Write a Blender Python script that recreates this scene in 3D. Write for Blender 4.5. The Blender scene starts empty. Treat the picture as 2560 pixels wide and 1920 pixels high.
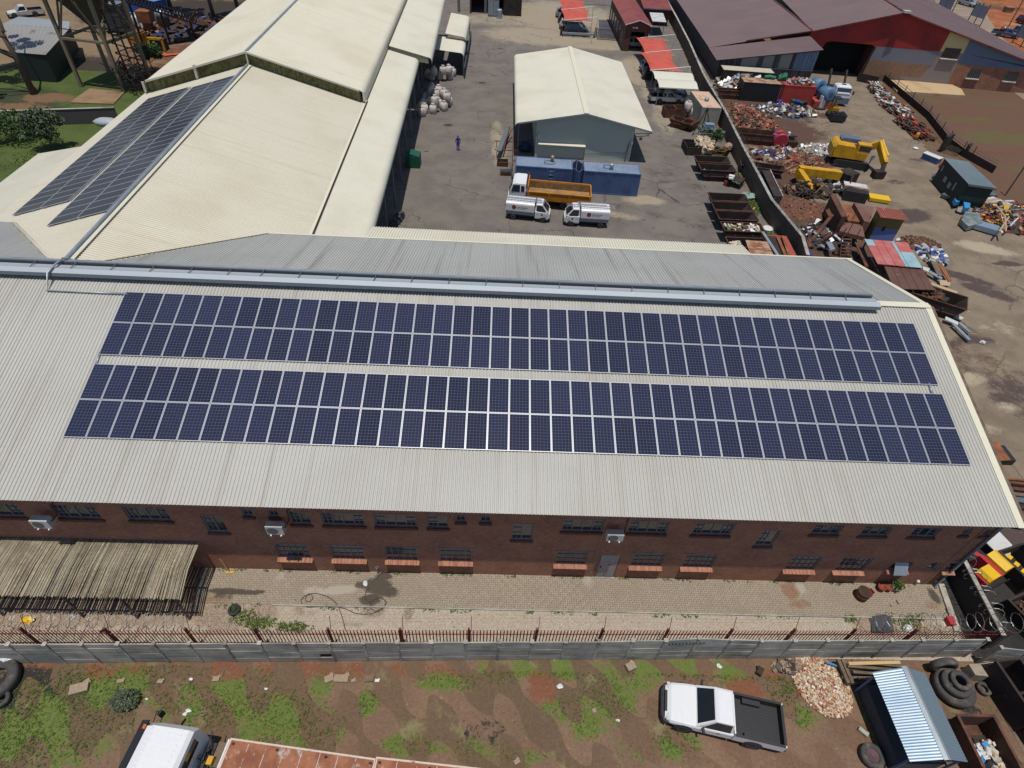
import bpy, bmesh, math, random
import numpy as np
from mathutils import Vector, Matrix, Euler
R_ = math.radians; PI = math.pi
scene = bpy.context.scene
COL = scene.collection
rng = random.Random(7)

# ------------------------------------------------------------------ camera (measured from the photograph)
FPX = 1472.06
CAM = Vector((20.10, -15.498, 29.42))
CROT = Euler((R_(45.706), R_(-2.953), R_(-0.129)), 'XYZ')
CM = CROT.to_matrix()
def G(x, y, z=0.0):
    """point of the world at height z that the surveyed photo position (x, y) shows"""
    d = CM @ Vector(((x-1280)/FPX, (960-y)/FPX, -1.0))
    t = (z - CAM.z)/d.z
    return CAM + d*t
def GY(x, y, yy=0.0):
    d = CM @ Vector(((x-1280)/FPX, (960-y)/FPX, -1.0))
    return CAM + d*((yy-CAM.y)/d.y)
def GP(x, y, p, n):
    d = CM @ Vector(((x-1280)/FPX, (960-y)/FPX, -1.0))
    n = Vector(n)
    return CAM + d*(n.dot(Vector(p)-CAM)/n.dot(d))
def zm(x0, y0, w):
    k = w/2212.0
    return lambda x, y, z=0.0: G(x0+x*k, y0+y*k, z)

# ------------------------------------------------------------------ mesh builder
class MB:
    def __init__(s): s.v=[]; s.f=[]; s.m=[]
    def add(s, vs, fs, m=0):
        o=len(s.v); s.v += [tuple(v) for v in vs]
        for f in fs: s.f.append(tuple(i+o for i in f)); s.m.append(m)
        return s
    def box(s, x0,x1,y0,y1,z0,z1, m=0):
        return s.add([(x0,y0,z0),(x1,y0,z0),(x1,y1,z0),(x0,y1,z0),(x0,y0,z1),(x1,y0,z1),(x1,y1,z1),(x0,y1,z1)],
            [(3,2,1,0),(4,5,6,7),(0,1,5,4),(1,2,6,5),(2,3,7,6),(3,0,4,7)], m)
    def obox(s, c, size, rz=0, m=0, rx=0, ry=0):
        M = Matrix.Translation(c) @ Euler((rx,ry,rz)).to_matrix().to_4x4()
        a,b,d = size[0]/2,size[1]/2,size[2]/2
        vs=[M@Vector(q) for q in [(-a,-b,-d),(a,-b,-d),(a,b,-d),(-a,b,-d),(-a,-b,d),(a,-b,d),(a,b,d),(-a,b,d)]]
        return s.add(vs,[(3,2,1,0),(4,5,6,7),(0,1,5,4),(1,2,6,5),(2,3,7,6),(3,0,4,7)],m)
    def beam(s, p, q, w=.05, h=None, m=0, up=(0,0,1)):
        p=Vector(p); q=Vector(q); h=w if h is None else h
        d=(q-p).normalized(); u=Vector(up)
        if abs(d.dot(u))>.98: u=Vector((0,1,0))
        a=d.cross(u).normalized()*w/2; b=a.cross(d).normalized()*h/2
        vs=[p-a-b,p+a-b,p+a+b,p-a+b,q-a-b,q+a-b,q+a+b,q-a+b]
        return s.add(vs,[(3,2,1,0),(4,5,6,7),(0,1,5,4),(1,2,6,5),(2,3,7,6),(3,0,4,7)],m)
    def tube(s, pts, r=.03, n=6, m=0, caps=True):
        pts=[Vector(p) for p in pts]; rings=[]
        for i,p in enumerate(pts):
            d=(pts[min(i+1,len(pts)-1)]-pts[max(i-1,0)]).normalized()
            u=Vector((0,0,1)) if abs(d.z)<.95 else Vector((1,0,0))
            a=d.cross(u).normalized(); b=a.cross(d).normalized()
            rr = r[i] if isinstance(r,(list,tuple)) else r
            rings.append([p+a*rr*math.cos(2*PI*k/n)+b*rr*math.sin(2*PI*k/n) for k in range(n)])
        return s.loft(rings, m=m, caps=caps)
    def loft(s, rings, m=0, caps=True, closed=True):
        n=len(rings[0]); vs=[v for r in rings for v in r]; fs=[]
        for i in range(len(rings)-1):
            for k in range(n if closed else n-1):
                k2=(k+1)%n
                fs.append((i*n+k,i*n+k2,(i+1)*n+k2,(i+1)*n+k))
        if caps:
            fs.append(tuple(range(n-1,-1,-1))); o=(len(rings)-1)*n; fs.append(tuple(range(o,o+n)))
        return s.add(vs,fs,m)
    def lathe(s, prof, c=(0,0,0), axis='z', n=12, m=0, caps=True):
        rings=[]
        for r,h in prof:
            ring=[]
            for k in range(n):
                a=2*PI*k/n; x,y=r*math.cos(a),r*math.sin(a)
                p={'z':(x,y,h),'y':(x,h,y),'x':(h,x,y)}[axis]
                ring.append((c[0]+p[0],c[1]+p[1],c[2]+p[2]))
            rings.append(ring)
        return s.loft(rings,m=m,caps=caps)
    def prism(s, poly, z0, z1, m=0):
        n=len(poly); vs=[(p[0],p[1],z0) for p in poly]+[(p[0],p[1],z1) for p in poly]
        return s.add(vs,[tuple(range(n-1,-1,-1)),tuple(range(n,2*n))]+[(i,(i+1)%n,n+(i+1)%n,n+i) for i in range(n)],m)
    def xprism(s, prof, y0, y1, m=0):
        """profile of (x, z) points extruded along y"""
        n=len(prof); vs=[(p[0],y0,p[1]) for p in prof]+[(p[0],y1,p[1]) for p in prof]
        return s.add(vs,[tuple(range(n)),tuple(range(2*n-1,n-1,-1))]+[(i+n,(i+1)%n+n,(i+1)%n,i) for i in range(n)],m)
    def poly(s, pts, m=0): return s.add(pts,[tuple(range(len(pts)))],m)
    def slab(s, pts, th, m=0):
        """flat or sloping sheet of thickness th (down)"""
        n=len(pts); vs=[Vector(p) for p in pts]+[Vector(p)-Vector((0,0,th)) for p in pts]
        return s.add(vs,[tuple(range(n)),tuple(range(2*n-1,n-1,-1))]+[((i+1)%n,i,n+i,n+(i+1)%n) for i in range(n)],m)
    def blob(s, c, rad, n=8, k=5, jit=.2, m=0, r=rng, flat=True):
        rings=[]
        for i in range(k+1):
            t=i/k; ph=-PI/2*(.75 if flat else 1)+t*(PI*(.875 if flat else 1)); 
            ring=[]
            for j in range(n):
                a=2*PI*(j+.5*(i%2))/n; q=1+r.uniform(-jit,jit)
                cr=max(.02,math.cos(ph))
                ring.append((c[0]+rad[0]*cr*math.cos(a)*q, c[1]+rad[1]*cr*math.sin(a)*q, c[2]+rad[2]*math.sin(ph)*q))
            rings.append(ring)
        return s.loft(rings,m=m)
    def corr(s, a, b, c, d, pitch=.1715, h=.036, prof='ibr', m=0, th=0):
        """corrugated sheet: eave a->b (across ribs), a->d and b->c up the slope"""
        a,b,c,d=[Vector(p) for p in (a,b,c,d)]
        L=(b-a).length; n=max(2,int(round(L/pitch)))
        nn=(b-a).cross(d-a).normalized()
        if nn.z<0: nn=-nn
        P=[(0,0),(.30,0),(.42,1),(.88,1)] if prof=='ibr' else [(0,0),(.25,.85),(.5,1),(.75,.85)]
        top=[];bot=[]
        for i in range(n):
            for t,k in P:
                f=min(1,(i+t)/n); top.append(d.lerp(c,f)+nn*h*k); bot.append(a.lerp(b,f)+nn*h*k)
        top.append(c.copy()); bot.append(b.copy()); N=len(top)
        return s.add(bot+top,[(i,i+1,N+i+1,N+i) for i in range(N-1)],m)
    def build(s, name, mats, parent=None, smooth=False, loc=None):
        me=bpy.data.meshes.new(name); me.from_pydata([tuple(v) for v in s.v],[],s.f)
        mats = mats if isinstance(mats,(list,tuple)) else [mats]
        for mt in mats: me.materials.append(mt)
        if any(s.m): me.polygons.foreach_set('material_index', s.m)
        if smooth: me.polygons.foreach_set('use_smooth',[True]*len(s.f))
        me.update()
        o=bpy.data.objects.new(name, me); COL.objects.link(o)
        if parent is not None: o.parent=parent
        if loc is not None: o.location=loc
        return o

def tag(o, label=None, cat=None, group=None, kind=None):
    if label: o['label']=label
    if cat: o['category']=cat
    if group: o['group']=group
    if kind: o['kind']=kind
    return o
def thing(name, label, cat, loc=(0,0,0), rz=0, group=None):
    o=bpy.data.objects.new(name, None); COL.objects.link(o); o.empty_display_size=.2
    o.location=loc; o.rotation_euler=(0,0,rz)
    return tag(o,label,cat,group)
def part(name, mb, mat, parent, smooth=False, label=None):
    o=mb.build(name, mat, parent, smooth)
    if label: o['label']=label
    return o
def solo(name, mb, mat, label, cat, group=None, smooth=False, kind=None, loc=None):
    return tag(mb.build(name, mat, None, smooth, loc), label, cat, group, kind)
def struct(name, mb, mat): return tag(mb.build(name, mat), kind='structure')
def dup(root, loc, rz=None, label=None, group=None):
    r=root.copy(); COL.objects.link(r); r.location=loc
    if rz is not None: r.rotation_euler=(0,0,rz)
    if label: r['label']=label
    if group: r['group']=group
    for ch in list(root.children):
        c=ch.copy(); COL.objects.link(c); c.parent=r
        for g in list(ch.children):
            q=g.copy(); COL.objects.link(q); q.parent=c
    return r
ORD=['first','second','third','fourth','fifth','sixth','seventh','eighth','ninth','tenth','eleventh','twelfth','thirteenth','fourteenth','fifteenth','sixteenth','seventeenth','eighteenth','nineteenth','twentieth','twenty-first','twenty-second','twenty-third','twenty-fourth','twenty-fifth']

# ------------------------------------------------------------------ materials
def lin(c): 
    c=c/255.0
    return c/12.92 if c<=.04045 else ((c+.055)/1.055)**2.4
def P(r,g,b,k=1.5):
    """surface colour of something that looks (r,g,b) in full sun"""
    return tuple(min(.9,lin(x)/k) for x in (r,g,b))+(1,)
def _mix(nt, fac, a, b, blend='MIX'):
    n=nt.nodes.new('ShaderNodeMix'); n.data_type='RGBA'; n.blend_type=blend
    for k,v in ((0,fac),(6,a),(7,b)):
        if isinstance(v,bpy.types.NodeSocket): nt.links.new(v,n.inputs[k])
        else: n.inputs[k].default_value=v
    return n.outputs[2]
def _noise(nt, vec, scale, detail=3, rough=.55):
    n=nt.nodes.new('ShaderNodeTexNoise'); n.inputs['Scale'].default_value=scale
    n.inputs['Detail'].default_value=detail; n.inputs['Roughness'].default_value=rough
    nt.links.new(vec,n.inputs['Vector']); return n.outputs[0]
def _ramp(nt, fac, lo, hi):
    n=nt.nodes.new('ShaderNodeMapRange'); n.interpolation_type='SMOOTHSTEP'
    n.inputs[1].default_value=lo; n.inputs[2].default_value=hi; nt.links.new(fac,n.inputs[0]); return n.outputs[0]
def _math(nt, op, a, b=None):
    n=nt.nodes.new('ShaderNodeMath'); n.operation=op
    for k,v in ((0,a),(1,b)):
        if v is None: continue
        if isinstance(v,bpy.types.NodeSocket): nt.links.new(v,n.inputs[k])
        else: n.inputs[k].default_value=v
    return n.outputs[0]
def _scale(nt, vec, s):
    n=nt.nodes.new('ShaderNodeVectorMath'); n.operation='MULTIPLY'; n.inputs[1].default_value=s
    nt.links.new(vec,n.inputs[0]); return n.outputs[0]
def newmat(name):
    m=bpy.data.materials.new(name); m.use_nodes=True; nt=m.node_tree; nt.nodes.clear()
    o=nt.nodes.new('ShaderNodeOutputMaterial'); b=nt.nodes.new('ShaderNodeBsdfPrincipled')
    nt.links.new(b.outputs[0],o.inputs[0]); return m,nt,b
def wpos(nt): return nt.nodes.new('ShaderNodeNewGeometry').outputs['Position']
def M(name, col, rough=.75, metal=0, var=None, spots=None, streak=None, fine=.12, bump=None, spec=.4, coat=0, aniso=None):
    """col base; var=(col2,scale,lo,hi) broad patches; spots likewise, small; streak=(col,(sx,sy,sz),lo,hi) stretched runs"""
    m,nt,b=newmat(name); pos=wpos(nt); c=col
    if var: c=_mix(nt,_ramp(nt,_noise(nt,pos,var[1],4),var[2],var[3]),c,var[0])
    if streak: c=_mix(nt,_ramp(nt,_noise(nt,_scale(nt,pos,streak[1]),1.0,4),streak[2],streak[3]),c,streak[0])
    if spots: c=_mix(nt,_ramp(nt,_noise(nt,pos,spots[1],5,.65),spots[2],spots[3]),c,spots[0])
    if fine:
        v=_ramp(nt,_noise(nt,pos,9,5,.7),.25,.75)
        n=nt.nodes.new('ShaderNodeMapRange'); n.inputs[3].default_value=1-fine; n.inputs[4].default_value=1+fine; nt.links.new(v,n.inputs[0])
        g=nt.nodes.new('ShaderNodeCombineColor'); [nt.links.new(n.outputs[0],g.inputs[i]) for i in range(3)]
        c=_mix(nt,1.0,c,g.outputs[0],'MULTIPLY')
    if isinstance(c,tuple): b.inputs['Base Color'].default_value=c
    else: nt.links.new(c,b.inputs['Base Color'])
    b.inputs['Roughness'].default_value=rough; b.inputs['Metallic'].default_value=metal
    b.inputs['Specular IOR Level'].default_value=spec
    if coat: b.inputs['Coat Weight'].default_value=coat; b.inputs['Coat Roughness'].default_value=.08
    if bump:
        bn=nt.nodes.new('ShaderNodeBump'); bn.inputs['Strength'].default_value=bump[1]; bn.inputs['Distance'].default_value=bump[2] if len(bump)>2 else .03
        nt.links.new(_noise(nt,pos,bump[0],5,.65),bn.inputs['Height']); nt.links.new(bn.outputs[0],b.inputs['Normal'])
    return m

RUST=P(128,72,46)
MT={}
def mats():
    T=MT
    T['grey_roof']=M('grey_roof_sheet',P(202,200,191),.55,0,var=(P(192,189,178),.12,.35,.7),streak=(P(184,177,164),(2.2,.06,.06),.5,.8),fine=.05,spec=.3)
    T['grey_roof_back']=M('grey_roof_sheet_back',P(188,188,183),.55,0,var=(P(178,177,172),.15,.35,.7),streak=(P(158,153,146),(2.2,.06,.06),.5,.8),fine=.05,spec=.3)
    T['cream']=M('cream_roof_sheet',P(236,229,208),.6,0,var=(P(226,217,190),.16,.42,.75),streak=(P(226,212,182),(.08,2.4,.08),.52,.8),spots=(P(150,140,120),.9,.70,.80),fine=.04,spec=.25)
    T['cream_clean']=M('cream_sheet',P(232,228,208),.6,0,var=(P(222,216,194),.25,.4,.75),fine=.04,spec=.25)
    T['cream_flash']=M('cream_flashing',P(238,232,206),.55,fine=.04)
    T['galv']=M('galvanised_steel',P(176,184,190),.42,.35,var=(P(158,168,176),1.2,.35,.7),fine=.06)
    T['galv_dark']=M('galvanised_steel_dull',P(120,128,134),.5,.4,fine=.1)
    T['ventlouvre']=M('translucent_cladding',P(140,138,84),.7,var=(P(96,92,56),3,.4,.65),streak=(P(175,172,120),(5,5,.2),.5,.75))
    T['brickpale']=None
    T['alu']=M('aluminium_frame',P(214,216,220),.4,.5,fine=.04)
    T['white']=M('white_paint',P(236,236,236,1.35),.35,fine=.03,coat=.35)
    T['white_d']=M('dusty_white_paint',P(214,214,212,1.4),.5,fine=.07,var=(P(196,192,184),.8,.4,.7))
    T['plastic_white']=M('white_plastic',P(228,228,226,1.4),.45,fine=.04)
    T['grey_steel']=M('grey_painted_steel',P(120,126,132),.5,fine=.1)
    T['black']=M('black_plastic',(.018,.018,.02,1),.5,fine=.1)
    T['tyre']=M('tyre_rubber',(.028,.027,.027,1),.85,fine=.25,bump=(30,.3))
    T['rim']=M('wheel_rim',P(170,172,176),.4,.6)
    T['glass']=M('vehicle_glass',(.012,.018,.026,1),.06,fine=0,spec=.9)
    T['pane']=M('window_pane',(.03,.035,.04,1),.08,fine=0,spec=.8)
    T['wframe']=M('steel_window_frame',P(128,132,138,1.3),.5,fine=.06)
    T['rust']=M('rusty_steel',P(118,78,58),.85,.1,var=(P(86,60,50),1.3,.35,.65),spots=(P(166,98,54),4,.58,.75),fine=.2,bump=(18,.25))
    T['rust_dark']=M('dark_rusty_steel',P(72,58,52),.85,.1,var=(P(54,46,44),1.1,.35,.65),spots=(P(120,76,52),3,.62,.8),fine=.2)
    T['rust_orange']=M('orange_rust_plate',P(166,104,62),.85,.1,var=(P(130,82,58),1.2,.35,.65),spots=(P(196,180,160),2.4,.66,.78),fine=.15)
    T['rust_pale']=M('worn_rusty_sheet',P(186,150,120),.8,.1,var=(P(150,92,60),.9,.45,.6),streak=(P(206,196,178),(.8,6,3),.52,.66),fine=.15)
    T['maroon']=M('maroon_steel',P(124,58,52,1.2),.6,fine=.15,var=(P(90,38,36),.8,.4,.7))
    T['maroon_roof']=M('maroon_roof_sheet',P(118,94,94),.6,fine=.05,var=(P(108,86,88),.15,.35,.7),streak=(P(130,102,98),(.05,1.8,.05),.52,.75))
    T['redpaint']=M('faded_red_paint',P(190,84,72),.6,fine=.1,var=(P(170,80,76),.6,.4,.7))
    T['redwall']=M('red_wall_cladding',P(150,38,36,1.1),.6,fine=.08,var=(P(120,32,32,1.1),.3,.4,.7))
    T['yellow']=M('yellow_machine_paint',P(226,170,28),.5,fine=.1,var=(P(196,140,30),1.1,.4,.7),spots=(P(110,78,40),2.6,.66,.74))
    T['yellowc']=M('bright_yellow_paint',P(244,196,30),.45,fine=.06,spots=(P(120,96,40),3,.68,.74))
    T['blue_cont']=M('blue_container_paint',P(74,94,130,.95),.6,fine=.12,var=(P(62,78,112,.95),.6,.4,.7),spots=(P(130,140,160),4,.72,.8))
    T['blue_roof']=M('blue_grey_container_roof',P(142,158,178),.55,fine=.08,var=(P(126,140,160),.7,.4,.7))
    T['orange']=M('orange_truck_paint',P(214,140,34),.5,fine=.1,var=(P(190,118,36),1,.4,.7))
    T['bedfloor']=M('dusty_truck_bed',P(176,138,84),.85,fine=.12,var=(P(140,112,82),1.4,.4,.65),spots=(P(120,96,74),3,.6,.7))
    T['concrete']=M('precast_concrete',P(150,147,138,.85),.9,fine=.12,var=(P(116,114,108,.85),.7,.35,.7),streak=(P(104,100,96,.85),(.5,.5,4),.5,.75),bump=(22,.2))
    T['concrete_post']=M('concrete_post',P(164,158,146,1.0),.9,fine=.12,var=(P(128,122,112),1.2,.35,.7))
    T['wall_plaster']=M('plastered_boundary_wall',P(118,98,80),.9,fine=.1,var=(P(92,80,72),.25,.35,.7),streak=(P(76,70,64),(.3,.3,2),.5,.75))
    T['reed']=M('reed_pole',P(180,168,142),.9,fine=.2,var=(P(150,138,116),.9,.35,.7),spots=(P(196,184,152),5,.5,.7))
    T['reed2']=M('weathered_reed_pole',P(150,142,124),.9,fine=.2,var=(P(120,108,90),.9,.35,.7))
    T['wood']=M('weathered_timber',P(132,112,92),.9,fine=.18,var=(P(104,90,78),2,.35,.7))
    T['newwood']=M('new_pine_plank',P(214,182,128),.8,fine=.1)
    T['plank']=M('pale_plank',P(196,172,138),.85,fine=.12)
    T['net']=M('red_shade_net',P(212,96,78),.9,fine=.05,var=(P(196,84,70),.5,.4,.7))
    T['redtile']=M('red_tiled_roof',P(150,74,70),.7,fine=.12,var=(P(130,66,66),.6,.4,.7))
    T['bag']=M('white_woven_bulk_bag',P(226,216,206,1.4),.8,fine=.1,var=(P(196,186,178),1.4,.4,.65))
    T['cloth']=M('crumpled_sheeting',P(226,206,176,1.4),.85,fine=.12,var=(P(190,164,132),1.2,.4,.65))
    T['green']=M('green_painted_steel',P(24,96,72),.6,fine=.1)
    T['darkgreen']=M('dark_green_wall',P(36,52,46),.7,fine=.12)
    T['shed_roof']=M('blue_grey_shed_roof',P(98,118,126),.5,fine=.06,var=(P(88,106,116),.4,.4,.7))
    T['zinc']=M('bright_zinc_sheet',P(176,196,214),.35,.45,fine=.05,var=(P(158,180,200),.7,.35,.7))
    T['zinc_side']=T['zinc']
    T['bluedrum']=M('blue_plastic_drum',P(44,70,160),.5,fine=.06)
    T['bluetank']=M('pale_blue_tank_paint',P(104,142,172),.55,fine=.08,var=(P(84,120,152),.7,.4,.7))
    T['bluesheet']=M('bright_blue_plastic',P(70,156,214),.5,fine=.05)
    T['overall']=M('blue_work_overall',P(40,56,168),.85,fine=.12)
    T['skin']=M('brown_skin',P(112,76,56),.6,fine=.05)
    T['hair']=M('black_hair',(.012,.011,.01,1),.8,fine=.1)
    T['leaf']=M('leaf_green',P(92,128,52),.7,fine=.3,var=(P(66,98,40),2,.35,.65))
    T['leaf_dark']=M('dark_leaf_green',P(62,84,44),.7,fine=.3,var=(P(46,64,36),1.2,.35,.65))
    T['leaf_grey']=M('grey_green_leaf',P(118,128,100),.7,fine=.25,var=(P(92,104,76),2,.35,.65))
    T['bark']=M('tree_bark',P(104,92,80),.9,fine=.2,bump=(14,.5))
    T['terracotta']=M('terracotta_pot',P(150,74,54),.8,fine=.1)
    T['rubble']=[M('broken_brick_pale',P(224,206,178),.9,fine=.15),M('broken_brick_tan',P(196,160,124),.9,fine=.15),M('broken_brick_red',P(170,92,66),.9,fine=.15),M('plaster_white',P(236,230,220),.9,fine=.1)]
    T['scrap']=[M('scrap_brown_rust',P(118,78,58),.85,fine=.25),M('scrap_dark',P(66,56,52),.8,fine=.2),M('scrap_tan',P(168,140,112),.85,fine=.2),M('scrap_pale_metal',P(206,206,204),.4,.4,fine=.1),M('scrap_white',P(232,232,228),.6,fine=.08),M('scrap_red',P(186,70,48),.7,fine=.15),M('scrap_blue',P(62,86,150),.6,fine=.15),M('scrap_yellow',P(220,170,50),.6,fine=.15)]
    T['pvc']=M('white_pvc_pipe',P(232,228,216,1.4),.45,fine=.04)
    T['hose']=M('dark_rubber_hose',P(80,72,62),.7,fine=.08)
    T['redplastic']=M('red_plastic',P(196,52,66),.5,fine=.08)
    T['wire']=M('razor_wire_steel',P(168,168,162),.4,.6,fine=.08)
    T['wire_dark']=M('rusted_razor_wire',P(120,112,100),.5,.5,fine=.1)
    T['sill']=M('face_brick_sill',P(192,134,104),.85,fine=.14,streak=(P(158,104,80),(14,1,1),.45,.6))
    T['door']=M('weathered_steel_door',P(150,142,142,1.1),.6,fine=.1,spots=(RUST,2.4,.63,.72),var=(P(170,164,164,1.1),.8,.4,.7))
    T['poster']=M('grey_sign_board',P(140,150,164),.5,fine=.06)
    T['tarp']=M('dark_tarpaulin',P(72,74,80),.8,fine=.15)
    T['stone']=M('rough_stone',P(170,150,128),.9,fine=.2)
    T['brownroof']=M('brown_roof_sheet',P(112,78,64),.7,fine=.1,var=(P(98,66,56),.7,.4,.7),spots=(P(176,150,130),2.2,.68,.74))
    T['palered']=M('worn_red_sheet',P(196,104,96),.65,fine=.08,var=(P(200,128,122),.9,.4,.65))
    T['paleblue']=M('pale_blue_sheet',P(164,196,204),.6,fine=.07,var=(P(150,180,186),.9,.4,.65))
    T['panel']=None
mats()

def brick_mat(name, c1, c2, mortar, scale=1.0, along='x', dark=None):
    m,nt,b=newmat(name); pos=wpos(nt)
    sep=nt.nodes.new('ShaderNodeSeparateXYZ'); nt.links.new(pos,sep.inputs[0])
    cb=nt.nodes.new('ShaderNodeCombineXYZ')
    nt.links.new(_math(nt,'ADD',sep.outputs[0],sep.outputs[1]),cb.inputs[0]); nt.links.new(sep.outputs[2],cb.inputs[1])
    br=nt.nodes.new('ShaderNodeTexBrick'); nt.links.new(cb.outputs[0],br.inputs[0])
    br.inputs['Color1'].default_value=c1; br.inputs['Color2'].default_value=c2; br.inputs['Mortar'].default_value=mortar
    br.inputs['Scale'].default_value=scale; br.inputs['Mortar Size'].default_value=.012; br.inputs['Bias'].default_value=0
    br.inputs['Brick Width'].default_value=.23; br.inputs['Row Height'].default_value=.085
    c=_mix(nt,_ramp(nt,_noise(nt,pos,.7,4),.35,.7),br.outputs[0],_mix(nt,.45,br.outputs[0],dark or c2))
    c=_mix(nt,_ramp(nt,_noise(nt,_scale(nt,pos,(4,4,12)),1.0,4,.7),.45,.7),c,_mix(nt,.5,c,(c1[0]*1.9,c1[1]*1.6,c1[2]*1.4,1)))
    nt.links.new(c,b.inputs['Base Color']); b.inputs['Roughness'].default_value=.9
    bn=nt.nodes.new('ShaderNodeBump'); bn.inputs['Strength'].default_value=.4; bn.inputs['Distance'].default_value=.01
    nt.links.new(br.outputs[1],bn.inputs['Height']); bn.invert=True; nt.links.new(bn.outputs[0],b.inputs['Normal'])
    return m
MT['brick']=brick_mat('brown_face_brick',P(150,98,72,1.0),P(120,78,60,1.0),P(140,116,98,1.0),dark=P(92,62,54,1.0))
MT['brick_dark']=brick_mat('dark_face_brick',P(112,66,54),P(92,54,46),P(100,80,70),dark=P(70,44,40))
MT['brick_tan']=brick_mat('tan_stock_brick',P(166,128,96),P(142,106,80),P(150,130,108),dark=P(124,96,78))

# ------------------------------------------------------------------ painted ground sheets
def sheet(name, x0,x1,y0,y1, z, res, mat, fn=None, clip=None, height=None):
    nx=max(2,int((x1-x0)/res)+1); ny=max(2,int((y1-y0)/res)+1)
    X,Y=np.meshgrid(np.linspace(x0,x1,nx),np.linspace(y0,y1,ny))
    Zv=np.full_like(X,z) if height is None else z+height(X,Y)
    me=bpy.data.meshes.new(name)
    vs=np.stack([X.ravel(),Y.ravel(),Zv.ravel()],1)
    i=np.arange((nx-1)*(ny-1)); r=i//(nx-1); c=i%(nx-1); a=r*nx+c
    F=np.stack([a,a+1,a+nx+1,a+nx],1)
    if clip is not None:
        cx=(X[:-1,:-1]+X[1:,1:]).ravel()/2; cy=(Y[:-1,:-1]+Y[1:,1:]).ravel()/2
        F=F[clip(cx,cy)]
    me.from_pydata(vs.tolist(),[],F.tolist())
    if fn is not None:
        a=me.color_attributes.new('mask','FLOAT_COLOR','POINT')
        d=np.ones((nx*ny,4),np.float32); m3=fn(X.ravel(),Y.ravel())
        for k in range(3): d[:,k]=np.clip(m3[k],0,1)
        a.data.foreach_set('color',d.ravel())
    me.materials.append(mat); me.update()
    o=bpy.data.objects.new(name,me); COL.objects.link(o); o['kind']='structure'; return o
def inpoly(px,py,poly):
    ins=np.zeros(px.shape,bool); n=len(poly)
    for i in range(n):
        xa,ya=poly[i][:2]; xb,yb=poly[(i+1)%n][:2]
        if ya==yb: continue
        c=((ya>py)!=(yb>py))&(px<(xb-xa)*(py-ya)/(yb-ya)+xa); ins^=c
    return ins
def blobs(X,Y,lst):
    o=np.zeros_like(X)
    for b in lst:
        x,y,rx,ry=b[:4]; a=b[4] if len(b)>4 else 0; w=b[5] if len(b)>5 else 1
        dx=X-x; dy=Y-y; ca,sa=math.cos(a),math.sin(a)
        u=(dx*ca+dy*sa)/rx; v=(-dx*sa+dy*ca)/ry
        o=np.maximum(o,w*np.clip(1.6-np.sqrt(u*u+v*v)*1.1,0,1))
    return o
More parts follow.
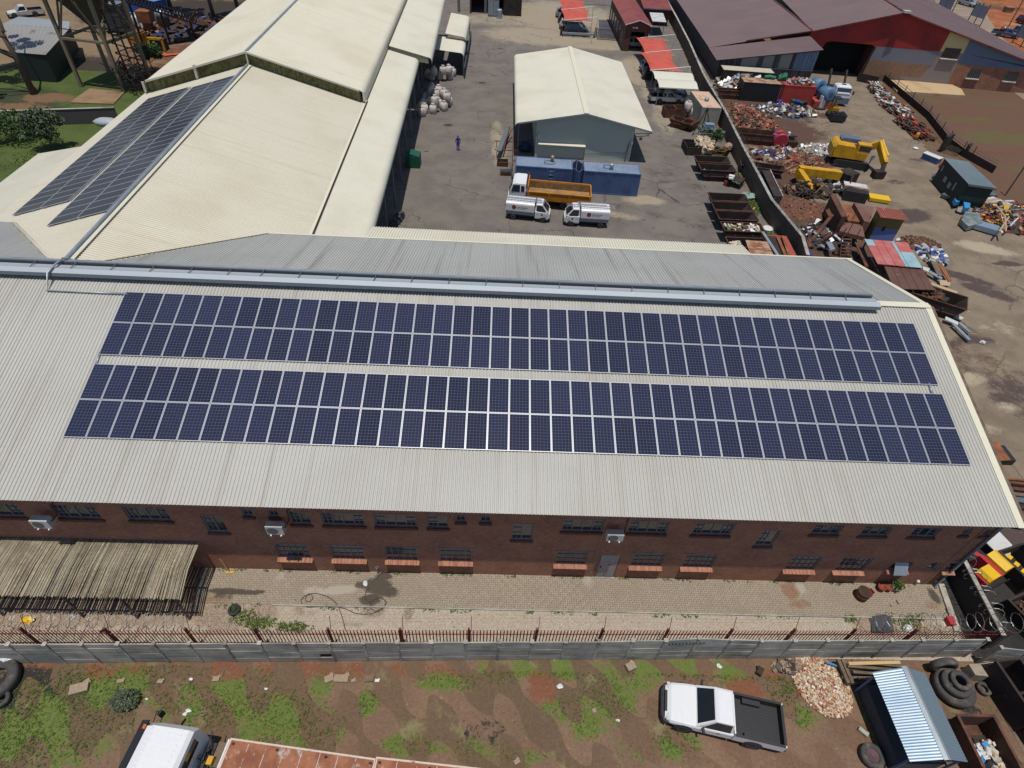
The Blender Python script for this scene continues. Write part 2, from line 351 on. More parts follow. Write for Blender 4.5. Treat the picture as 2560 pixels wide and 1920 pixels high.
def ground_mat(name, base, base2, cr, cg, cb, nscale=.9, amp=.9, speck=None, rough=.95, bump=.5, fine=.18, cracks=None, pebble=None):
    """masks R,G,B (with ragged edges) lay colours cr,cg,cb over the base"""
    m,nt,b=newmat(name); pos=wpos(nt)
    c=_mix(nt,_ramp(nt,_noise(nt,pos,.35,5,.6),.35,.68),base,base2)
    at=nt.nodes.new('ShaderNodeAttribute'); at.attribute_name='mask'
    sp=nt.nodes.new('ShaderNodeSeparateColor'); nt.links.new(at.outputs['Color'],sp.inputs[0])
    n1=_noise(nt,pos,nscale,6,.7); n2=_noise(nt,pos,nscale*5,4,.7)
    nn=_math(nt,'ADD',_math(nt,'MULTIPLY',_math(nt,'SUBTRACT',n1,.5),amp*1.5),_math(nt,'MULTIPLY',_math(nt,'SUBTRACT',n2,.5),amp*.8))
    for k,cc in enumerate((cr,cg,cb)):
        if cc is None: continue
        f=_ramp(nt,_math(nt,'ADD',sp.outputs[k],_math(nt,'MULTIPLY',nn,_ramp(nt,sp.outputs[k],0,.12))),.35,.75)
        c=_mix(nt,f,c,cc)
    if cracks:
        vo=nt.nodes.new('ShaderNodeTexVoronoi'); vo.feature='DISTANCE_TO_EDGE'; vo.inputs['Scale'].default_value=cracks[1]
        wv=nt.nodes.new('ShaderNodeVectorMath'); wv.operation='ADD'
        nz=nt.nodes.new('ShaderNodeTexNoise'); nz.inputs['Scale'].default_value=1.2; nt.links.new(pos,nz.inputs['Vector'])
        nt.links.new(pos,wv.inputs[0]); nt.links.new(_scale(nt,nz.outputs[1],(1.2,1.2,0)),wv.inputs[1])
        nt.links.new(wv.outputs[0],vo.inputs['Vector'])
        f=_math(nt,'MULTIPLY',_math(nt,'SUBTRACT',1.0,_ramp(nt,vo.outputs[0],.0,cracks[2])),_ramp(nt,_noise(nt,pos,.12,2),.45,.6))
        c=_mix(nt,f,c,cracks[0])
    if speck: c=_mix(nt,_ramp(nt,_noise(nt,pos,speck[1],2,.5),speck[2],speck[3]),c,speck[0])
    if pebble:
        vo=nt.nodes.new('ShaderNodeTexVoronoi'); vo.inputs['Scale'].default_value=pebble[0]; nt.links.new(pos,vo.inputs['Vector'])
        sp2=nt.nodes.new('ShaderNodeSeparateColor'); nt.links.new(vo.outputs['Color'],sp2.inputs[0])
        c=_mix(nt,_math(nt,'MULTIPLY',sp2.outputs[0],pebble[1]),c,pebble[2]); c=_mix(nt,_ramp(nt,vo.outputs['Distance'],.35,.62),c,pebble[3])
    v=_ramp(nt,_noise(nt,pos,7,6,.75),.2,.8)
    n=nt.nodes.new('ShaderNodeMapRange'); n.inputs[3].default_value=1-fine; n.inputs[4].default_value=1+fine; nt.links.new(v,n.inputs[0])
    g=nt.nodes.new('ShaderNodeCombineColor'); [nt.links.new(n.outputs[0],g.inputs[i]) for i in range(3)]
    c=_mix(nt,1.0,c,g.outputs[0],'MULTIPLY')
    nt.links.new(c,b.inputs['Base Color']); b.inputs['Roughness'].default_value=rough; b.inputs['Specular IOR Level'].default_value=.25
    if bump:
        bn=nt.nodes.new('ShaderNodeBump'); bn.inputs['Strength'].default_value=bump; bn.inputs['Distance'].default_value=.04
        nt.links.new(_noise(nt,pos,11,6,.7),bn.inputs['Height']); nt.links.new(bn.outputs[0],b.inputs['Normal'])
    return m
# ------------------------------------------------------------------ world, sun, camera
w=bpy.data.worlds.new('World'); scene.world=w; w.use_nodes=True
nt=w.node_tree; nt.nodes.clear()
sky=nt.nodes.new('ShaderNodeTexSky'); sky.sky_type='NISHITA'; sky.sun_disc=False
SUN=Vector((-.01,-.150,1)).normalized()
sky.sun_elevation=math.asin(SUN.z); sky.sun_rotation=math.atan2(SUN.x,SUN.y); sky.altitude=1400; sky.air_density=1.0; sky.dust_density=1.2
bg=nt.nodes.new('ShaderNodeBackground'); bg.inputs[1].default_value=.11
ow=nt.nodes.new('ShaderNodeOutputWorld'); nt.links.new(sky.outputs[0],bg.inputs[0]); nt.links.new(bg.outputs[0],ow.inputs[0])
ld=bpy.data.lights.new('sun','SUN'); ld.energy=3.9; ld.angle=R_(.53); ld.color=(1,.955,.88)
lo=bpy.data.objects.new('sun',ld); COL.objects.link(lo); lo.rotation_euler=SUN.to_track_quat('Z','Y').to_euler(); lo.location=(20,0,80)
cd=bpy.data.cameras.new('camera'); cd.sensor_width=36; cd.lens=FPX/2560*36; cd.clip_end=2000; cd.clip_start=.5
co=bpy.data.objects.new('camera',cd); COL.objects.link(co); co.location=CAM; co.rotation_euler=CROT; scene.camera=co
scene.view_settings.view_transform='Standard'; scene.view_settings.look='None'; scene.view_settings.exposure=0; scene.view_settings.gamma=1

# ------------------------------------------------------------------ ground
def gp(lst, k=1.0):
    out=[]
    for b in lst:
        q=G(b[0],b[1]); out.append((q.x,q.y,b[2]*k,b[3]*k,b[4] if len(b)>4 else 0,b[5] if len(b)>5 else 1))
    return out
gm=M('open_ground_soil',P(128,98,78),.95,var=(P(112,92,70),.06,.35,.7),spots=(P(140,132,92),.5,.55,.7),fine=.18)
sheet('ground',-420,420,-260,520,-.04,60,gm)

# yard between the buildings
def yard_fn(X,Y):
    oil=blobs(X,Y,gp([(1120,313,.7,.45),(1098,296,.3,.15),(1130,297,.3,.15),(1090,312,.3,.12),(1075,378,.9,.14,.25),(1062,455,.6,.12),(1180,134,.6,.3),(1250,121,.7,.3),(1176,166,.5,.2),(1205,207,.7,.3),(1188,210,.3,.15),(1270,160,.4,.15),(1252,181,.5,.12),
      (1382,101,.7,.3),(1402,107,.6,.3),(1358,100,.4,.2),(1494,123,.6,.3),(1317,111,.6,.2),(1353,98,.3,.2),(1700,552,.5,.12,-.2),(1697,565,.25,.14),(1520,597,.35,.1),(1575,600,.2,.1),(1636,572,.35,.16),(1210,186,.8,.5,0,.5),(1180,180,1,.5,0,.5),(1640,520,1.0,.5,0,.45),(1650,585,.8,.4,0,.5),(1600,470,1.5,.7,0,.45)]))
    oil=np.maximum(oil,.45*blobs(X,Y,gp([(1600,525,5.5,.9,-.25),(1680,545,4,1.0,-.3),(1760,560,3,1.6,0),(1830,560,2,4,0),(1500,620,9,1.2,-.1),(1740,470,1.6,5,.25),(1650,430,2.2,4,0),(1690,350,2,4,0)])))
    dust=blobs(X,Y,gp([(1610,500,2.6,1.2,0,.8),(1240,330,.9,6,0,.6),(1560,540,3,.9,-.2,.6),(1250,370,1.2,6,0,.7),(1500,110,14,5,0,.7),(1350,90,12,7,0,.8),(1600,180,5,9,0,.8),(1655,245,3,9,.1,.8),(1660,300,2,7,0,.6),(1250,50,12,6,0,.6),(1400,40,12,14,0,.9),(1100,210,3,8,0,.25),(1480,560,4,1.3,0,.4)]))
    crk=np.zeros_like(X)
    return oil,dust,crk
ym=ground_mat('yard_concrete',P(132,124,114),P(116,109,103),P(72,66,64),P(170,156,134),P(60,56,54),nscale=.5,amp=.55,bump=.3,fine=.14,speck=(P(86,80,76),1.2,.66,.78),cracks=(P(80,74,70),.16,.012))
YARD=[(4,19.5),(49,19.5),(49,33.8),(48.6,45),(49.5,60),(51,82),(53,105),(56,150),(4,150)]
sheet('yard',4,56,19.5,150,0,.4,ym,yard_fn,clip=lambda x,y: inpoly(x,y,YARD))

# scrapyard ground
SY=[(44.9,-14),(44.9,20),(49,33),(48.4,45),(49.5,60),(51,82),(53,99),(74,99),(82,93)]+[tuple(G(*q)[:2]) for q in ((2190,222),(2240,290),(2300,352),(2370,430),(2470,500),(2560,590),(2700,760),(2700,1400),(2640,1900))]
def scrap_fn(X,Y):
    dirt=blobs(X,Y,gp([(1900,320,9,7,0,1),(1850,260,7,8,0,.9),(1960,440,6,4,0,1),(2020,380,5,5,0,.8),(1950,520,4,5,0,1),(2030,530,4,3,0,.9),(2100,560,4,4,0,.8),(2060,640,6,3,0,.9),(2300,760,3,2,0,.5),(2400,900,5,3,0,.55),(2420,1000,4,2.5,0,.35),(2180,640,4,4,0,.8),(2520,960,4,4,0,.5)]))
    wet=blobs(X,Y,gp([(2280,540,2.6,1.5,.5,.95),(2400,690,3.4,.7,-.5,1),(2470,730,3,.9,-.6,.9),(2440,850,1.8,.8,0,.8),(2300,400,2,.7,0,.6),(2000,300,3,1.5,0,.7),(2240,455,1.5,.8,0,.7),(2520,660,1.6,.5,0,1),(2380,860,1.6,.6,0,.6),(1960,270,3,2,0,.6),(2060,290,2,1.4,0,.7),(2360,400,1.4,1.0,0,.7),(2550,1000,3,3,0,.6),(2500,1400,3,6,0,1),(2300,330,1.2,.6,0,.5)]))
    pale=blobs(X,Y,gp([(2460,620,3,1.2,-.3,.9),(2420,950,2,.9,.3,.7),(2320,480,2,3,.6,.3),(2500,820,2.6,1.2,0,.5),(2430,1070,2.5,1.0,0,.6),(2520,1020,1.3,.7,0,.6)]))
    return dirt,wet,pale
sm=ground_mat('scrapyard_concrete',P(150,134,114),P(128,114,98),P(98,74,62),P(92,78,74),P(182,168,142),nscale=.45,amp=.8,bump=.4,fine=.16,speck=(P(196,182,158),3.0,.68,.78),cracks=(P(104,94,84),.22,.02))
sheet('scrapyard_ground',44.9,118,-14,99,.004,.5,sm,scrap_fn,clip=lambda x,y: inpoly(x,y,SY))

# grass field to the right
FD=[tuple(G(*q)[:2]) for q in ((2190,215),(2370,205),(2760,270),(2760,800),(2560,560),(2470,480),(2400,400),(2290,300))]
def field_fn(X,Y):
    return (blobs(X,Y,gp([(2500,345,7,3,0,.8),(2430,300,5,2,0,.6),(2540,420,4,2,0,.5),(2330,250,3,2,0,.6),(2480,260,8,1.5,0,.5)])),blobs(X,Y,gp([(2400,270,4,1,0,.5),(2380,330,3,2,0,.5),(2460,380,5,1,0,.6)])),np.zeros_like(X))
fm=ground_mat('dry_field_soil',P(116,86,68),P(110,86,66),P(108,96,64),P(122,76,58),None,nscale=.5,amp=1.0,fine=.22)
sheet('field',76,150,38,101,-.01,.8,fm,field_fn,clip=lambda x,y: inpoly(x,y,FD))

# road and sandy verge, top right
rm=M('worn_asphalt_road',P(158,140,120),.95,var=(P(142,126,110),.1,.35,.7),streak=(P(176,156,132),(.05,.25,1),.5,.7),fine=.1)
RA=[G(*q) for q in ((2210,-70),(2420,-40),(2462,30),(2500,90),(2560,140),(2720,290),(2720,380),(2560,250),(2400,130))]
mb=MB(); mb.poly([(p.x,p.y,.012) for p in RA]); struct('road',mb,rm)
sdm=ground_mat('red_sand',P(176,108,66),P(150,88,60),P(96,104,58),P(190,130,84),P(120,76,58),nscale=.3,amp=1,fine=.15)
sheet('sandy_verge',95,300,95,290,-.02,2.5,sdm,lambda X,Y:(blobs(X,Y,gp([(2300,5,9,4,0,.9),(2250,-15,12,6,0,.9),(2480,12,5,3,0,.7),(2330,20,5,3,0,.5)])),blobs(X,Y,gp([(2540,60,8,3,0,.7)])),blobs(X,Y,gp([(2500,20,9,3,0,.9)]))))
mb=MB()
for t in (.2,.48,.76): 
    pass
# left: lawn, works yard
LW=[tuple(G(*q)[:2]) for q in ((-200,300),(120,262),(330,225),(420,150),(420,420),(200,520),(-200,700))]
def lawn_fn(X,Y):
    return (blobs(X,Y,gp([(60,285,6,3,0,.9),(250,290,5,3,0,.4),(20,250,8,3,0,.9),(60,230,6,2,0,.7)])),blobs(X,Y,gp([(40,270,4,2,0,.8),(120,245,4,2,0,.8)])),np.zeros_like(X))
lm=ground_mat('lawn_grass',P(92,104,52),P(76,92,44),P(64,70,44),P(130,100,74),None,nscale=.6,amp=1.0,fine=.3)
sheet('lawn',-75,-14,18,75,-.012,.7,lm,lawn_fn)
wm=ground_mat('works_yard_soil',P(150,128,100),P(138,116,92),P(118,78,58),P(70,62,54),P(170,150,120),nscale=.4,amp=.9,fine=.16)
sheet('works_yard',-160,-10,73,190,-.016,1.2,wm,lambda X,Y:(blobs(X,Y,gp([(300,180,8,5,0,.8),(400,130,6,8,0,.7),(420,180,6,6,0,.7)])),blobs(X,Y,gp([(500,40,20,14,0,1),(180,170,9,6,0,.9)])),np.zeros_like(X)))
mb=MB(); mb.prism([tuple(G(*q)[:2]) for q in ((175,258),(225,223),(312,232),(285,262))],-.01,.12)
solo('concrete_slab',mb,M('stained_concrete_slab',P(156,128,96),.9,var=(P(140,104,74),.4,.4,.7),fine=.12),'bare tan concrete slab between the hopper tower and the lawn','slab')

# front plot
GREEN=[(60,1800,2.2,1.6),(200,1730,1.6,1.0),(130,1850,2,1.0,0,.8),(330,1700,1.2,.8,0,.9),(420,1665,1,.5,0,.7),(560,1760,1.6,1,0,.9),(700,1780,1.8,.9,0,.9),(770,1825,1.5,.7,0,.8),(800,1710,.6,.5,0,.8),(860,1690,.8,.3,0,.5),(920,1755,.45,.45),(1130,1700,1.3,.4),(1030,1862,1.2,.35,0,.9),(1180,1872,1.0,.4,0,.7),(1250,1680,1,.45,0,.9),(1340,1668,1.0,.45),(1420,1672,1.2,.4),(1560,1690,1.5,.7,0,.7),(1520,1740,1.2,.9,0,.9),(1470,1800,.9,.7,0,.8),(1640,1672,1.3,.45),(1740,1672,1.6,.45),(1830,1682,1.0,.45),(1400,1770,.7,.5,0,.8),(1690,1860,1.0,.5,0,.9),(1600,1880,1,.4,0,.4),(1310,1890,1,.3,0,.7),(1965,1715,.8,.7),(2010,1790,.6,.5,0,.8),(2168,1790,.25,1.0,0,.7),(480,1680,1.0,.5,0,.6),(640,1700,.9,.5,0,.6),(20,1880,1.5,.8,0,.9),(300,1760,1.5,.8,0,.6),(2330,1690,.4,.5,0,.5),(2060,1760,.6,.6,0,.6),(450,1740,1.3,.8,0,.7),(660,1840,1.3,.6,0,.7),(250,1790,1.3,.8,0,.8)]
GREENW=gp([(b[0],b[1],b[2]*1.25,b[3]*1.25)+tuple(b[4:]) for b in GREEN])
def plot_fn(X,Y):
    g=blobs(X,Y,GREENW)
    red=blobs(X,Y,gp([(150,1672,3,.45,0,.9),(500,1672,4,.5,0,.8),(800,1675,4,.5,0,.7),(1050,1675,3,.4,0,.6),(1360,1715,.9,.7),(1880,1720,1.3,.6),(1920,1690,.8,.4),(1300,1870,.8,.4,0,.5),(2300,1700,.7,.7,0,.9),(2260,1830,.8,.8,0,.4),(300,1640,4,.5,0,.5)]))
    blk=blobs(X,Y,gp([(50,1700,1.6,.7),(160,1715,.9,.45,0,.9),(0,1740,1.5,.6),(1210,1835,1.6,.8,0,.45),(2440,1790,1.2,.7,0,.6)]))
    return g,red,blk
pm=ground_mat('plot_soil',P(142,114,92),P(130,104,84),P(112,124,64),P(138,92,68),P(60,55,53),nscale=1.5,amp=1.5,bump=.7,fine=.22,speck=(P(186,160,128),9,.7,.76))
def plot_h(X,Y): return .03*np.sin(X*1.3)*np.cos(Y*1.7)+.02*np.sin(X*3.1+Y*2.2)-.02
sheet('plot_ground',-14,62,-24,-4.1,-.02,.16,pm,plot_fn,height=plot_h)

# gravel bed and soil behind the palisade fence
gvm=ground_mat('white_gravel_stones',P(206,194,174),P(212,202,184),P(136,108,84),P(122,106,90),P(100,112,62),nscale=1.8,amp=1.1,bump=.7,fine=.16,pebble=(20,.3,P(176,160,142),P(180,164,146)))
def grav_fn(X,Y):
    soil=blobs(X,Y,gp([(650,1530,1.0,.6),(560,1540,1.5,.9),(300,1530,6,.8),(2200,1560,1.5,.6),(2290,1560,.8,.7),(2340,1565,.5,.5,0,.7),(760,1525,.7,.4,0,.6),(100,1530,4,.9)]))
    wet=blobs(X,Y,gp([(935,1520,.7,.5),(1022,1530,.3,.5,0,.8),(880,1560,.6,.15,0,.6),(1190,1500,1.6,.1,0,.4),(2020,1525,.9,.25,0,.7),(1580,1540,.5,.15,0,.5),(1900,1520,3,.12,0,.5)]))
    gr=blobs(X,Y,gp([(650,1560,.8,.35,0,.9),(730,1568,.9,.25,0,.9),(610,1545,.6,.4,0,.8),(2270,1560,.6,.3,0,.9),(2290,1545,.5,.2,0,.7),(2125,1548,.3,.2,0,.8)]))
    return soil,wet,gr
sheet('gravel_bed',-14,45.6,-4.1,-1.93,-.004,.12,gvm,grav_fn)

# brick paving with stains
m,nt2,b2=newmat('clay_paver_herringbone'); pos=wpos(nt2)
def _brk(rot):
    mp=nt2.nodes.new('ShaderNodeMapping'); mp.inputs['Rotation'].default_value=(0,0,rot); nt2.links.new(pos,mp.inputs[0])
    br=nt2.nodes.new('ShaderNodeTexBrick'); nt2.links.new(mp.outputs[0],br.inputs[0]); br.inputs['Scale'].default_value=1
    br.inputs['Brick Width'].default_value=.235; br.inputs['Row Height'].default_value=.118; br.inputs['Mortar Size'].default_value=.011
    br.inputs['Color1'].default_value=P(180,164,142); br.inputs['Color2'].default_value=P(166,152,132); br.inputs['Mortar'].default_value=P(116,106,94); return br
b1=_brk(0); b3=_brk(PI/2)
ck=nt2.nodes.new('ShaderNodeTexChecker'); nt2.links.new(pos,ck.inputs[0]); ck.inputs['Scale'].default_value=1/.235/1.0
c=_mix(nt2,ck.outputs[1],b1.outputs[0],b3.outputs[0])
at=nt2.nodes.new('ShaderNodeAttribute'); at.attribute_name='mask'; sp=nt2.nodes.new('ShaderNodeSeparateColor'); nt2.links.new(at.outputs['Color'],sp.inputs[0])
nz=_math(nt2,'MULTIPLY',_math(nt2,'SUBTRACT',_noise(nt2,pos,2.5,6,.75),.5),1.3)
c=_mix(nt2,_math(nt2,'MULTIPLY',_ramp(nt2,_noise(nt2,pos,.8,5,.7),.42,.72),.5),c,P(146,134,116))
for k,cc,am in ((1,P(196,186,172),.6),(2,P(140,88,58),.6),(0,P(64,54,44),.85)):
    f=_math(nt2,'MULTIPLY',_ramp(nt2,_math(nt2,'ADD',sp.outputs[k],_math(nt2,'MULTIPLY',nz,_ramp(nt2,sp.outputs[k],0,.15))),.3,.8),am); c=_mix(nt2,f,c,cc)
nt2.links.new(c,b2.inputs['Base Color']); b2.inputs['Roughness'].default_value=.9
def pave_fn(X,Y):
    dark=blobs(X,Y,gp([(945,1465,.75,.5),(960,1440,.45,.25),(925,1500,.6,.3),(970,1480,.6,.35,0,.9),(905,1462,.4,.25,0,.8),(570,1478,1.2,.18,0,1),(620,1482,.8,.15,0,.9),(560,1490,.7,.3,0,.6),(2335,1490,.28,.5,0,.9),(650,1478,.3,.1,0,.9)]))
    pale=blobs(X,Y,gp([(850,1475,1.1,.28,.1,.9),(790,1478,.8,.3,0,.7),(1470,1455,.4,.4,0,.6),(2000,1470,.35,.35,0,.8),(700,1440,.3,.3,0,.6)]))
    rust=blobs(X,Y,gp([(1975,1475,.5,.6,0,.9),(2000,1510,.7,.3,0,.7),(2330,1515,.5,.3,0,.6),(2145,1515,.3,.2,0,.6),(1550,1440,2.5,.2,0,.4),(540,1500,1,.5,0,.6)]))
    return dark,pale,rust
PV=[(5.5,-1.9),(44.82,-1.88),(45.2,0),(5.3,0)]
sheet('paving',5.3,45.3,-1.93,.0,.006,.11,m,pave_fn,clip=lambda x,y: inpoly(x,y,PV))
mb=MB(); mb.obox((9.6+17.5,-1.96,.02),(35.2,.07,.11)); struct('paving_edge',mb,MT['concrete'])
sheet('canopy_floor',-14,5.4,-1.93,0,.002,.4,M('bare_earth_floor',P(120,104,84),.95,fine=.15))
mb=MB(); a,b_=G(2345,1462),G(2382,1555)
mb.slab([(45.2,0,.12),(45.52,0,.12),(44.98,-2.66,.12),(44.66,-2.62,.12)],.16); struct('kerb',mb,MT['concrete_post'])

mb=MB(); mb.poly([(45.5,0.02,.012),(44.98,-3.9,.012),(49.5,-3.9,.012),(50,7,.012),(47,19,.012),(45.1,19,.012),(45.1,.02,.012)][::-1]); struct('passage_floor',mb,M('painted_shade_floor',P(58,55,54),.95,fine=.3,var=(P(44,42,43),.6,.4,.7)))  # shade of the passage put into a near-black floor colour
# ================================================================== long brick building with the grey roof
SL=R_(15.71); RY0,RZ0=11.35,10.56
def front_z(y): return 7.94+math.tan(SL)*(y-2.01)
bld=thing('brick_building','long two storey brown brick building under a light grey ribbed roof','building',(20,0,0))
def wpart(name, mb, mat, root, smooth=False, label=None):
    o=part(name,mb,mat,root,smooth,label); o.location=-root.location if root.rotation_euler.z==0 else root.matrix_basis.inverted()@Vector((0,0,0)); return o
def gx(px,py): return GY(px,py,0).x
UZ=(4.47,5.52); LZ=(1.25,2.58); TZ=(3.58,5.0); SZ=(5.05,5.55)
WIN=[]
for xl,xr,y in ((-60,72,1296),(152,257.5,1298),(327,431,1303),(809,912.5,1313),(939.5,1042,1317),(1404,1504,1327),(1568,1665,1331),(1728.5,1825.5,1335)): WIN.append((gx(xl,y),gx(xr,y))+UZ+('quad',))
for xl,xr,y in ((729.7,780,1311),(1069.7,1121,1318.5)): WIN.append((gx(xl,y),gx(xr,y))+UZ+('duo',))
for xl,xr,y in ((2025.6,2096.5,1334),(2148.6,2218,1337),(2271.6,2338,1340)): WIN.append((gx(xl,y),gx(xr,y),4.78,5.55,'trio'))
for xl,xr,y in ((523.6,573,1331),(1278,1329,1349),(1885,1929,1363.5)): WIN.append((gx(xl,y),gx(xr,y))+TZ+('duo',))
for xl,xr,y in ((610,635,1291),(674.7,699,1292.3),(1140,1164,1303),(1201,1226.8,1304),(2401.8,2422,1335),(2453.9,2472.6,1336.5)): WIN.append((gx(xl,y),gx(xr,y))+SZ+('small',))
for xl,xr,y in ((699.3,779,1396),(834.5,913.5,1399),(967,1045,1401),(1100,1178.8,1403),(1387,1463.7,1411),(1575,1651.8,1415),(1704,1778.3,1417),(1960.5,2034.3,1423),(2084.3,2157.8,1426)): WIN.append((gx(xl,y),gx(xr,y))+LZ+('grid',))
WIN.append((gx(2216.6,1426),gx(2264,1426.5),1.5,2.31,'open'))
WIN.append((gx(2310.6,1426),gx(2333.7,1427),1.53,2.31,'single')); WIN.append((gx(2357,1426),gx(2381.5,1427),1.53,2.31,'single'))
DOOR=(26.17,27.15,.03,2.26)
holes=[w_[:4] for w_ in WIN]+[DOOR]
X0,X1,ZT=-18.0,45.05,7.3
mb=MB(); DP=.11
xs=sorted({X0,X1}|{h[0] for h in holes}|{h[1] for h in holes}); zs=sorted({0,ZT}|{h[2] for h in holes}|{h[3] for h in holes})
for i in range(len(xs)-1):
    for j in range(len(zs)-1):
        cx,cz=(xs[i]+xs[i+1])/2,(zs[j]+zs[j+1])/2
        if any(h[0]<cx<h[1] and h[2]<cz<h[3] for h in holes): continue
        mb.add([(xs[i],0,zs[j]),(xs[i+1],0,zs[j]),(xs[i+1],0,zs[j+1]),(xs[i],0,zs[j+1])],[(0,1,2,3)])
for a,b,c,d in holes:
    mb.add([(a,0,c),(b,0,c),(b,DP,c),(a,DP,c)],[(0,1,2,3)]); mb.add([(a,0,d),(a,DP,d),(b,DP,d),(b,0,d)],[(0,1,2,3)])
    mb.add([(a,0,c),(a,DP,c),(a,DP,d),(a,0,d)],[(0,1,2,3)]); mb.add([(b,0,c),(b,0,d),(b,DP,d),(b,DP,c)],[(0,1,2,3)])
# gable end wall, back wall
zf=lambda y: front_z(y)-.05
mb.add([(X1,0,0),(X1,19.3,0),(X1,19.3,8.2),(X1,RY0,RZ0-.1),(X1,0,zf(0))],[(0,1,2,3,4)])
mb.add([(X1,19.3,0),(X0,19.3,0),(X0,19.3,8.2),(X1,19.3,8.2)],[(0,1,2,3)])
mb.add([(X0,0,0),(X0,0,7.3),(X0,RY0,RZ0-.1),(X0,19.3,8.2),(X0,19.3,0)],[(0,1,2,3,4)])
wpart('wall',mb,MT['brick'],bld)
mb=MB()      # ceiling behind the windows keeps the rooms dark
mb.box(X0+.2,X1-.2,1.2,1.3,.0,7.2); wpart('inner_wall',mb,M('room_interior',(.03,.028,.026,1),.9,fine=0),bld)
for a,b,c,d,k in WIN:
    m1=MB(); t=.055; y0,y1=DP-.05,DP-.005
    m1.box(a,b,y0,y1,c,c+t); m1.box(a,b,y0,y1,d-t,d); m1.box(a,a+t,y0,y1,c+t,d-t); m1.box(b-t,b,y0,y1,c+t,d-t)
    def vb(f,tt=.045): x=a+(b-a)*f; m1.box(x-tt/2,x+tt/2,y0+.004,y1-.004,c+t,d-t)
    def hb(f,f0,f1,tt=.022): z=c+(d-c)*f; m1.box(a+(b-a)*f0+.02,a+(b-a)*f1-.02,y0+.008,y1-.008,z-tt/2,z+tt/2)
    if k=='quad':
        for f in (.25,.5,.75): vb(f)
        for f0 in (0,.75):
            for f in (.33,.66): hb(f,f0,f0+.25)
            vb(f0+.125,.022)
    elif k=='duo':
        vb(.5); [hb(f,0,.5) for f in (.36,.68)]; vb(.25,.022)
    elif k=='trio':
        vb(.33); vb(.67); [hb(f,f0,f0+.33) for f0 in (0,.67) for f in (.4,.7)]
    elif k=='small': vb(.5,.03); hb(.6,0,1)
    elif k=='grid':
        for f in (.2,.4,.6,.8): vb(f,.032 if f in (.2,.8) else .022)
        for f in (.36,.68): hb(f,0,1,.024)
        m1.box(a-.28,b+.28,-.02,.004,d+.02,d+.05)
    elif k=='open':
        vb(.5)
    if k in('quad','duo','trio','small'): m1.box(a-.12,b+.12,-.014,.006,d+.012,d+.035)
    fr=wpart('window',m1,MT['wframe'] if k!='single' else MT['alu'],bld)
    m2=MB(); m2.add([(a+.02,DP-.012,c+.02),(b-.02,DP-.012,c+.02),(b-.02,DP-.012,d-.02),(a+.02,DP-.012,d-.02)],[(0,1,2,3)])
    o=m2.build('pane',MT['pane'],fr)
    if k=='open':
        m3=MB(); h=[(a+.05,.0,d-.05),(b-.25,.0,d-.05),(b-.25,-.42,c+.18),(a+.05,-.42,c+.18)]
        m3.slab(h,.02); m3.build('open_sash',MT['galv'],fr)
    m4=MB()
    if k in('grid','open') or (k=='single' and a>43.9): m4.obox(((a+b)/2,-.07,c-.055),(b-a+.16,.30,.08),0,0,R_(16)); wpart('sill',m4,MT['sill'],bld)
    elif k in ('quad','duo','trio','small'): m4.box(a-.06,b+.06,-.07,.0,c-.20,c-.012); wpart('sill',m4,MT['brick_dark'],bld)
a,b,c,d=DOOR
mb=MB(); mb.box(a+.02,b-.02,.03,.075,c,d-.02); mb.box(a+.48,a+.50,.022,.03,c+.02,d-.06); dr=wpart('door',mb,MT['door'],bld)
mb=MB(); mb.box(a+.08,a+.14,-.02,.03,1.0,1.12); mb.box(a+.5,a+.62,.018,.03,1.25,1.30); mb.build('handle',MT['black'],dr)
mb=MB(); mb.box(a-.03,b+.03,-.1,.12,-.02,.03); wpart('door_step',mb,MT['concrete'],bld)

# roof sheets
XE=44.45
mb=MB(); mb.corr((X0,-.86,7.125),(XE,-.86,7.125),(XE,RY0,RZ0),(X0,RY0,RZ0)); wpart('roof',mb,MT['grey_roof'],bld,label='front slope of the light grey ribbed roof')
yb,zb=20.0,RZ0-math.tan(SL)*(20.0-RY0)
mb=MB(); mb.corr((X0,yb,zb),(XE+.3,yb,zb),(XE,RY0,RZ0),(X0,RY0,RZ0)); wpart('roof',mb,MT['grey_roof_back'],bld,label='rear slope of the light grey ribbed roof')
mb=MB()   # roof underside / soffit so that light does not leak
mb.add([(X0,-.84,7.09),(X1,-.84,7.09),(X1,RY0,RZ0-.04),(X0,RY0,RZ0-.04)],[(3,2,1,0)]); mb.add([(X0,yb-.02,zb-.03),(X1,yb-.02,zb-.03),(X1,RY0,RZ0-.04),(X0,RY0,RZ0-.04)],[(0,1,2,3)])
wpart('soffit',mb,MT['wood'],bld)
mb=MB()   # barge flashing along the gable and ridge cap
for (p,q) in (((XE+.16,-.9,7.15),(XE+.16,RY0,RZ0+.045)),((XE+.32,yb,zb+.05),(XE+.16,RY0,RZ0+.045))):
    p=Vector(p);q=Vector(q); mb.beam(p,q,.34,.05)
    mb.beam(p+Vector((.17,0,-.12)),q+Vector((.17,0,-.12)),.03,.24)
mb.beam((41.5,RY0,RZ0+.05),(XE+.3,RY0,RZ0+.05),.46,.03); wpart('barge_flashing',mb,MT['cream_flash'],bld)
mb=MB(); mb.beam((4.9,yb+.05,zb+.03),(45.1,yb+.05,zb+.03),.12,.06); wpart('eave_flashing',mb,MT['cream_flash'],bld)
# canopy strip behind the rear eave (ribbed end seen as a scalloped edge)
mb=MB(); mb.corr((11.2,23.0,7.28),(38.35,22.75,7.28),(38.2,yb+.1,zb-.22),(11.2,yb+.1,zb-.22),pitch=.19,h=.05); wpart('rear_canopy',mb,MT['cream_clean'],bld)
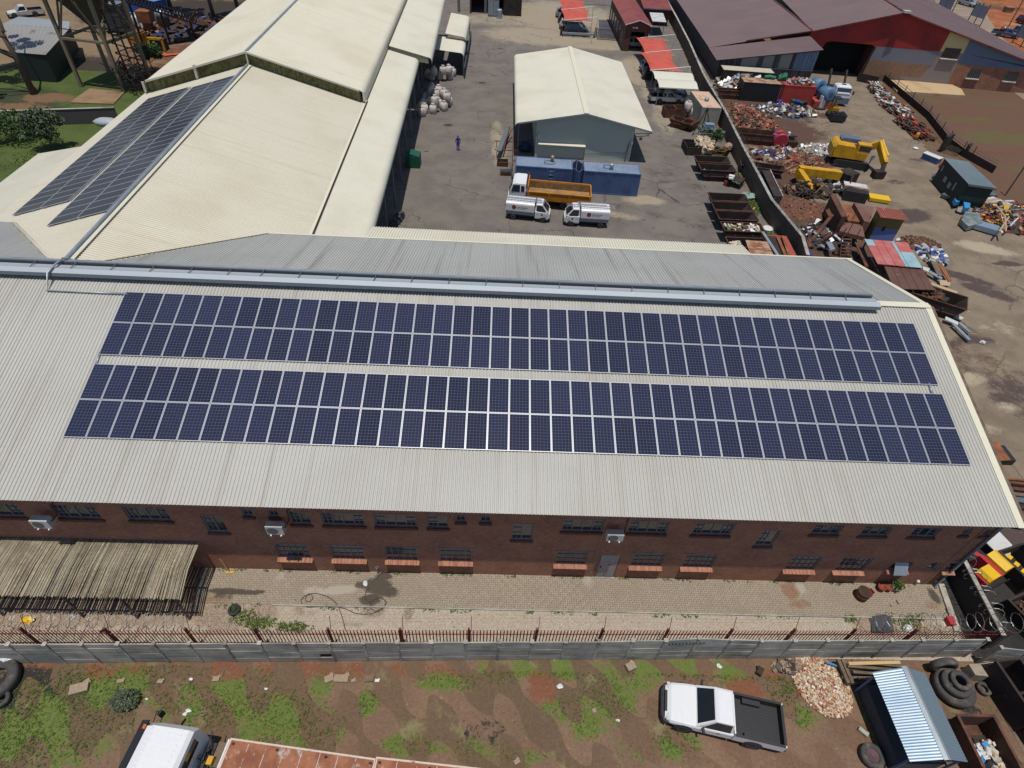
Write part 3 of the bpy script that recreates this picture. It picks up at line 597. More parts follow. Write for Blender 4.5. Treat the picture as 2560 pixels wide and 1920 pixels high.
# lean-to wall under that strip
mb=MB(); mb.box(11.3,38.2,21.9,22.0,0,7.2); wpart('rear_wall',mb,MT['cream_clean'],bld)
# valley gutters
mb=MB(); mb.beam((-3.9,11.9,10.42),(-11.95,19.85,8.19),.22,.02); mb.beam((-3.55,11.95,10.42),(-11.6,19.9,8.22),.03,.05); wpart('valley_gutter',mb,M('dirty_valley_gutter',P(168,156,134),.7,spots=(P(110,100,84),2,.5,.65)),bld)
mb=MB(); mb.beam((-2.1,12.55,10.28),(4.85,19.97,8.17),.09,.05); wpart('valley_gutter',mb,M('dark_valley_gutter',P(120,108,86),.7,fine=.3),bld)
# ridge ventilator
ve=bpy.data.objects.new('ridge_ventilator',None); COL.objects.link(ve); ve.parent=bld; ve.location=-bld.location
VX=41.55
def vprof(pts,x0,x1,th,name,mat):
    m_=MB(); 
    for i in range(len(pts)-1):
        (ya,za),(yb2,zb2)=pts[i],pts[i+1]
        n=Vector((0,-(zb2-za),yb2-ya)).normalized()*th
        m_.add([(x0,ya,za),(x1,ya,za),(x1,yb2,zb2),(x0,yb2,zb2),(x0,ya-n.y,za-n.z),(x1,ya-n.y,za-n.z),(x1,yb2-n.y,zb2-n.z),(x0,yb2-n.y,zb2-n.z)],[(0,1,2,3),(7,6,5,4),(0,4,5,1),(2,6,7,3),(0,3,7,4),(1,5,6,2)])
    return m_.build(name,mat,ve)
vprof([(10.62,10.67),(10.70,10.83)],X0,VX,.015,'front_lip',MT['galv_dark'])
vprof([(10.70,10.832),(11.0,10.94)],X0,VX,.015,'front_apron',M('vent_apron',P(188,196,202),.5,.1,fine=.04))
vprof([(11.0,10.941),(11.12,10.90),(11.25,10.89),(11.36,10.905)],X0,VX-.1,.012,'throat_sheet',M('vent_throat',P(176,182,186),.5,.1,fine=.05))
vprof([(11.56,10.70),(11.57,10.955),(11.66,10.97)],X0,VX-.15,.012,'back_rail',MT['galv_dark'])
vprof([(11.66,10.97),(12.0,10.85),(12.08,10.67)],X0,VX-.1,.012,'back_apron',MT['galv'])
m_=MB(); m_.box(X0,VX-.2,11.2,11.5,10.5,10.66); m_.build('vent_slot',MT['black'],ve)
bx=[-4.23,-2.15,-.1,1.92,3.94,5.96]+[7.69+2.0*i for i in range(17)]
for i,x in enumerate(bx):
    m_=MB(); m_.tube([(x-.03,11.0,10.95),(x,11.16,10.97),(x+.03,11.34,10.99),(x+.04,11.6,10.985)],.022,5); m_.build('brace',MT['galv_dark'],ve)
# wall cables, vent pipes, down pipe
for (p,q) in (((640,1284),(701,1423)),((1520,1291),(1475,1442)),((2458,1319),(2306,1460))):
    x=GY(*q,0).x; m_=MB(); m_.tube([(x,-.02,7.0),(x,-.02,.02)],.016,5); wpart('wall_cable',m_,MT['wire'],bld)
x=44.95; m_=MB(); m_.tube([(x+.02,-.55,6.95),(x,-.09,6.6),(x,-.09,.1),(x,-.25,.05)],.075,8); m_.tube([(x-.3,-.02,2.6),(x,-.12,2.6)],.03,5); wpart('downpipe',m_,M('grey_downpipe',P(128,134,146),.5,fine=.06),bld,True)
for px_ in (220,565,906,1240,1895,2208):
    x=gx(px_,1285); m_=MB(); m_.beam((x,-.62,6.95),(x,0,6.55),.07,.09); wpart('eave_bracket',m_,MT['brick_dark'],bld)

# ---------------------------------------------------------------- air conditioners on the front wall
def aircon(xl,xr,z0,z1,lab):
    xc=(xl+xr)/2; t=thing('air_conditioner',lab,'air conditioner',(xc,-.46,z0),0,'air conditioner units on the brick wall'); wd=(xr-xl)/2
    m_=MB(); m_.box(-wd,wd,-.16,.16,.06,z1-z0); part('casing',m_,MT['white_d'],t)
    m_=MB(); m_.lathe([(.0,-.172),(.24,-.172),(.26,-.163),(.0,-.163)],(-wd*.25,0,(z1-z0)/2+.03),'y',16); part('fan_grille',m_,MT['galv_dark'],t)
    for s in (-1,1):
        m_=MB(); m_.box(s*wd*.6-.03,s*wd*.6+.03,-.22,.46,.0,.055); m_.beam((s*wd*.6,.44,-.3),(s*wd*.6,-.1,.0),.03); part('bracket',m_,MT['white'],t)
    m_=MB(); m_.tube([(wd+.02,0,.4),(wd+.15,.38,.5),(wd+.17,.43,1.2),(wd+.5,.43,1.5)],.025,6); part('hose',m_,MT['black'],t)
aircon(-.68,.12,4.46,5.12,'white air conditioner on the brick wall above the reed canopy')
aircon(9.93,10.72,4.43,5.13,'white air conditioner beside a thin cable, left of the small upper windows')
aircon(25.9,26.7,4.62,5.2,'white air conditioner on the brick wall straight above the steel door')

# ---------------------------------------------------------------- solar panels
def panel_mat(name, cell, grid, nx, ny, rough=.12):
    m,nt,b=newmat(name); tc=nt.nodes.new('ShaderNodeTexCoord'); sep=nt.nodes.new('ShaderNodeSeparateXYZ'); nt.links.new(tc.outputs['Generated'],sep.inputs[0])
    def line(sock,n,wd):
        f=_math(nt,'FRACT',_math(nt,'MULTIPLY',sock,n)); f=_math(nt,'ABSOLUTE',_math(nt,'SUBTRACT',f,.5))
        return _math(nt,'GREATER_THAN',f,.5-wd)
    l=_math(nt,'MAXIMUM',line(sep.outputs[0],nx,.030),line(sep.outputs[1],ny,.034))
    oi=nt.nodes.new('ShaderNodeObjectInfo'); 
    hs=nt.nodes.new('ShaderNodeMapRange'); hs.inputs[3].default_value=.78; hs.inputs[4].default_value=1.25; nt.links.new(oi.outputs['Random'],hs.inputs[0])
    g=nt.nodes.new('ShaderNodeCombineColor'); [nt.links.new(hs.outputs[0],g.inputs[i]) for i in range(3)]
    pos=wpos(nt); c0=_mix(nt,_noise(nt,pos,5,3),cell,(cell[0]*1.6,cell[1]*1.25,cell[2]*1.15,1)); c0=_mix(nt,1.0,c0,g.outputs[0],'MULTIPLY')
    c=_mix(nt,l,c0,grid); nt.links.new(c,b.inputs['Base Color']); b.inputs['Roughness'].default_value=rough; b.inputs['Specular IOR Level'].default_value=.5 if rough<.2 else .22
    return m
MT['cell']=panel_mat('blue_solar_cells',(.013,.0165,.036,1),(.10,.12,.17,1),6,12)
MT['cell2']=panel_mat('dark_solar_cells',(.024,.027,.034,1),(.030,.033,.040,1),6,12,.34)
def solar(name,wd,hg,cell,label,group,fr=.032,th=.04):
    t=thing(name,label,'solar panel',(0,0,0),0,group)
    m_=MB()
    m_.box(-wd/2,wd/2,0,fr,0,th); m_.box(-wd/2,wd/2,hg-fr,hg,0,th); m_.box(-wd/2,-wd/2+fr,fr,hg-fr,0,th); m_.box(wd/2-fr,wd/2,fr,hg-fr,0,th)
    part('frame',m_,MT['alu'],t)
    m_=MB(); m_.add([(-wd/2+fr,fr,th-.006),(wd/2-fr,fr,th-.006),(wd/2-fr,hg-fr,th-.006),(-wd/2+fr,hg-fr,th-.006)],[(0,1,2,3)]); m_.box(-wd/2+fr,wd/2-fr,fr,hg-fr,.004,th-.02)
    part('glass',m_,cell,t)
    return t
pp=solar('solar_panel',.995,1.95,MT['cell'],'x','blue solar panels on the grey roof')
ROWN=['top row','second row','third row','lowest row']
def ordn(i,n):
    if i==0: return 'leftmost panel'
    if i==n-1: return 'rightmost panel'
    return (ORD[i]+' panel from the left') if i<n/2 else (ORD[n-1-i]+' panel from the right')
U0=2.01; first=True
for rrow,dist in enumerate((3*1.968+.511,2*1.968+.511,1.968,0)):
    for i in range(42):
        xx=.836+1.012*(i+.5); d=dist+.009
        lc=(xx,2.01+d*math.cos(SL)-.11*math.sin(SL),8.0+d*math.sin(SL))
        lab='blue solar panel, '+ordn(i,42)+' in the '+ROWN[rrow]+' on the grey roof'
        if first: o=pp; first=False; o.location=lc; o['label']=lab
        else: o=dup(pp,lc,None,lab)
        o.rotation_euler=(SL,0,0)
# mounting rails under the panels show as thin legs
rl=MB()
for d in (.35,1.55,1.968+.35,1.968+1.55,2*1.968+.86,2*1.968+2.06,3*1.968+.86,3*1.968+2.06):
    p=Vector((.8,2.01+d*math.cos(SL),7.985+d*math.sin(SL))); rl.beam(p,p+Vector((42.6,0,0)),.04,.05)
rl=solo('mounting_rails',rl,MT['galv'],'aluminium mounting rails carrying the blue panels on the grey roof','rail',kind='stuff')

# galvanised conduit pipes
def rp(px_,py_,off=.09): 
    q=GP(px_,py_,(0,2.01,7.94+off),(0,-math.sin(SL),math.cos(SL))); return q
m_=MB(); pA=rp(318,735); pB=rp(118,726)
m_.tube([pA,pB,Vector((pB.x-.02,10.56,10.9)),Vector((pB.x+.1,11.0,11.05)),Vector((pB.x+.25,11.7,11.1)),(pB.x+.3,12.15,10.72)],.055,8)
solo('conduit_pipe',m_,MT['galv'],'galvanised conduit climbing over the ridge ventilator at the left end of the panels','pipe','galvanised conduits',True)
m_=MB(); m_.tube([rp(251,880,.07),rp(240,912,.07)],.055,8); solo('conduit_pipe',m_,MT['galv'],'short galvanised conduit bridging the panel arrays at their left end','pipe','galvanised conduits',True)
m_=MB(); m_.tube([rp(2322,958,.07),rp(2331,985,.07)],.055,8); solo('conduit_pipe',m_,MT['galv'],'short galvanised conduit bridging the panel arrays at their right end','pipe','galvanised conduits',True)
# ================================================================== cream roofed factory hall behind, at right angles
CO=Vector((-3.14,12.18,0)); CA=R_(1.6)
hall=thing('factory_hall','large factory hall with cream ribbed roof and a raised rear section','building',CO,CA)
# local frame: x across, y along the ridge
SLp,SRp=.29,.297
def zL(x): return 10.56+SLp*x
def zR(x): return 10.56-SRp*x
mb=MB()
mb.corr((0,-.7,10.56),(0,36,10.56),(10.55,36,zR(10.55)),(10.55,-.7,zR(10.55)),pitch=.2,h=.04); part('roof',mb,MT['cream'],hall,label='right slope of the lower cream roof')
mb=MB(); mb.corr((-11.05,36,zL(-11.05)),(-11.05,-.7,zL(-11.05)),(0,-.7,10.56),(0,36,10.56),pitch=.2,h=.04); part('roof',mb,MT['cream'],hall,label='left slope of the lower cream roof, carrying dark panels')
# side extension on the left
mb=MB(); mb.corr((-16.0,23.5,zL(-16)-.02),(-16.2,-6,zL(-16.2)-.02),(-10.9,-6,zL(-10.9)-.02),(-10.9,22,zL(-10.9)-.02),pitch=.2,h=.04); part('side_roof',mb,MT['cream_clean'],hall)
# raised section
RB=1.14; EX=10.25
def raised(x): return 10.56+RB-.293*abs(x)
for s in (-1,1):
    mb=MB(); a=(s*EX,34.2,raised(EX)); b=(s*EX,90,raised(EX)); c=(0,90,raised(0)); d=(0,34.2,raised(0))
    if s>0: mb.corr(a,b,c,d,pitch=.2,h=.035)
    else: mb.corr(b,a,d,c,pitch=.2,h=.035)
    # rounded drop at the eave
    prev=(s*EX,raised(EX)+.03)
    for k in range(1,7):
        an=R_(16)+R_(74)*k/6; q=(s*(EX+.55*(math.sin(an)-math.sin(R_(16)))),raised(EX)+.03-.55*(math.cos(R_(16))-math.cos(an)))
        mb.add([(prev[0],34.2,prev[1]),(prev[0],90,prev[1]),(q[0],90,q[1]),(q[0],34.2,q[1])],[(0,1,2,3) if s<0 else (3,2,1,0)]); prev=q
    mb.add([(prev[0],34.2,prev[1]),(prev[0],90,prev[1]),(prev[0],90,prev[1]-1.3),(prev[0],34.2,prev[1]-1.3)],[(0,1,2,3)])
    part('raised_roof',mb,MT['cream'],hall,True)
    m2=MB(); m2.beam((0,34.22,raised(0)+.02),(s*EX,34.22,raised(EX)+.02),.30,.16,0,(0,0,1)); m2.beam((s*(EX+.36),34.26,raised(EX)-.06),(s*(EX+.38),34.26,raised(EX)-1.0),.22,.12)
    part('verge_trim',m2,MT['cream_clean'],hall)
    m3=MB(); n=int(EX/.17)
    for i in range(n):          # ribbed end cladding
        x=i*EX/n; x2=(i+.55)*EX/n; x3=(i+1)*EX/n
        for (xa,xb,yy) in ((x,x2,34.42),(x2,x3,34.47)):
            m3.add([(s*xa,yy,raised(xa)-1.35),(s*xb,yy,raised(xb)-1.35),(s*xb,yy,raised(xb)),(s*xa,yy,raised(xa))],[(0,1,2,3)])
    part('end_cladding',m3,MT['ventlouvre'],hall)
mb=MB(); mb.box(-5.3,-5.1,34.1,34.4,9.2,10.4); mb.beam((0.02,34.15,10.5),(.02,34.15,11.75),.12); part('end_post',mb,MT['cream_clean'],hall)
mb=MB(); mb.tube([(0,34.2,raised(0)+.06),(0,90,raised(0)+.06)],.11,6); part('ridge_cap',mb,MT['galv'],hall)
mb=MB(); mb.beam((0.15,-.3,10.62),(.15,34.1,10.62),.34,.03); part('ridge_cap',mb,MT['cream_clean'],hall)
mb=MB(); mb.tube([(-.02,-.2,10.72),(-.02,33.9,10.72)],.10,8); part('cable_duct',mb,MT['galv'],hall)
# right lean-to with rounded eave
def leanto(name,x0,z0,x1,z1,y0,y1,r,drop,mat,par=hall):
    m_=MB(); m_.corr((x1,y0,z1),(x1,y1,z1),(x0,y1,z0),(x0,y0,z0),pitch=.2,h=.03)
    an0=math.atan2(z0-z1,x1-x0); prev=(x1,z1+.015)
    for k in range(1,8):
        an=an0+(R_(90)-an0)*k/7; q=(x1+r*(math.sin(an)-math.sin(an0)),z1+.015-r*(math.cos(an0)-math.cos(an)))
        m_.add([(prev[0],y0,prev[1]),(prev[0],y1,prev[1]),(q[0],y1,q[1]),(q[0],y0,q[1])],[(3,2,1,0)]); prev=q
    m_.add([(prev[0],y0,prev[1]),(prev[0],y1,prev[1]),(prev[0],y1,prev[1]-drop),(prev[0],y0,prev[1]-drop)],[(3,2,1,0)])
    part(name,m_,mat,par,True); return prev
leanto('lean_to_roof',10.75,7.42,14.0,6.62,8.2,52.9,.55,.12,MT['cream_clean'])
mb=MB(); mb.beam((10.62,8.3,7.5),(10.62,35.2,7.5),.2,.05); part('box_gutter',mb,MT['cream_flash'],hall)
mb=MB(); mb.beam((10.8,8.3,7.45),(10.8,35,7.45),.09,.04); part('gutter_gap',mb,MT['rust_dark'],hall)
leanto('lean_to_roof',10.8,7.75,15.6,6.65,53.4,90,.5,.3,MT['cream_clean'])
mb=MB(); 
for i in range(26):
    x=10.9+i*.18; z=7.72-(x-10.8)*.228; mb.add([(x,53.45+.04*(i%2),z-.75),(x+.18,53.45+.04*(i%2),z-.75),(x+.18,53.45+.04*(i%2),z-.02),(x,53.45+.04*(i%2),z-.02)],[(0,1,2,3)])
mb.box(10.9,15.6,53.5,53.6,6.0,6.35); part('end_cladding',mb,M('lean_to_end',P(200,196,160),.7,fine=.1),hall)
# walls
mb=MB(); mb.box(-10.7,10.4,8,90,0,7.2); part('wall',mb,MT['cream_clean'],hall)
mb=MB(); mb.box(-15.7,-10.7,-5.8,23.2,0,5.6); part('side_wall',mb,MT['cream_clean'],hall)
for y in range(9,90,6): mb=MB(); mb.box(13.7,13.9,y,y+.2,0,6.5); part('column',mb,MT['grey_steel'],hall)
# dark solar panels on the left slope
RL=math.atan(SLp)
dp=solar('solar_panel',1.0,2.13,MT['cell2'],'x','dark solar panels on the cream roof',fr=.03); fst=True
def cream_world(x,y,z): 
    q=Matrix.Rotation(CA,3,'Z')@Vector((x,y,z)); return q+Vector((CO.x,CO.y,0))
for strip,(xlo,y0,n) in enumerate(((-9.2,9.15,22),(-4.5,5.6,25))):
    for cx in range(2):
        for i in range(n):
            xb=xlo+cx*2.085+.0; lc=cream_world(xb,y0+1.02*(i+.5),zL(xb)+.12)
            where=('outer' if cx==0 else 'inner')+' column, '+('left' if strip==0 else 'right')+' strip'
            e='nearest' if i==0 else ('farthest' if i==n-1 else ((ORD[i]+' nearest') if i<n/2 else (ORD[n-1-i]+' farthest')))
            lab='dark solar panel on the cream roof, '+e+' in the '+where
            if fst: o=dp; fst=False; o.location=lc; o['label']=lab
            else: o=dup(dp,lc,None,lab)
            o.rotation_euler=(Matrix.Rotation(CA,3,'Z')@Matrix.Rotation(-RL,3,'Y')@Matrix.Rotation(-PI/2,3,'Z')).to_euler()
rl=MB()
for xlo,y0,n in ((-9.2,9.15,22),(-4.5,5.6,25)):
    for d in (.45,1.6,2.5,3.7): rl.beam(cream_world(xlo+d,y0-.1,zL(xlo+d)+.085),cream_world(xlo+d,y0+1.02*n+.1,zL(xlo+d)+.085),.04,.05)
    rl.beam(cream_world(xlo+4.28,y0,zL(xlo+4.28)+.1),cream_world(xlo+4.28,y0+1.02*n,zL(xlo+4.28)+.1),.05,.07)
solo('mounting_rails',rl,MT['galv'],'mounting rails under the dark panels on the cream roof','rail',kind='stuff')
# small canopies in the yard beside the hall
cn=thing('loading_canopy','cream bullnose canopy over stacked bulk bags beside the hall','canopy',G(1130,215),CA,'bullnose canopies beside the hall')
# ================================================================== vehicle kit (x forward, origin on the ground at the centre)
def ring(x,hw,zb,zt,r=.12,belly=.04):
    return [(x,-hw+belly,zb),(x,-hw,zb+.12),(x,-hw,zt-r),(x,-hw+r*.35,zt-r*.3),(x,-hw+r,zt),(x,hw-r,zt),(x,hw-r*.35,zt-r*.3),(x,hw,zt-r),(x,hw,zb+.12),(x,hw-belly,zb)]
def wheel(t,x,y,r=.34,w=.22,tag_=True):
    m_=MB(); m_.lathe([(r*.60,-w/2),(r*.93,-w/2),(r,-w/2+.03),(r,w/2-.03),(r*.93,w/2),(r*.60,w/2)],(x,y,r),'y',16); m_.lathe([(0,-w/2+.06),(r*.6,-w/2+.06),(r*.6,w/2-.06),(0,w/2-.06)],(x,y,r),'y',10)
    o=part('wheel',m_,MT['tyre'],t,True)
    s=1 if y>0 else -1
    m_=MB(); m_.lathe([(0,s*(w/2-.055)),(r*.2,s*(w/2-.0)),(r*.42,s*(w/2-.02)),(r*.61,s*(w/2+.004))],(x,y,r),'y',12,caps=False); m_.build('rim',MT['rim'],o,True)
def glassq(t,name,q,mar=(.07,.1,.07,.07),off=.006,mat=None,par=None):
    """inset pane on quad q (bottom-left, bottom-right, top-right, top-left seen from outside)"""
    a,b,c,d=[Vector(p) for p in q]; n=(b-a).cross(d-a).normalized()*off
    f=lambda u,v:(a.lerp(b,u)).lerp(d.lerp(c,u),v)+n
    l,bt,r,tp=mar
    m_=MB(); m_.add([f(l,bt),f(1-r,bt),f(1-r,1-tp),f(l,1-tp)],[(0,1,2,3)]); return part(name,m_,mat or MT['glass'],t)
def cabin(t,b,rf,z1,z2,hw,hwr,paint,rear=True,sides=1,name='cabin',mid=None,glass=True):
    """b=(xrear,xfront) at z1, rf=(xrear,xfront) at z2"""
    m_=MB(); zz=z2-.05
    base=[(b[0],-hw,z1),(b[1],-hw,z1),(b[1],hw,z1),(b[0],hw,z1)]; top=[(rf[0],-hwr,zz),(rf[1],-hwr,zz),(rf[1],hwr,zz),(rf[0],hwr,zz)]
    cap=[(rf[0]+.09,-hwr+.1,z2),(rf[1]-.12,-hwr+.1,z2),(rf[1]-.12,hwr-.1,z2),(rf[0]+.09,hwr-.1,z2)]
    m_.loft([base,top,cap]); o=part(name,m_,paint,t)
    if glass:
        glassq(t,'windscreen',[base[1],base[2],top[2],top[1]],(.06,.07,.06,.06))
        if rear: glassq(t,'rear_window',[base[3],base[0],top[0],top[3]],(.10,.14,.10,.10))
        for s in (0,1):
            A,B,Cc,D=(base[0],base[1],top[1],top[0]) if s==0 else (base[2],base[3],top[3],top[2])
            if sides==1: glassq(t,'side_window',[A,B,Cc,D],(.08,.08,.13,.1) if s==0 else (.13,.08,.08,.1))
            else:
                f=lambda u,v:Vector(A).lerp(Vector(B),u).lerp(Vector(D).lerp(Vector(Cc),u),v)
                for k in range(sides): glassq(t,'side_window',[f(k/sides,0),f((k+1)/sides,0),f((k+1)/sides,1),f(k/sides,1)],(.06,.08,.06,.1))
    return o
def pickup(label,loc,rz,paint,L=5.1,W=1.8,liner=True,group=None,r=.36,double=False):
    t=thing('pickup_truck',label,'pickup truck',loc,rz,group); h=L/2; hw=W/2; cr=-.35 if not double else -.95  # rear of the cab
    m_=MB()
    m_.loft([ring(cr,hw,.42,1.02,.06),ring(.9,hw,.40,1.0,.1),ring(1.15,hw,.40,.99,.12),ring(h-.85,hw-.01,.42,.95,.16),ring(h-.3,hw-.06,.45,.86,.18),ring(h-.06,hw-.22,.5,.72,.1)])
    part('body',m_,paint,t,False)
    m_=MB(); zt=1.04
    m_.box(-h+.08,cr-.04,-hw,-hw+.07,.5,zt); m_.box(-h+.08,cr-.04,hw-.07,hw,.5,zt); m_.box(-h,-h+.08,-hw+.01,hw-.01,.52,zt-.01); m_.box(cr-.10,cr-.04,-hw+.08,hw-.08,.5,zt+.02)
    part('load_bed',m_,paint,t)
    m_=MB(); m_.box(-h+.09,cr-.11,-hw+.08,hw-.08,.5,.62)
    for s in (-1,1): m_.box(-h+.95,-h+1.75,s*(hw-.09)-(.22 if s>0 else 0),s*(hw-.09)+(.22 if s<0 else 0),.62,.86)
    for k in range(12): m_.box(-h+.12,cr-.16,-hw+.14+k*.128,-hw+.19+k*.128,.62,.635)
    if liner:
        m_.box(-h+.085,cr-.11,-hw+.071,-hw+.10,.6,zt+.025); m_.box(-h+.085,cr-.11,hw-.10,hw-.071,.6,zt+.025); m_.box(-h+.081,-h+.11,-hw+.1,hw-.1,.6,zt+.015)
        m_.box(-h+.06,cr-.05,-hw-.004,-hw+.1,zt,zt+.03); m_.box(-h+.06,cr-.05,hw-.1,hw+.004,zt,zt+.03); m_.box(-h-.004,-h+.1,-hw+.1,hw-.1,zt,zt+.02)
    part('bed_liner',m_,MT['black'],t)
    cabin(t,(cr+.02,1.25),(cr+.12,.55),.98,1.68,hw-.05,hw-.2,paint,sides=2 if double else 1)
    m_=MB(); m_.loft([ring(h-.2,hw-.04,.3,.58,.05),ring(h-.02,hw-.12,.3,.58,.05),ring(h+.08,hw-.34,.33,.55,.05)]); part('front_bumper',m_,MT['black'] if liner else paint,t)
    m_=MB(); m_.box(-h-.12,-h+.02,-hw+.06,hw-.06,.38,.56); part('rear_bumper',m_,MT['black'],t)
    m_=MB(); m_.beam((h-.12,-.45,.70),(h-.12,.45,.70),.16,.14); part('grille',m_,MT['black'],t)
    for s in (-1,1):
        m_=MB(); m_.obox((h-.20,s*(hw-.25),.74),(.14,.3,.13),-s*.25); part('headlight',m_,MT['pane_light'],t)
        m_=MB(); m_.obox((.98,s*(hw+.1),1.08),(.09,.22,.15),s*.2); m_.beam((.95,s*(hw-.06),1.03),(.98,s*(hw+.05),1.06),.04); part('mirror',m_,MT['black'],t)
        m_=MB(); m_.box(-h-.004,-h+.05,s*(hw-.1)-.07,s*(hw-.1)+.07,.66,.95); part('tail_light',m_,MT['redplastic'],t)
        m_=MB(); m_.box(.2,.36,s*(hw+.008)-.012,s*(hw+.008)+.012,.88,.91); part('door_handle',m_,MT['black'],t)
        for x in (h-.92,-h+1.3):
            m_=MB(); m_.lathe([(0,-.01),(r*1.22,-.01),(r*1.22,.01),(0,.01)],(x,s*hw,r+.04),'y',14); part('wheel_arch',m_,MT['black'],t)
            wheel(t,x,s*(hw-.1),r,.24)
    return t
MT['pane_light']=M('lamp_glass',P(210,214,216,1.5),.15,fine=0,spec=.8)
def suv(label,loc,rz,paint,L=4.5,W=1.8,H=1.7,name='parked_car',cat='car',group=None,r=.34):
    t=thing(name,label,cat,loc,rz,group); h=L/2; hw=W/2
    m_=MB(); m_.loft([ring(-h+.02,hw-.16,.45,.85,.12),ring(-h+.18,hw-.03,.38,.98,.12),ring(0,hw,.36,.98,.1),ring(h-1.2,hw,.36,.95,.14),ring(h-.3,hw-.08,.42,.82,.18),ring(h-.02,hw-.25,.48,.7,.1)])
    part('body',m_,paint,t)
    cabin(t,(-h+.1,h-1.15),(-h+.38,h-1.95),.95,H,hw-.06,hw-.22,paint,sides=2)
    for s in (-1,1):
        m_=MB(); m_.obox((h-.16,s*(hw-.28),.68),(.14,.3,.14),-s*.3); part('headlight',m_,MT['pane_light'],t)
        m_=MB(); m_.obox((-h+.06,s*(hw-.2),.82),(.08,.14,.26)); part('tail_light',m_,MT['redplastic'],t)
        m_=MB(); m_.obox((h-1.5,s*(hw+.08),1.05),(.09,.18,.13)); part('mirror',m_,paint,t)
        for x in (h-.85,-h+.85): wheel(t,x,s*(hw-.1),r,.21)
    m_=MB(); m_.box(-h-.06,-h+.1,-hw+.12,hw-.12,.36,.58); m_.box(h-.12,h+.05,-hw+.25,hw-.25,.34,.52); part('bumper',m_,MT['black'],t)
    return t
def text_part(s,t,loc,size,mat,rot=(PI/2,0,0),name='lettering',ext=.002):
    cu=bpy.data.curves.new(name,'FONT'); cu.body=s; cu.size=size; cu.extrude=ext; cu.materials.append(mat)
    tmp=bpy.data.objects.new('tmp',cu); COL.objects.link(tmp); dg=bpy.context.evaluated_depsgraph_get(); me=bpy.data.meshes.new_from_object(tmp.evaluated_get(dg)); bpy.data.objects.remove(tmp); bpy.data.curves.remove(cu)
    o=bpy.data.objects.new(name,me); COL.objects.link(o); o.parent=t; o.location=loc; o.rotation_euler=rot; return o
def minitruck(label,loc,rz,flip):
    """small cab-over delivery truck with a white canvas box; lettering on the side that faces the camera (-y when flip=1)"""
    t=thing('delivery_truck',label,'delivery truck',loc,rz,'white delivery trucks with ladders'); L=4.4; h=L/2; hw=.83; wp=MT['white']
    m_=MB(); m_.loft([ring(.72,hw,.36,1.15,.05),ring(1.5,hw,.34,1.12,.06),ring(h-.25,hw-.02,.32,1.05,.12),ring(h,hw-.14,.36,.82,.14)]); part('cab',m_,wp,t)
    cabin(t,(.74,h-.12),(.78,h-.78),1.06,1.86,hw-.03,hw-.14,wp,rear=False)
    m_=MB(); pr=[(-hw,.98),(-hw,1.66),(-hw+.05,1.78),(-hw+.16,1.85),(hw-.16,1.85),(hw-.05,1.78),(hw,1.66),(hw,.98)]
    m_.loft([[(x,p[0],p[1]) for p in pr] for x in (-h,.62)]); part('canvas_box',m_,wp,t)
    m_=MB(); m_.box(-h+.02,.64,-hw+.01,hw-.01,.62,.976)
    for z in (.68,.80,.92): m_.box(-h+.03,.63,-hw-.012,-hw+.02,z-.02,z+.02); m_.box(-h+.03,.63,hw-.02,hw+.012,z-.02,z+.02)
    part('drop_side',m_,M('blue_grey_dropside',P(120,138,160),.5,fine=.08),t)
    m_=MB(); m_.box(-h+.01,.63,-hw-.004,hw+.004,.972,.995); part('red_stripe',m_,MT['redplastic'],t)
    m_=MB(); m_.box(-h+.2,h-.4,-.55,.55,.3,.6); part('chassis',m_,MT['black'],t)
    m_=MB(); m_.loft([ring(h-.15,hw-.02,.26,.44,.04),ring(h+.06,hw-.2,.28,.42,.04)]); part('bumper',m_,MT['black'],t)
    for s in (-1,1):
        for x in (h-.72,-h+.75):
            m_=MB(); m_.lathe([(0,-.008),(.36,-.008),(.36,.008),(0,.008)],(x,s*hw*.985 if x>0 else s*(hw-.12),.34),'y',14); part('wheel_arch',m_,MT['black'],t)
            wheel(t,x,s*(hw-.07),.29,.19)
        m_=MB(); m_.obox((h-.1,s*(hw-.26),.78),(.12,.26,.2),-s*.35); part('headlight',m_,MT['pane_light'],t)
        m_=MB(); m_.obox((h-.38,s*(hw+.12),1.12),(.08,.16,.2)); part('mirror',m_,wp,t)
        m_=MB(); m_.box(.86,1.0,s*(hw+.012)-.01,s*(hw+.012)+.01,.93,.97); part('door_handle',m_,MT['plastic_white'],t)
    s=-1 if flip else 1
    def logo(x,z,r):
        y=s*(hw+.006)
        m_=MB(); m_.lathe([(0,s*.0),(r,s*.0),(r,s*.004),(0,s*.004)],(x,y,z),'y',20); part('logo',m_,M('logo_black',(.02,.015,.015,1),.5,fine=0),t)
        m_=MB(); m_.lathe([(r*.80,s*.0),(r,s*.0),(r,s*.004),(r*.80,s*.004)],(x,y+s*.003,z),'y',20,caps=False); part('logo_ring',m_,MT['redplastic'],t)
        m_=MB(); yy=y+s*.010; mir=s*-1
        zz=[(-.45,.45),(.45,.45),(.45,.28),(-.12,-.28),(.45,-.28),(.45,-.45),(-.45,-.45),(-.45,-.28),(.12,.28),(-.45,.28)]
        vs=[(x+mir*px_*r,yy,z+pz*r) for px_,pz in zz]
        m_.add(vs,[(0,1,2,8,9),(8,2,3,7),(7,3,4,5,6)]); part('logo_sign',m_,M('logo_red',P(226,96,80),.5,fine=0),t)
    inv=-1 if flip else 1   # screen-right direction in local x
    xs=-1 if s>0 else 1
    cx0=-.78+ (-xs*.62)
    logo(cx0,1.39,.21)
    rot=(PI/2,0,0) if s<0 else (PI/2,0,PI)
    text_part('Inver Eyeland',t,(cx0+xs*.27,s*(hw+.005),1.34),.2,MT['black'],rot)
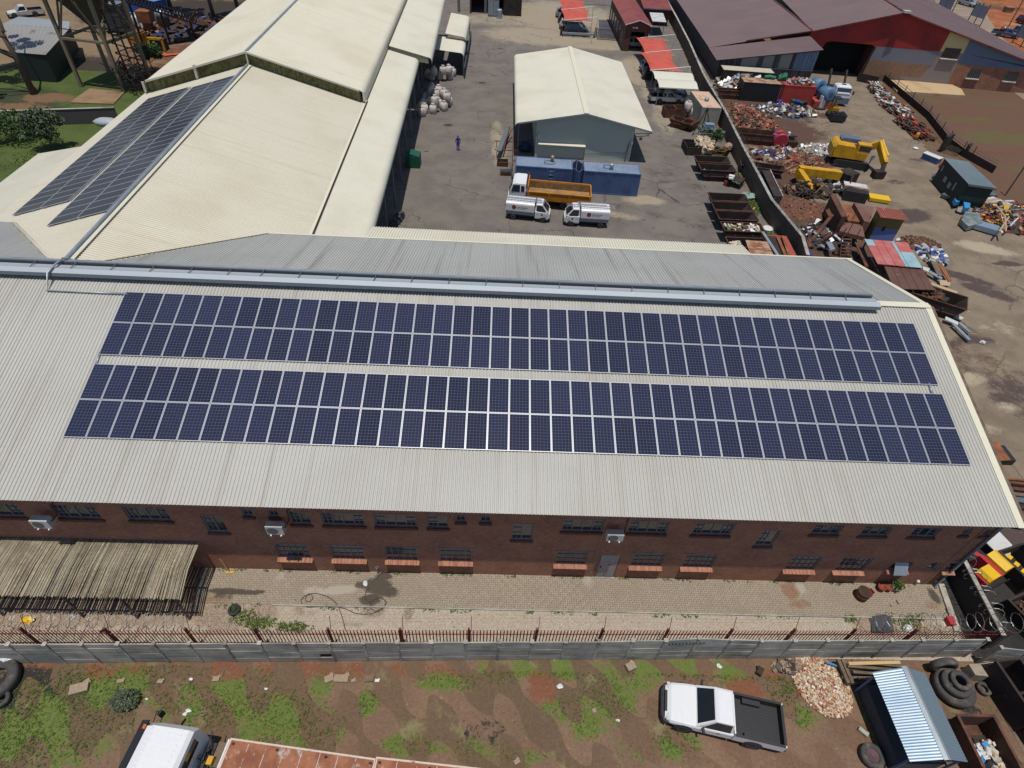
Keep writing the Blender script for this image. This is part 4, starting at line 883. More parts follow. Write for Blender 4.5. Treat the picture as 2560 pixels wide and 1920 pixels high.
    text_part('ELECTRICAL SERVICES',t,(cx0+xs*.27,s*(hw+.005),1.21),.088,MT['grey_steel'],rot,'small_lettering')
    logo(1.42,.86,.10)
    return t
def ladder(label,p,q,wd=.36,rung=.3,group='aluminium ladders on the delivery trucks'):
    p=Vector(p);q=Vector(q); d=(q-p); side=Vector((-d.y,d.x,0)).normalized()*wd/2; m_=MB()
    m_.beam(p-side,q-side,.035,.07); m_.beam(p+side,q+side,.035,.07)
    n=int(d.length/rung)
    for i in range(n): c=p+d*((i+.5)/n); m_.beam(c-side,c+side,.035,.03)
    t=thing('ladder',label,'ladder',((p+q)/2),0,group); o=part('rails_and_rungs',m_,MT['alu'],t); o.location=-t.location; return t
# ================================================================== reed canopy at the left
cn.name='loading_canopy'
rc=thing('reed_canopy','weathered grey reed pole canopy standing against the brick wall','canopy',(0,-1.5,0))
mA,mB_=MB(),MB(); x=-9.0; r2=random.Random(3)
while x<6.0:
    f=r2.uniform(-.05,.05); sk=.03
    if x>5.75: sk=.04
    e0=-.02+r2.uniform(-.05,.06); e1=-2.98+r2.uniform(-.05,.05)
    xa=x+r2.uniform(-.012,.012); lean=r2.uniform(-.035,.035)+.012*(x/6)*3
    zb=2.62+r2.uniform(-.012,.02); zf_=2.60+r2.uniform(-.012,.02)
    rr=r2.uniform(.027,.036)
    (mA if r2.random()<.62 else mB_).tube([(xa,e0,zb),(xa+lean*.5,(e0+e1)/2,(zb+zf_)/2+r2.uniform(-.01,.01)),(xa+lean+.12*0+.25*(1 if x>5 else .6)*.9,e1,zf_)],rr,5)
    x+=r2.choice([.047,.05,.053,.053,.057,.066])
wpart('reed_roof',mA,MT['reed'],rc); wpart('reed_roof',mB_,MT['reed2'],rc,label='darker reed poles of the canopy roof')
for y in (-.15,-1.5,-2.8):
    m_=MB(); m_.tube([(-9,y,2.54),(6.0,y,2.54)],.05,6); wpart('beam',m_,MT['wood'],rc)
for xx in (-7,-3.2,.6,3.2,5.7):
    m_=MB(); m_.tube([(xx,-2.75,0),(xx,-2.75,2.5)],.06,7); wpart('post',m_,MT['wood'],rc)
# ================================================================== precast wall
pw=thing('precast_wall','grey precast concrete panel wall between the plot and the gravel bed','wall',(20,-4.5,0))
tops=[-77,15.9,108.5,201,292,382.5,471,560.7,648.7,736,822,909,994.5,1079,1163.7,1246.8,1329.8,1413,1496.4,1579.5,1660.5,1740,1822,1899,1981,2061.8,2142,2219.5,2296.7,2376.6,2456]
def wy(x): return -4.93+.0235*(x+1)
PTS=[]
for k,px_ in enumerate(tops):
    h=2.04; 
    pyt={1740:1600,1660.5:1606,1822:1605}.get(px_,1608)
    q=GY(px_,1608,-4.5); x=q.x
    for _ in range(3): x=GY(px_,1608,wy(x)).x
    h={1740:2.36,1660.5:2.12,1822:2.18,1579.5:2.1}.get(px_,2.04)
    PTS.append((x,wy(x),h))
PTS=[(PTS[0][0]-2.1*k,wy(PTS[0][0]-2.1*k),2.04) for k in (3,2,1)]+PTS
ENDW=[(46.3,-4.35,2.0),(48.0,-4.25,2.0)]
r3=random.Random(5)
def wallrun(pts,root):
    for k,(x,y,h) in enumerate(pts):
        m_=MB(); m_.box(x-.055,x+.055,y-.06,y+.06,-.1,h+.02); m_.box(x-.09,x+.09,y-.09,y+.09,h+.02,h+.07); wpart('post',m_,MT['concrete_post'],root)
        if k+1<len(pts):
            x2,y2,h2=pts[k+1]; m_=MB(); zc=0.0
            n=5 if r3.random()<.75 else 4
            for j in range(n):
                za=h*j/n+.004; zb2=h*(j+1)/n-.006; zc2=h2*j/n+.004; zd=h2*(j+1)/n-.006; o=r3.uniform(-.012,.012); tw=r3.uniform(-.008,.008)
                hole=(k==12 and j==1)
                xe=x2-.06 if not hole else x+.9
                fx=(xe-x)/(x2-x); zc2=za+(zc2-za)*fx; zd=zb2+(zd-zb2)*fx; ye=y+(y2-y)*fx
                a=(x+.055,y-.025+o,za);b=(xe,ye-.025+o+tw,zc2);c=(xe,ye-.025+o+tw,zd);d=(x+.055,y-.025+o,zb2)
                A,B,Cc,D=[(p[0],p[1]+.05,p[2]) for p in (a,b,c,d)]
                m_.add([a,b,c,d,A,B,Cc,D],[(0,1,2,3),(5,4,7,6),(3,2,6,7),(1,0,4,5),(1,5,6,2),(4,0,3,7)])
            if abs(h-2.12)<.01:
                for q in range(11): m_.obox((x+.25+q*.16,y-.03,1.78+q*.018),(.06,.02,.12),0,1)
            wpart('panel',m_,[MT['concrete'],MT['black']],root)
wallrun(PTS,pw)
pw2=thing('precast_wall','short precast wall stub of two bays at the right end behind the timber','wall',(47,-4.3,0)); wallrun([(44.95,-4.22,2.0)]+ENDW,pw2)
# ================================================================== palisade fence
pf=thing('palisade_fence','dark red steel palisade fence just behind the precast wall','fence',(20,-3.9,0))
def fy(x): return -4.30+.0185*(x+2)
m_=MB(); x=-9
FH=1.98
while x<46.2:
    y=fy(x); w_=.026
    m_.add([(x-w_,y,.05),(x,y-.022,.05),(x+w_,y,.05),(x-w_,y,FH),(x,y-.022,FH),(x+w_,y,FH),(x-w_*.2,y,FH+.09),(x,y-.012,FH+.11),(x+w_*.2,y,FH+.09)],[(0,1,4,3),(1,2,5,4),(3,4,7,6),(4,5,8,7)]); x+=.158
wpart('pales',m_,MT['maroon'],pf)
m_=MB(); m_.beam((-9,fy(-9)+.03,1.55),(46.2,fy(46.2)+.03,1.55),.035,.05); wpart('rail',m_,MT['redpaint'],pf)
m_=MB(); m_.beam((-9,fy(-9)+.03,.35),(46.2,fy(46.2)+.03,.35),.04,.05); wpart('rail',m_,MT['maroon'],pf)
FP=[GY(px_,1582,-3.9).x for px_ in (-100,95,290,482,648,825,1002,1172,1342,1508.6,1676,1841,2004,2163,2325,2500)]
for x in FP:
    m_=MB(); m_.box(x-.05,x+.05,fy(x)+.01,fy(x)+.11,0,FH+.12); m_.tube([(x+.1,fy(x)+.08,1.7),(x+.1,fy(x)+.40,2.62)],.016,5); wpart('post',m_,MT['maroon'],pf)
m_=MB()
for z,dy in ((2.25,.22),(2.42,.3),(2.6,.39)): m_.tube([(FP[3]-.5,fy(FP[3])+.08+dy,z),(FP[-2],fy(FP[-2])+.08+dy,z)],.004,3)
wpart('strand_wire',m_,MT['wire_dark'],pf)
# ================================================================== razor wire coils
def coil(name,label,p,q,rad,turns,mat,group='razor wire coils',wob=.12,seed=1):
    p=Vector(p);q=Vector(q); d=(q-p); u=d.normalized(); a=u.cross(Vector((0,0,1))).normalized(); b=a.cross(u).normalized(); r4=random.Random(seed); pts=[]; n=turns*12
    ph=0
    for i in range(n+1):
        an=2*PI*i/12; rr=rad*(1+wob*math.sin(an*.37+seed)); c=p+d*(i/n)+u*(.12*math.sin(an*.5+1))
        pts.append(c+a*rr*math.cos(an)+b*rr*math.sin(an))
    m_=MB(); m_.tube(pts,.014,3,caps=False)
    for i in range(0,len(pts)-1,2):
        k=pts[i]; m_.obox(k,(.07,.018,.018),r4.uniform(0,3))
    return solo(name,m_,mat,label,'razor wire',group)
coil('razor_wire','loose razor wire coil above the palisade fence in front of the reed canopy',(-6,fy(-6)+.35,2.35),(6.5,fy(6.5)+.35,2.3),.36,30,MT['wire'],seed=2)
coil('razor_wire','razor wire coil on the palisade fence between the black sheet and the wall corner',(39.0,fy(39)+.3,2.3),(46.5,fy(46.5)+.3,2.3),.42,13,MT['wire'],seed=5)
coil('razor_wire','razor wire coil running along the narrow concrete wall beside the yellow machine',(45.95,1.8,1.95),(45.65,-3.4,1.95),.45,11,MT['wire'],seed=8)
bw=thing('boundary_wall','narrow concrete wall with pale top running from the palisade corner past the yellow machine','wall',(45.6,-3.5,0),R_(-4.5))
m_=MB(); m_.box(0,.16,0,9,0,1.68); part('wall',m_,M('painted_shade_wall',P(62,60,60),.9,fine=.25),bw); m_=MB(); m_.box(-.03,.2,0,9,1.68,1.76); part('coping',m_,MT['concrete_post'],bw)  # shade on the wall face put into its dark colour, coping left pale

# ================================================================== things on the paving
def wq(zx,zy,z=0): return G(640+zx/3.456,1200+zy/3.456,z)
t=thing('standpipe','grey plastic standpipe with a bent top on the wet paving','pipe',wq(1055,805))
m_=MB(); m_.tube([(0,0,0),(0,0,.52)],.06,8); m_.tube([(0,0,.50),(0,0,.62)],.072,8); part('pipe',m_,MT['galv'],t)
m_=MB(); m_.lathe([(.03,.621),(.055,.621)],(0,0,0),'z',8,caps=False); m_.lathe([(0,.6205),(.05,.6205)],(0,0,0),'z',8,caps=False); part('opening',m_,MT['black'],t)
hp=[(1080,795),(1180,800),(1090,800),(1055,830),(1040,860),(990,850),(965,880),(975,930),(950,960),(940,1020),(975,1060),(1060,1010),(1120,1040),(1110,1095),(1040,1135),(985,1110),(990,1050),(1080,1005),(1130,1060),(1090,1120),(1000,1155),(920,1160),(850,1150),(780,1115),(700,1095),(560,1093),(450,1100),(400,1080),(388,1040),(420,1000),(480,985),(492,1020),(470,1050),(435,1050),(424,1020),(450,985),(520,978),(600,1000),(650,1025),(690,1060),(715,1100),(740,1170),(760,1240),(772,1300)]
m_=MB(); m_.tube([wq(x,y,.03) for x,y in hp],.02,5); solo('garden_hose',m_,MT['hose'],'dark garden hose lying in loops across the paving and gravel','hose',smooth=True)
m_=MB(); m_.blob((0,0,.08),(.13,.17,.09),7,4,.25); solo('paper_bag',m_,MT['plastic_white'],'white crumpled bag lying on the wet paving beside the hose','litter',loc=wq(948,900))
t=thing('tyre_planter','black tyre planter with a small green plant on the gravel','planter',G(587,1527)); m_=MB(); m_.lathe([(.18,0),(.27,0),(.3,.06),(.3,.16),(.25,.2),(.17,.2)],(0,0,0),'z',16,caps=False); m_.lathe([(0,.06),(.18,.06)],(0,0,0),'z',10,caps=False); part('tyre',m_,MT['tyre'],t,True)
def leaves(m_,c,rad,n,size,r=None,flat=.3):
    r=r or random.Random(int(c[0]*100)%977+n)
    for i in range(n):
        while True:
            p=Vector((r.uniform(-1,1),r.uniform(-1,1),r.uniform(-1,1)))
            if p.length<=1: break
        p=Vector((c[0]+p.x*rad[0],c[1]+p.y*rad[1],c[2]+p.z*rad[2])); s=size*r.uniform(.5,1.3)
        e=Euler((r.uniform(-1.2,1.2),r.uniform(-1.2,1.2),r.uniform(0,6.3))).to_matrix()
        m_.add([p+e@Vector(q) for q in ((-s,-s*.5,0),(s*.2,-s*.6,0),(s,0,s*.2),(s*.1,s*.6,0))],[(0,1,2,3)])
m_=MB(); leaves(m_,(0,0,.2),(.14,.14,.1),60,.05); part('plant',m_,MT['leaf'],t)
def wr(zx,zy,z=0): return G(1920+zx/3.456,1200+zy/3.456,z)
t=thing('oil_drum','open rusty drum standing on the paving','drum',wr(795,1010)); m_=MB(); m_.lathe([(.33,0),(.34,.3),(.35,.31),(.34,.32),(.34,.6),(.36,.61),(.34,.63),(.3,.62),(.29,.1),(0,.1)],(0,0,0),'z',18,caps=False); part('barrel',m_,MT['rust'],t,True); m_=MB(); m_.lathe([(0,.3),(.29,.3)],(0,0,0),'z',12,caps=False); part('contents',m_,MT['rust_dark'],t)
t=thing('crate','red plastic crate leaning against the rusty drum','crate',wr(862,985),.4); m_=MB(); m_.box(-.2,.2,-.15,-.13,0,.3);m_.box(-.2,.2,.13,.15,0,.3);m_.box(-.2,-.18,-.13,.13,0,.3);m_.box(.18,.2,-.13,.13,0,.3);m_.box(-.18,.18,-.13,.13,0,.03); part('sides',m_,MT['redplastic'],t)
for k,(zx,lab,pl) in enumerate(((963,'reddish clay pot on the paving, leftmost of the row beside the white pipe fitting',0),(1020,'reddish clay pot on the paving between the other clay pot and the grey planter',0),(1085,'grey round planter holding a leafy green plant beside the clay pots',1))):
    t=thing('flower_pot',lab,'pot',wr(zx,948),0,'pots beside the brick wall'); m_=MB(); m_.lathe([(0,0),(.13,0),(.2,.3),(.22,.3),(.22,.35),(.18,.35),(.17,.28),(0,.28)],(0,0,0),'z',14,caps=False); part('pot',m_,MT['terracotta'] if not pl else MT['concrete'],t,True)
    if pl: m_=MB(); leaves(m_,(0,.0,.55),(.3,.3,.28),150,.07); part('plant',m_,MT['leaf'],t)
t=thing('pipe_fitting','white plastic pipe fitting with two bent arms at the foot of the wall','pipe',wr(1045,895)); m_=MB(); m_.tube([(0,.12,0),(0,.12,.55)],.055,8); part('stem',m_,MT['pvc'],t,True)
for s in (-1,1):
    m_=MB(); m_.tube([(0,.1,.5),(s*.45,.05,.48),(s*.5,.05,.52),(s*.6,.08,.68)],.05,7); part('arm',m_,MT['pvc'],t,True)
for zx,lab in ((1275,'short white pipe with a capped top beside the corner downpipe, left one'),(1437,'short white pipe with a capped top at the wall corner, right one')):
    t=thing('vent_pipe',lab,'pipe',wr(zx-10,905),0,'capped white pipes at the wall foot'); m_=MB(); m_.tube([(0,0,0),(0,0,.36)],.06,8); part('pipe',m_,MT['galv'],t,True); m_=MB(); m_.lathe([(.075,.3),(.09,.32),(.09,.42),(.06,.47),(0,.48)],(0,0,0),'z',10); part('cap',m_,MT['pvc'],t,True)
m_=MB(); m_.box(-.16,.16,-.2,.2,0,.3); m_.box(-.18,.18,-.22,.22,.28,.34); solo('bucket_box',m_,MT['redplastic'],'dark red plastic box beside the end of the kerb','box',loc=wr(1558,1235))
m_=MB(); m_.blob((0,0,.12),(.26,.2,.16),8,4,.2); solo('plastic_bag',m_,MT['plastic_white'],'white plastic bag lying in the weeds behind the palisade fence','litter',loc=wr(1195,1290))
m_=MB(); 
for i,(a,b) in enumerate(((870,1180),(1000,1160),(1060,1180),(1075,1250),(1100,1310),(990,1325),(900,1320),(890,1240))): pass
m_.slab([wr(a,b,.05+.05*(i%2)) for i,(a,b) in enumerate(((870,1180),(920,1175),(1000,1158),(1060,1180),(1075,1250),(1095,1310),(990,1322),(900,1318),(890,1240)))],.03)
solo('black_sheet',m_,MT['tarp'],'torn black plastic sheet lying behind the fence near the drum','sheet')
for zx,zy,rz,lab in ((1120,1055,1.5,'grey brick standing on the paving near the rusty drum'),(1068,1085,.2,'pale broken brick lying on the paving near the rusty drum'),(1080,1150,.1,'brown brick at the edge of the paving')):
    m_=MB(); m_.obox((0,0,.045),(.22,.11,.09),rz); solo('loose_brick',m_,MT['stone'],lab,'brick','loose bricks',loc=wr(zx,zy))
t=thing('broom','thin yellow handled broom leaning on the brick wall beside the canopy','broom',G(575,1432)); m_=MB(); m_.tube([(0,0,.05),(-.22,.12,1.2)],.018,5); part('handle',m_,MT['newwood'],t); m_=MB(); m_.box(-.2,.2,-.04,.04,0,.07); part('head',m_,MT['yellowc'],t)
m_=MB(); m_.blob((0,0,.1),(.3,.16,.12),7,4,.5); solo('plastic_scrap',m_,MT['yellowc'],'torn yellow plastic under the razor wire at the left','litter',loc=G(75,1553))
m_=MB(); m_.blob((0,0,2.5),(.12,.1,.16),7,4,.4); solo('plastic_bag',m_,MT['plastic_white'],'white plastic bag caught in the razor wire before the canopy','litter',loc=(1.75,-3.82,0))
# ================================================================== plot
def axis(p,q): d=Vector(q)-Vector(p); return (Vector(p)+Vector(q))/2, math.atan2(d.y,d.x), d.length
pa=G(1672,1752,.75); pb=G(1948,1812,.95); c,an,ln=axis(pb,pa)
pickup('white pickup with an empty black lined bed parked on the grass plot',(c.x,c.y,0),an,MT['white'],L=5.25,W=1.85)

# lorry with a white cab drawing two rusty decks
ang=R_(173.6)
t=thing('lorry','white lorry cab with two rusty brown flat decks behind it, cut by the picture edge','lorry',(7.9,-9.35,0),ang)
m_=MB(); W2=1.24
pr=[(-W2,.55),(-W2-.02,1.7),(-W2+.02,2.6),(-W2+.22,2.93),(W2-.22,2.93),(W2-.02,2.6),(W2+.02,1.7),(W2,.55)]
def sec(x,k,zc=0): return [(x,y*k,z-(zc if z>1.8 else 0)) for y,z in pr]
m_.loft([sec(-.95,1,.12),sec(-.8,1,0),sec(.55,1,-.02),sec(.95,.985,.12),sec(1.1,.97,.9)]); part('cab',m_,MT['white'],t)
m_=MB()
for k in range(12): m_.obox((0.05,-1.0+k*.18,2.948),(1.25,.05,.012))
part('roof_ribs',m_,MT['white'],t)
m_=MB(); m_.loft([[(1.06,y*.9,2.12),(1.12,y*.9,2.12),(1.02,y*.93,2.70),(.96,y*.93,2.70)] for y in (-1.22,1.22)]); part('windscreen',m_,MT['glass'],t)
m_=MB(); m_.obox((1.14,0,2.72),(.36,2.42,.05),0,0,0,R_(22)); part('sun_visor',m_,MT['black'],t); m_=MB(); m_.obox((1.16,0,.75),(.3,2.46,.5)); part('front_bumper',m_,MT['black'],t)
m_=MB(); m_.box(-.972,-.955,-.85,.85,2.05,2.55); part('rear_window',m_,MT['glass'],t)
for s_ in (-1,1):
    m_=MB(); m_.box(.0,.72,s_*1.262-.006,s_*1.262+.006,1.75,2.42); part('side_window',m_,MT['glass'],t)
    m_=MB(); m_.obox((.95,s_*1.62,2.2),(.1,.22,.42),s_*.3); m_.tube([(.9,s_*1.2,2.6),(1.0,s_*1.6,2.55),(.95,s_*1.62,2.4)],.018,5); m_.tube([(.9,s_*1.2,2.0),(.95,s_*1.6,2.0)],.018,5); part('mirror',m_,MT['black'],t)
    m_=MB(); m_.obox((1.02,s_*.95,2.86),(.1,.16,.08)); part('marker_lamp',m_,M('amber_lamp',P(226,110,40),.3,fine=0),t)
    for x in (.35,-2.4,-3.3): wheel(t,x,s_*1.0,.5,.32)
m_=MB(); m_.box(-7.6,-.9,-.45,.45,.75,.98); part('chassis',m_,MT['black'],t)
m_=MB(); r5=random.Random(4)
for k in range(46):
    p=Vector((-1.02-r5.uniform(0,.3),r5.uniform(-1.1,1.1),1.0+r5.uniform(0,.7))); m_.tube([p,p+Vector((r5.uniform(-.15,.1),r5.uniform(-.4,.4),r5.uniform(-.2,.3))),p+Vector((0,r5.uniform(-.6,.6),-.3))],.02,4)
m_.box(-1.35,-1.0,-1.1,1.1,.85,1.15); part('engine_hoses',m_,MT['black'],t)
m_=MB(); m_.box(-1.78,-1.42,-1.15,-.25,1.1,1.22); m_.box(-1.78,-1.42,.15,1.1,1.1,1.22); part('step_plate',m_,MT['wood'],t)
m_=MB(); m_.obox((-1.45,-.42,1.36),(.22,.3,.26)); 
for k in range(7): m_.obox((-1.25-k*.09,.25+.1*(k%2),1.27),(.07,.09,.07),k)
part('yellow_coupling',m_,MT['yellow'],t)
m_=MB(); m_.beam((-1.86,-1.24,1.38),(-1.86,1.24,1.38),.07,.1); part('headboard_rail',m_,MT['plastic_white'],t)
MT['deck']=M('rusty_deck_plate',P(176,116,82),.8,.1,var=(P(150,92,66),1.3,.38,.62),spots=(P(206,196,190),2.2,.6,.74),streak=(P(200,190,184),(1.5,1.5,1),.62,.74),fine=.12)
MT['deckedge']=M('pale_deck_edge',P(226,206,188),.75,fine=.1,spots=(P(150,96,66),3,.6,.72))
def deck(root,x0,x1,z,loc=None):
    m_=MB(); m_.box(x0,x1,-1.22,1.22,z-.16,z); part('deck',m_,MT['deck'],root)
    m_=MB(); m_.box(x0,x1,-1.29,-1.22,z-.2,z+.03); m_.box(x0,x1,1.22,1.29,z-.2,z+.03); m_.box(x0-.07,x0,-1.29,1.29,z-.2,z+.03); m_.box(x1,x1+.07,-1.29,1.29,z-.2,z+.03); part('deck_edge',m_,MT['deckedge'],root)
    m_=MB(); n=int((x1-x0)/.74)
    for k in range(1,n): m_.box(x0+(x1-x0)*k/n-.014,x0+(x1-x0)*k/n+.014,-1.2,1.2,z+.001,z+.006)
    m_.box(x0+.05,x1-.05,.42,.50,z+.002,z+.008); part('weld_seams',m_,M('weld_seam_grey',P(206,200,200),.7,fine=.25,spots=(P(150,96,66),3,.5,.62)),root)
    m_=MB()
    for y in (-1.1,1.1):
        for x in (x0+.12,x0+(x1-x0)*.33,x0+(x1-x0)*.67,x1-.12): m_.obox((x,y,z+.012),(.12,.09,.02))
    part('lashing_rings',m_,MT['rust_dark'],root)
deck(t,-7.95,-1.98,1.42)
t=thing('flatbed_trailer','rusty brown flatbed trailer behind the lorry, at the bottom edge of the picture','trailer',(19.1,-10.45,0),R_(175.2)); deck(t,-3.4,3.15,1.42)
m_=MB(); m_.box(-3.3,3.1,-.5,.5,.7,1.25); part('chassis',m_,MT['black'],t)
for s_ in (-1,1):
    for x in (-1.9,-.8): wheel(t,x,s_*1.0,.48,.32)
# small metal shed
t=thing('metal_shed','small open shed with bright corrugated zinc roof at the right of the plot','shed',(39.2,-7.2,0))
def sp(x,y,z): return (x-39.2,y+7.2,z)
m_=MB(); m_.corr(sp(38.0,-9.02,2.12),sp(38.0,-5.48,2.12),sp(39.33,-5.40,2.56),sp(39.33,-9.02,2.56),pitch=.11,h=.012,prof='sin'); part('roof',m_,MT['zinc'],t,label='brighter left slope of the zinc shed roof')  # left slope takes the brighter zinc colour
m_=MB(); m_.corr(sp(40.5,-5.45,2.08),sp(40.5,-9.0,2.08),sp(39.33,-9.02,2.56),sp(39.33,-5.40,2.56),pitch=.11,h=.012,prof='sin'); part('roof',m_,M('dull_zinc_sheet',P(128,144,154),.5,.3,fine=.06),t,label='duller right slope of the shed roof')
m_=MB(); m_.slab([sp(39.2,-9.05,2.55),sp(39.36,-9.05,2.61),sp(39.36,-5.36,2.61),sp(39.2,-5.36,2.55)],.01); m_.slab([sp(39.36,-9.05,2.61),sp(39.5,-9.05,2.54),sp(39.5,-5.36,2.54),sp(39.36,-5.36,2.61)],.01); part('ridge_cap',m_,MT['galv'],t)
for x,y in ((38.15,-5.6),(38.15,-8.9),(40.35,-5.6),(40.35,-8.9)):
    m_=MB(); m_.beam(sp(x,y,0),sp(x,y,2.1),.08); part('post',m_,MT['blue_cont'],t)
m_=MB(); m_.beam(sp(38.1,-8.95,2.06),sp(40.4,-8.95,2.06),.07); m_.beam(sp(38.1,-5.55,2.06),sp(40.4,-5.55,2.06),.07); m_.beam(sp(40.35,-8.9,.9),sp(40.35,-5.6,.9),.06); part('beam',m_,MT['black'],t)
m_=MB(); m_.box(-.95,1.1,-1.6,1.6,.0,.9); part('bench',m_,MT['tarp'],t)
# tyres
def tyre(label,loc,r,w,rot=(0,0,0),inner=.55,hub=None,group='old tyres on the plot'):
    m_=MB(); pr=[(r*inner,-w*.38),(r*.72,-w*.5),(r*.94,-w*.46),(r,-w*.3),(r,w*.3),(r*.94,w*.46),(r*.72,w*.5),(r*inner,w*.38),(r*inner*.96,0),(r*inner,-w*.38)]
    m_.lathe(pr,(0,0,0),'z',26,caps=False); o=solo('tyre',m_,M('old_tyre',(.05,.047,.045,1),.85,fine=.25,var=(P(120,110,100),2.2,.5,.75)),label,'tyre',group,True,loc=loc); o.rotation_euler=rot
    if hub: m2=MB(); m2.lathe([(0,w*.1),(r*.2,w*.16),(r*inner,w*.2)],(0,0,0),'z',16,caps=False); m2.build('rim',hub,o,True)
    return o
tyre('tyre with a maroon rim lying flat by the left edge of the zinc shed',G(2180,1890,.2),.52,.34,hub=M('maroon_rim',P(96,66,76),.6,fine=.1))
tyre('largest tyre lying flat in the pile beside the concrete block',(42.95,-5.45,.25),.92,.48)
tyre('mid sized tyre lying on the largest tyre of the pile',(42.85,-5.40,.66),.66,.34)
tyre('smallest brownish tyre on top of the pile',(42.92,-5.38,.95),.46,.22)
tyre('tall tyre standing upright between the precast wall and the tyre pile',(42.72,-4.55,.62),.62,.34,(PI/2,0,0))
tyre('small dark tyre lying flat in front of the concrete block',G(2460,1722,.12),.32,.2)
tyre('big tyre half cut off by the left edge of the picture',G(-12,1700,.25),.95,.5)
tyre('smaller dark tyre in the ash heap at the left edge',G(3,1748,.15),.36,.24)
m_=MB(); m_.blob((0,0,.45),(.25,.14,.12),8,4,.3); solo('plastic_sheet',m_,MT['plastic_white'],'white crumpled sheet lying on the big tyre at the left edge','litter',loc=G(28,1658))
m_=MB(); m_.prism([(44.0,-4.5),(45.05,-4.40),(45.15,-5.1),(44.05,-5.0)],0,.66); solo('concrete_block',m_,M('rough_concrete_block',P(176,162,142),.95,bump=(9,.9,.05),var=(P(146,134,118),1.6,.4,.65),fine=.15),'rough grey concrete block beside the tyre pile','block')
# timber stack
t=thing('timber_stack','stack of old grey timber sleepers with one new plank on top','timber',(39.2,-4.85,0)); r5=random.Random(9)
for lay in range(3):
    m_=MB()
    if lay%2==0:
        for x in (-1.55,-1.35,1.3,1.5): m_.obox((x+r5.uniform(-.05,.05),0,.1+.17*lay),(.16,1.1,.15),r5.uniform(-.06,.06))
    else:
        for y in (-.45,-.25,-.05,.15,.35): m_.obox((r5.uniform(-.1,.1),y,.1+.17*lay),(3.1,.13,.14),r5.uniform(-.03,.03))
    part('sleepers',m_,MT['wood'],t)
m_=MB()
for y in (-.4,-.15,.1,.3): m_.obox((r5.uniform(-.3,.3),y,.62),(r5.uniform(1.6,2.6),.12,.1),r5.uniform(-.1,.1))
part('sleepers',m_,MT['wood'],t)
m_=MB(); m_.obox((.0,.30,.73),(2.6,.15,.07),.04); part('new_plank',m_,MT['newwood'],t)
# rubble heap (many loose pieces: stuff) and bits
r6=random.Random(12)
def heap(name,label,cx,cy,rx,ry,h,n,mats,smin,smax,kind='stuff',rot=0,elong=1.0,seed=1,thick=.5):
    r=random.Random(seed); m_=MB(); hm=MB()
    for i in range(n):
        while True:
            u,v=r.uniform(-1,1),r.uniform(-1,1)
            if u*u+v*v<1: break
        rr=math.sqrt(u*u+v*v); z=h*(1-rr)**.8*r.uniform(.75,1.05); s=r.uniform(smin,smax)
        a=math.cos(rot)*u*rx-math.sin(rot)*v*ry; b=math.sin(rot)*u*rx+math.cos(rot)*v*ry
        m_.obox((cx+a,cy+b,z+s*.15),(s*r.uniform(.8,1.3)*elong,s*r.uniform(.4,.9),s*r.uniform(.25,1)*thick),r.uniform(0,6.3),r.choices(range(len(mats)),weights=[3,3,2,1,1,1,1,1][:len(mats)])[0],r.uniform(-.6,.6),r.uniform(-.6,.6))
    K=24; 
    ringv=[]
    for q in (1.0,.8,.55,.3,.05):
        ringv.append([(cx+math.cos(rot)*math.cos(2*PI*k/K)*rx*q-math.sin(rot)*math.sin(2*PI*k/K)*ry*q,cy+math.sin(rot)*math.cos(2*PI*k/K)*rx*q+math.cos(rot)*math.sin(2*PI*k/K)*ry*q,h*(1-q)**.8*.92-.01) for k in range(K)])
    m_.loft(ringv,m=0)
    return solo(name,m_,mats,label,'heap',None,False,kind)
heap('rubble_heap','pale heap of broken bricks and plaster beside the timber stack',36.6,-5.35,1.25,1.5,.42,1500,MT['rubble'],.05,.15,rot=.5)
heap('stone_heap','brown heap of stones at the foot of the precast wall',35.2,-4.55,.75,.3,.3,120,[MT['stone'],MT['wood'],MT['rust_dark']],.12,.3,seed=4)
m_=MB()
for i in range(24):
    q=G(2157+i*2.5+ (3 if i>14 else 0),1722+i*6.1); m_.obox((q.x,q.y,.05),(.11,.2,.1),.3+r6.uniform(-.1,.1),0)
solo('brick_edging',m_,MT['stone'],'line of loose bricks along the left side of the zinc shed','edging')
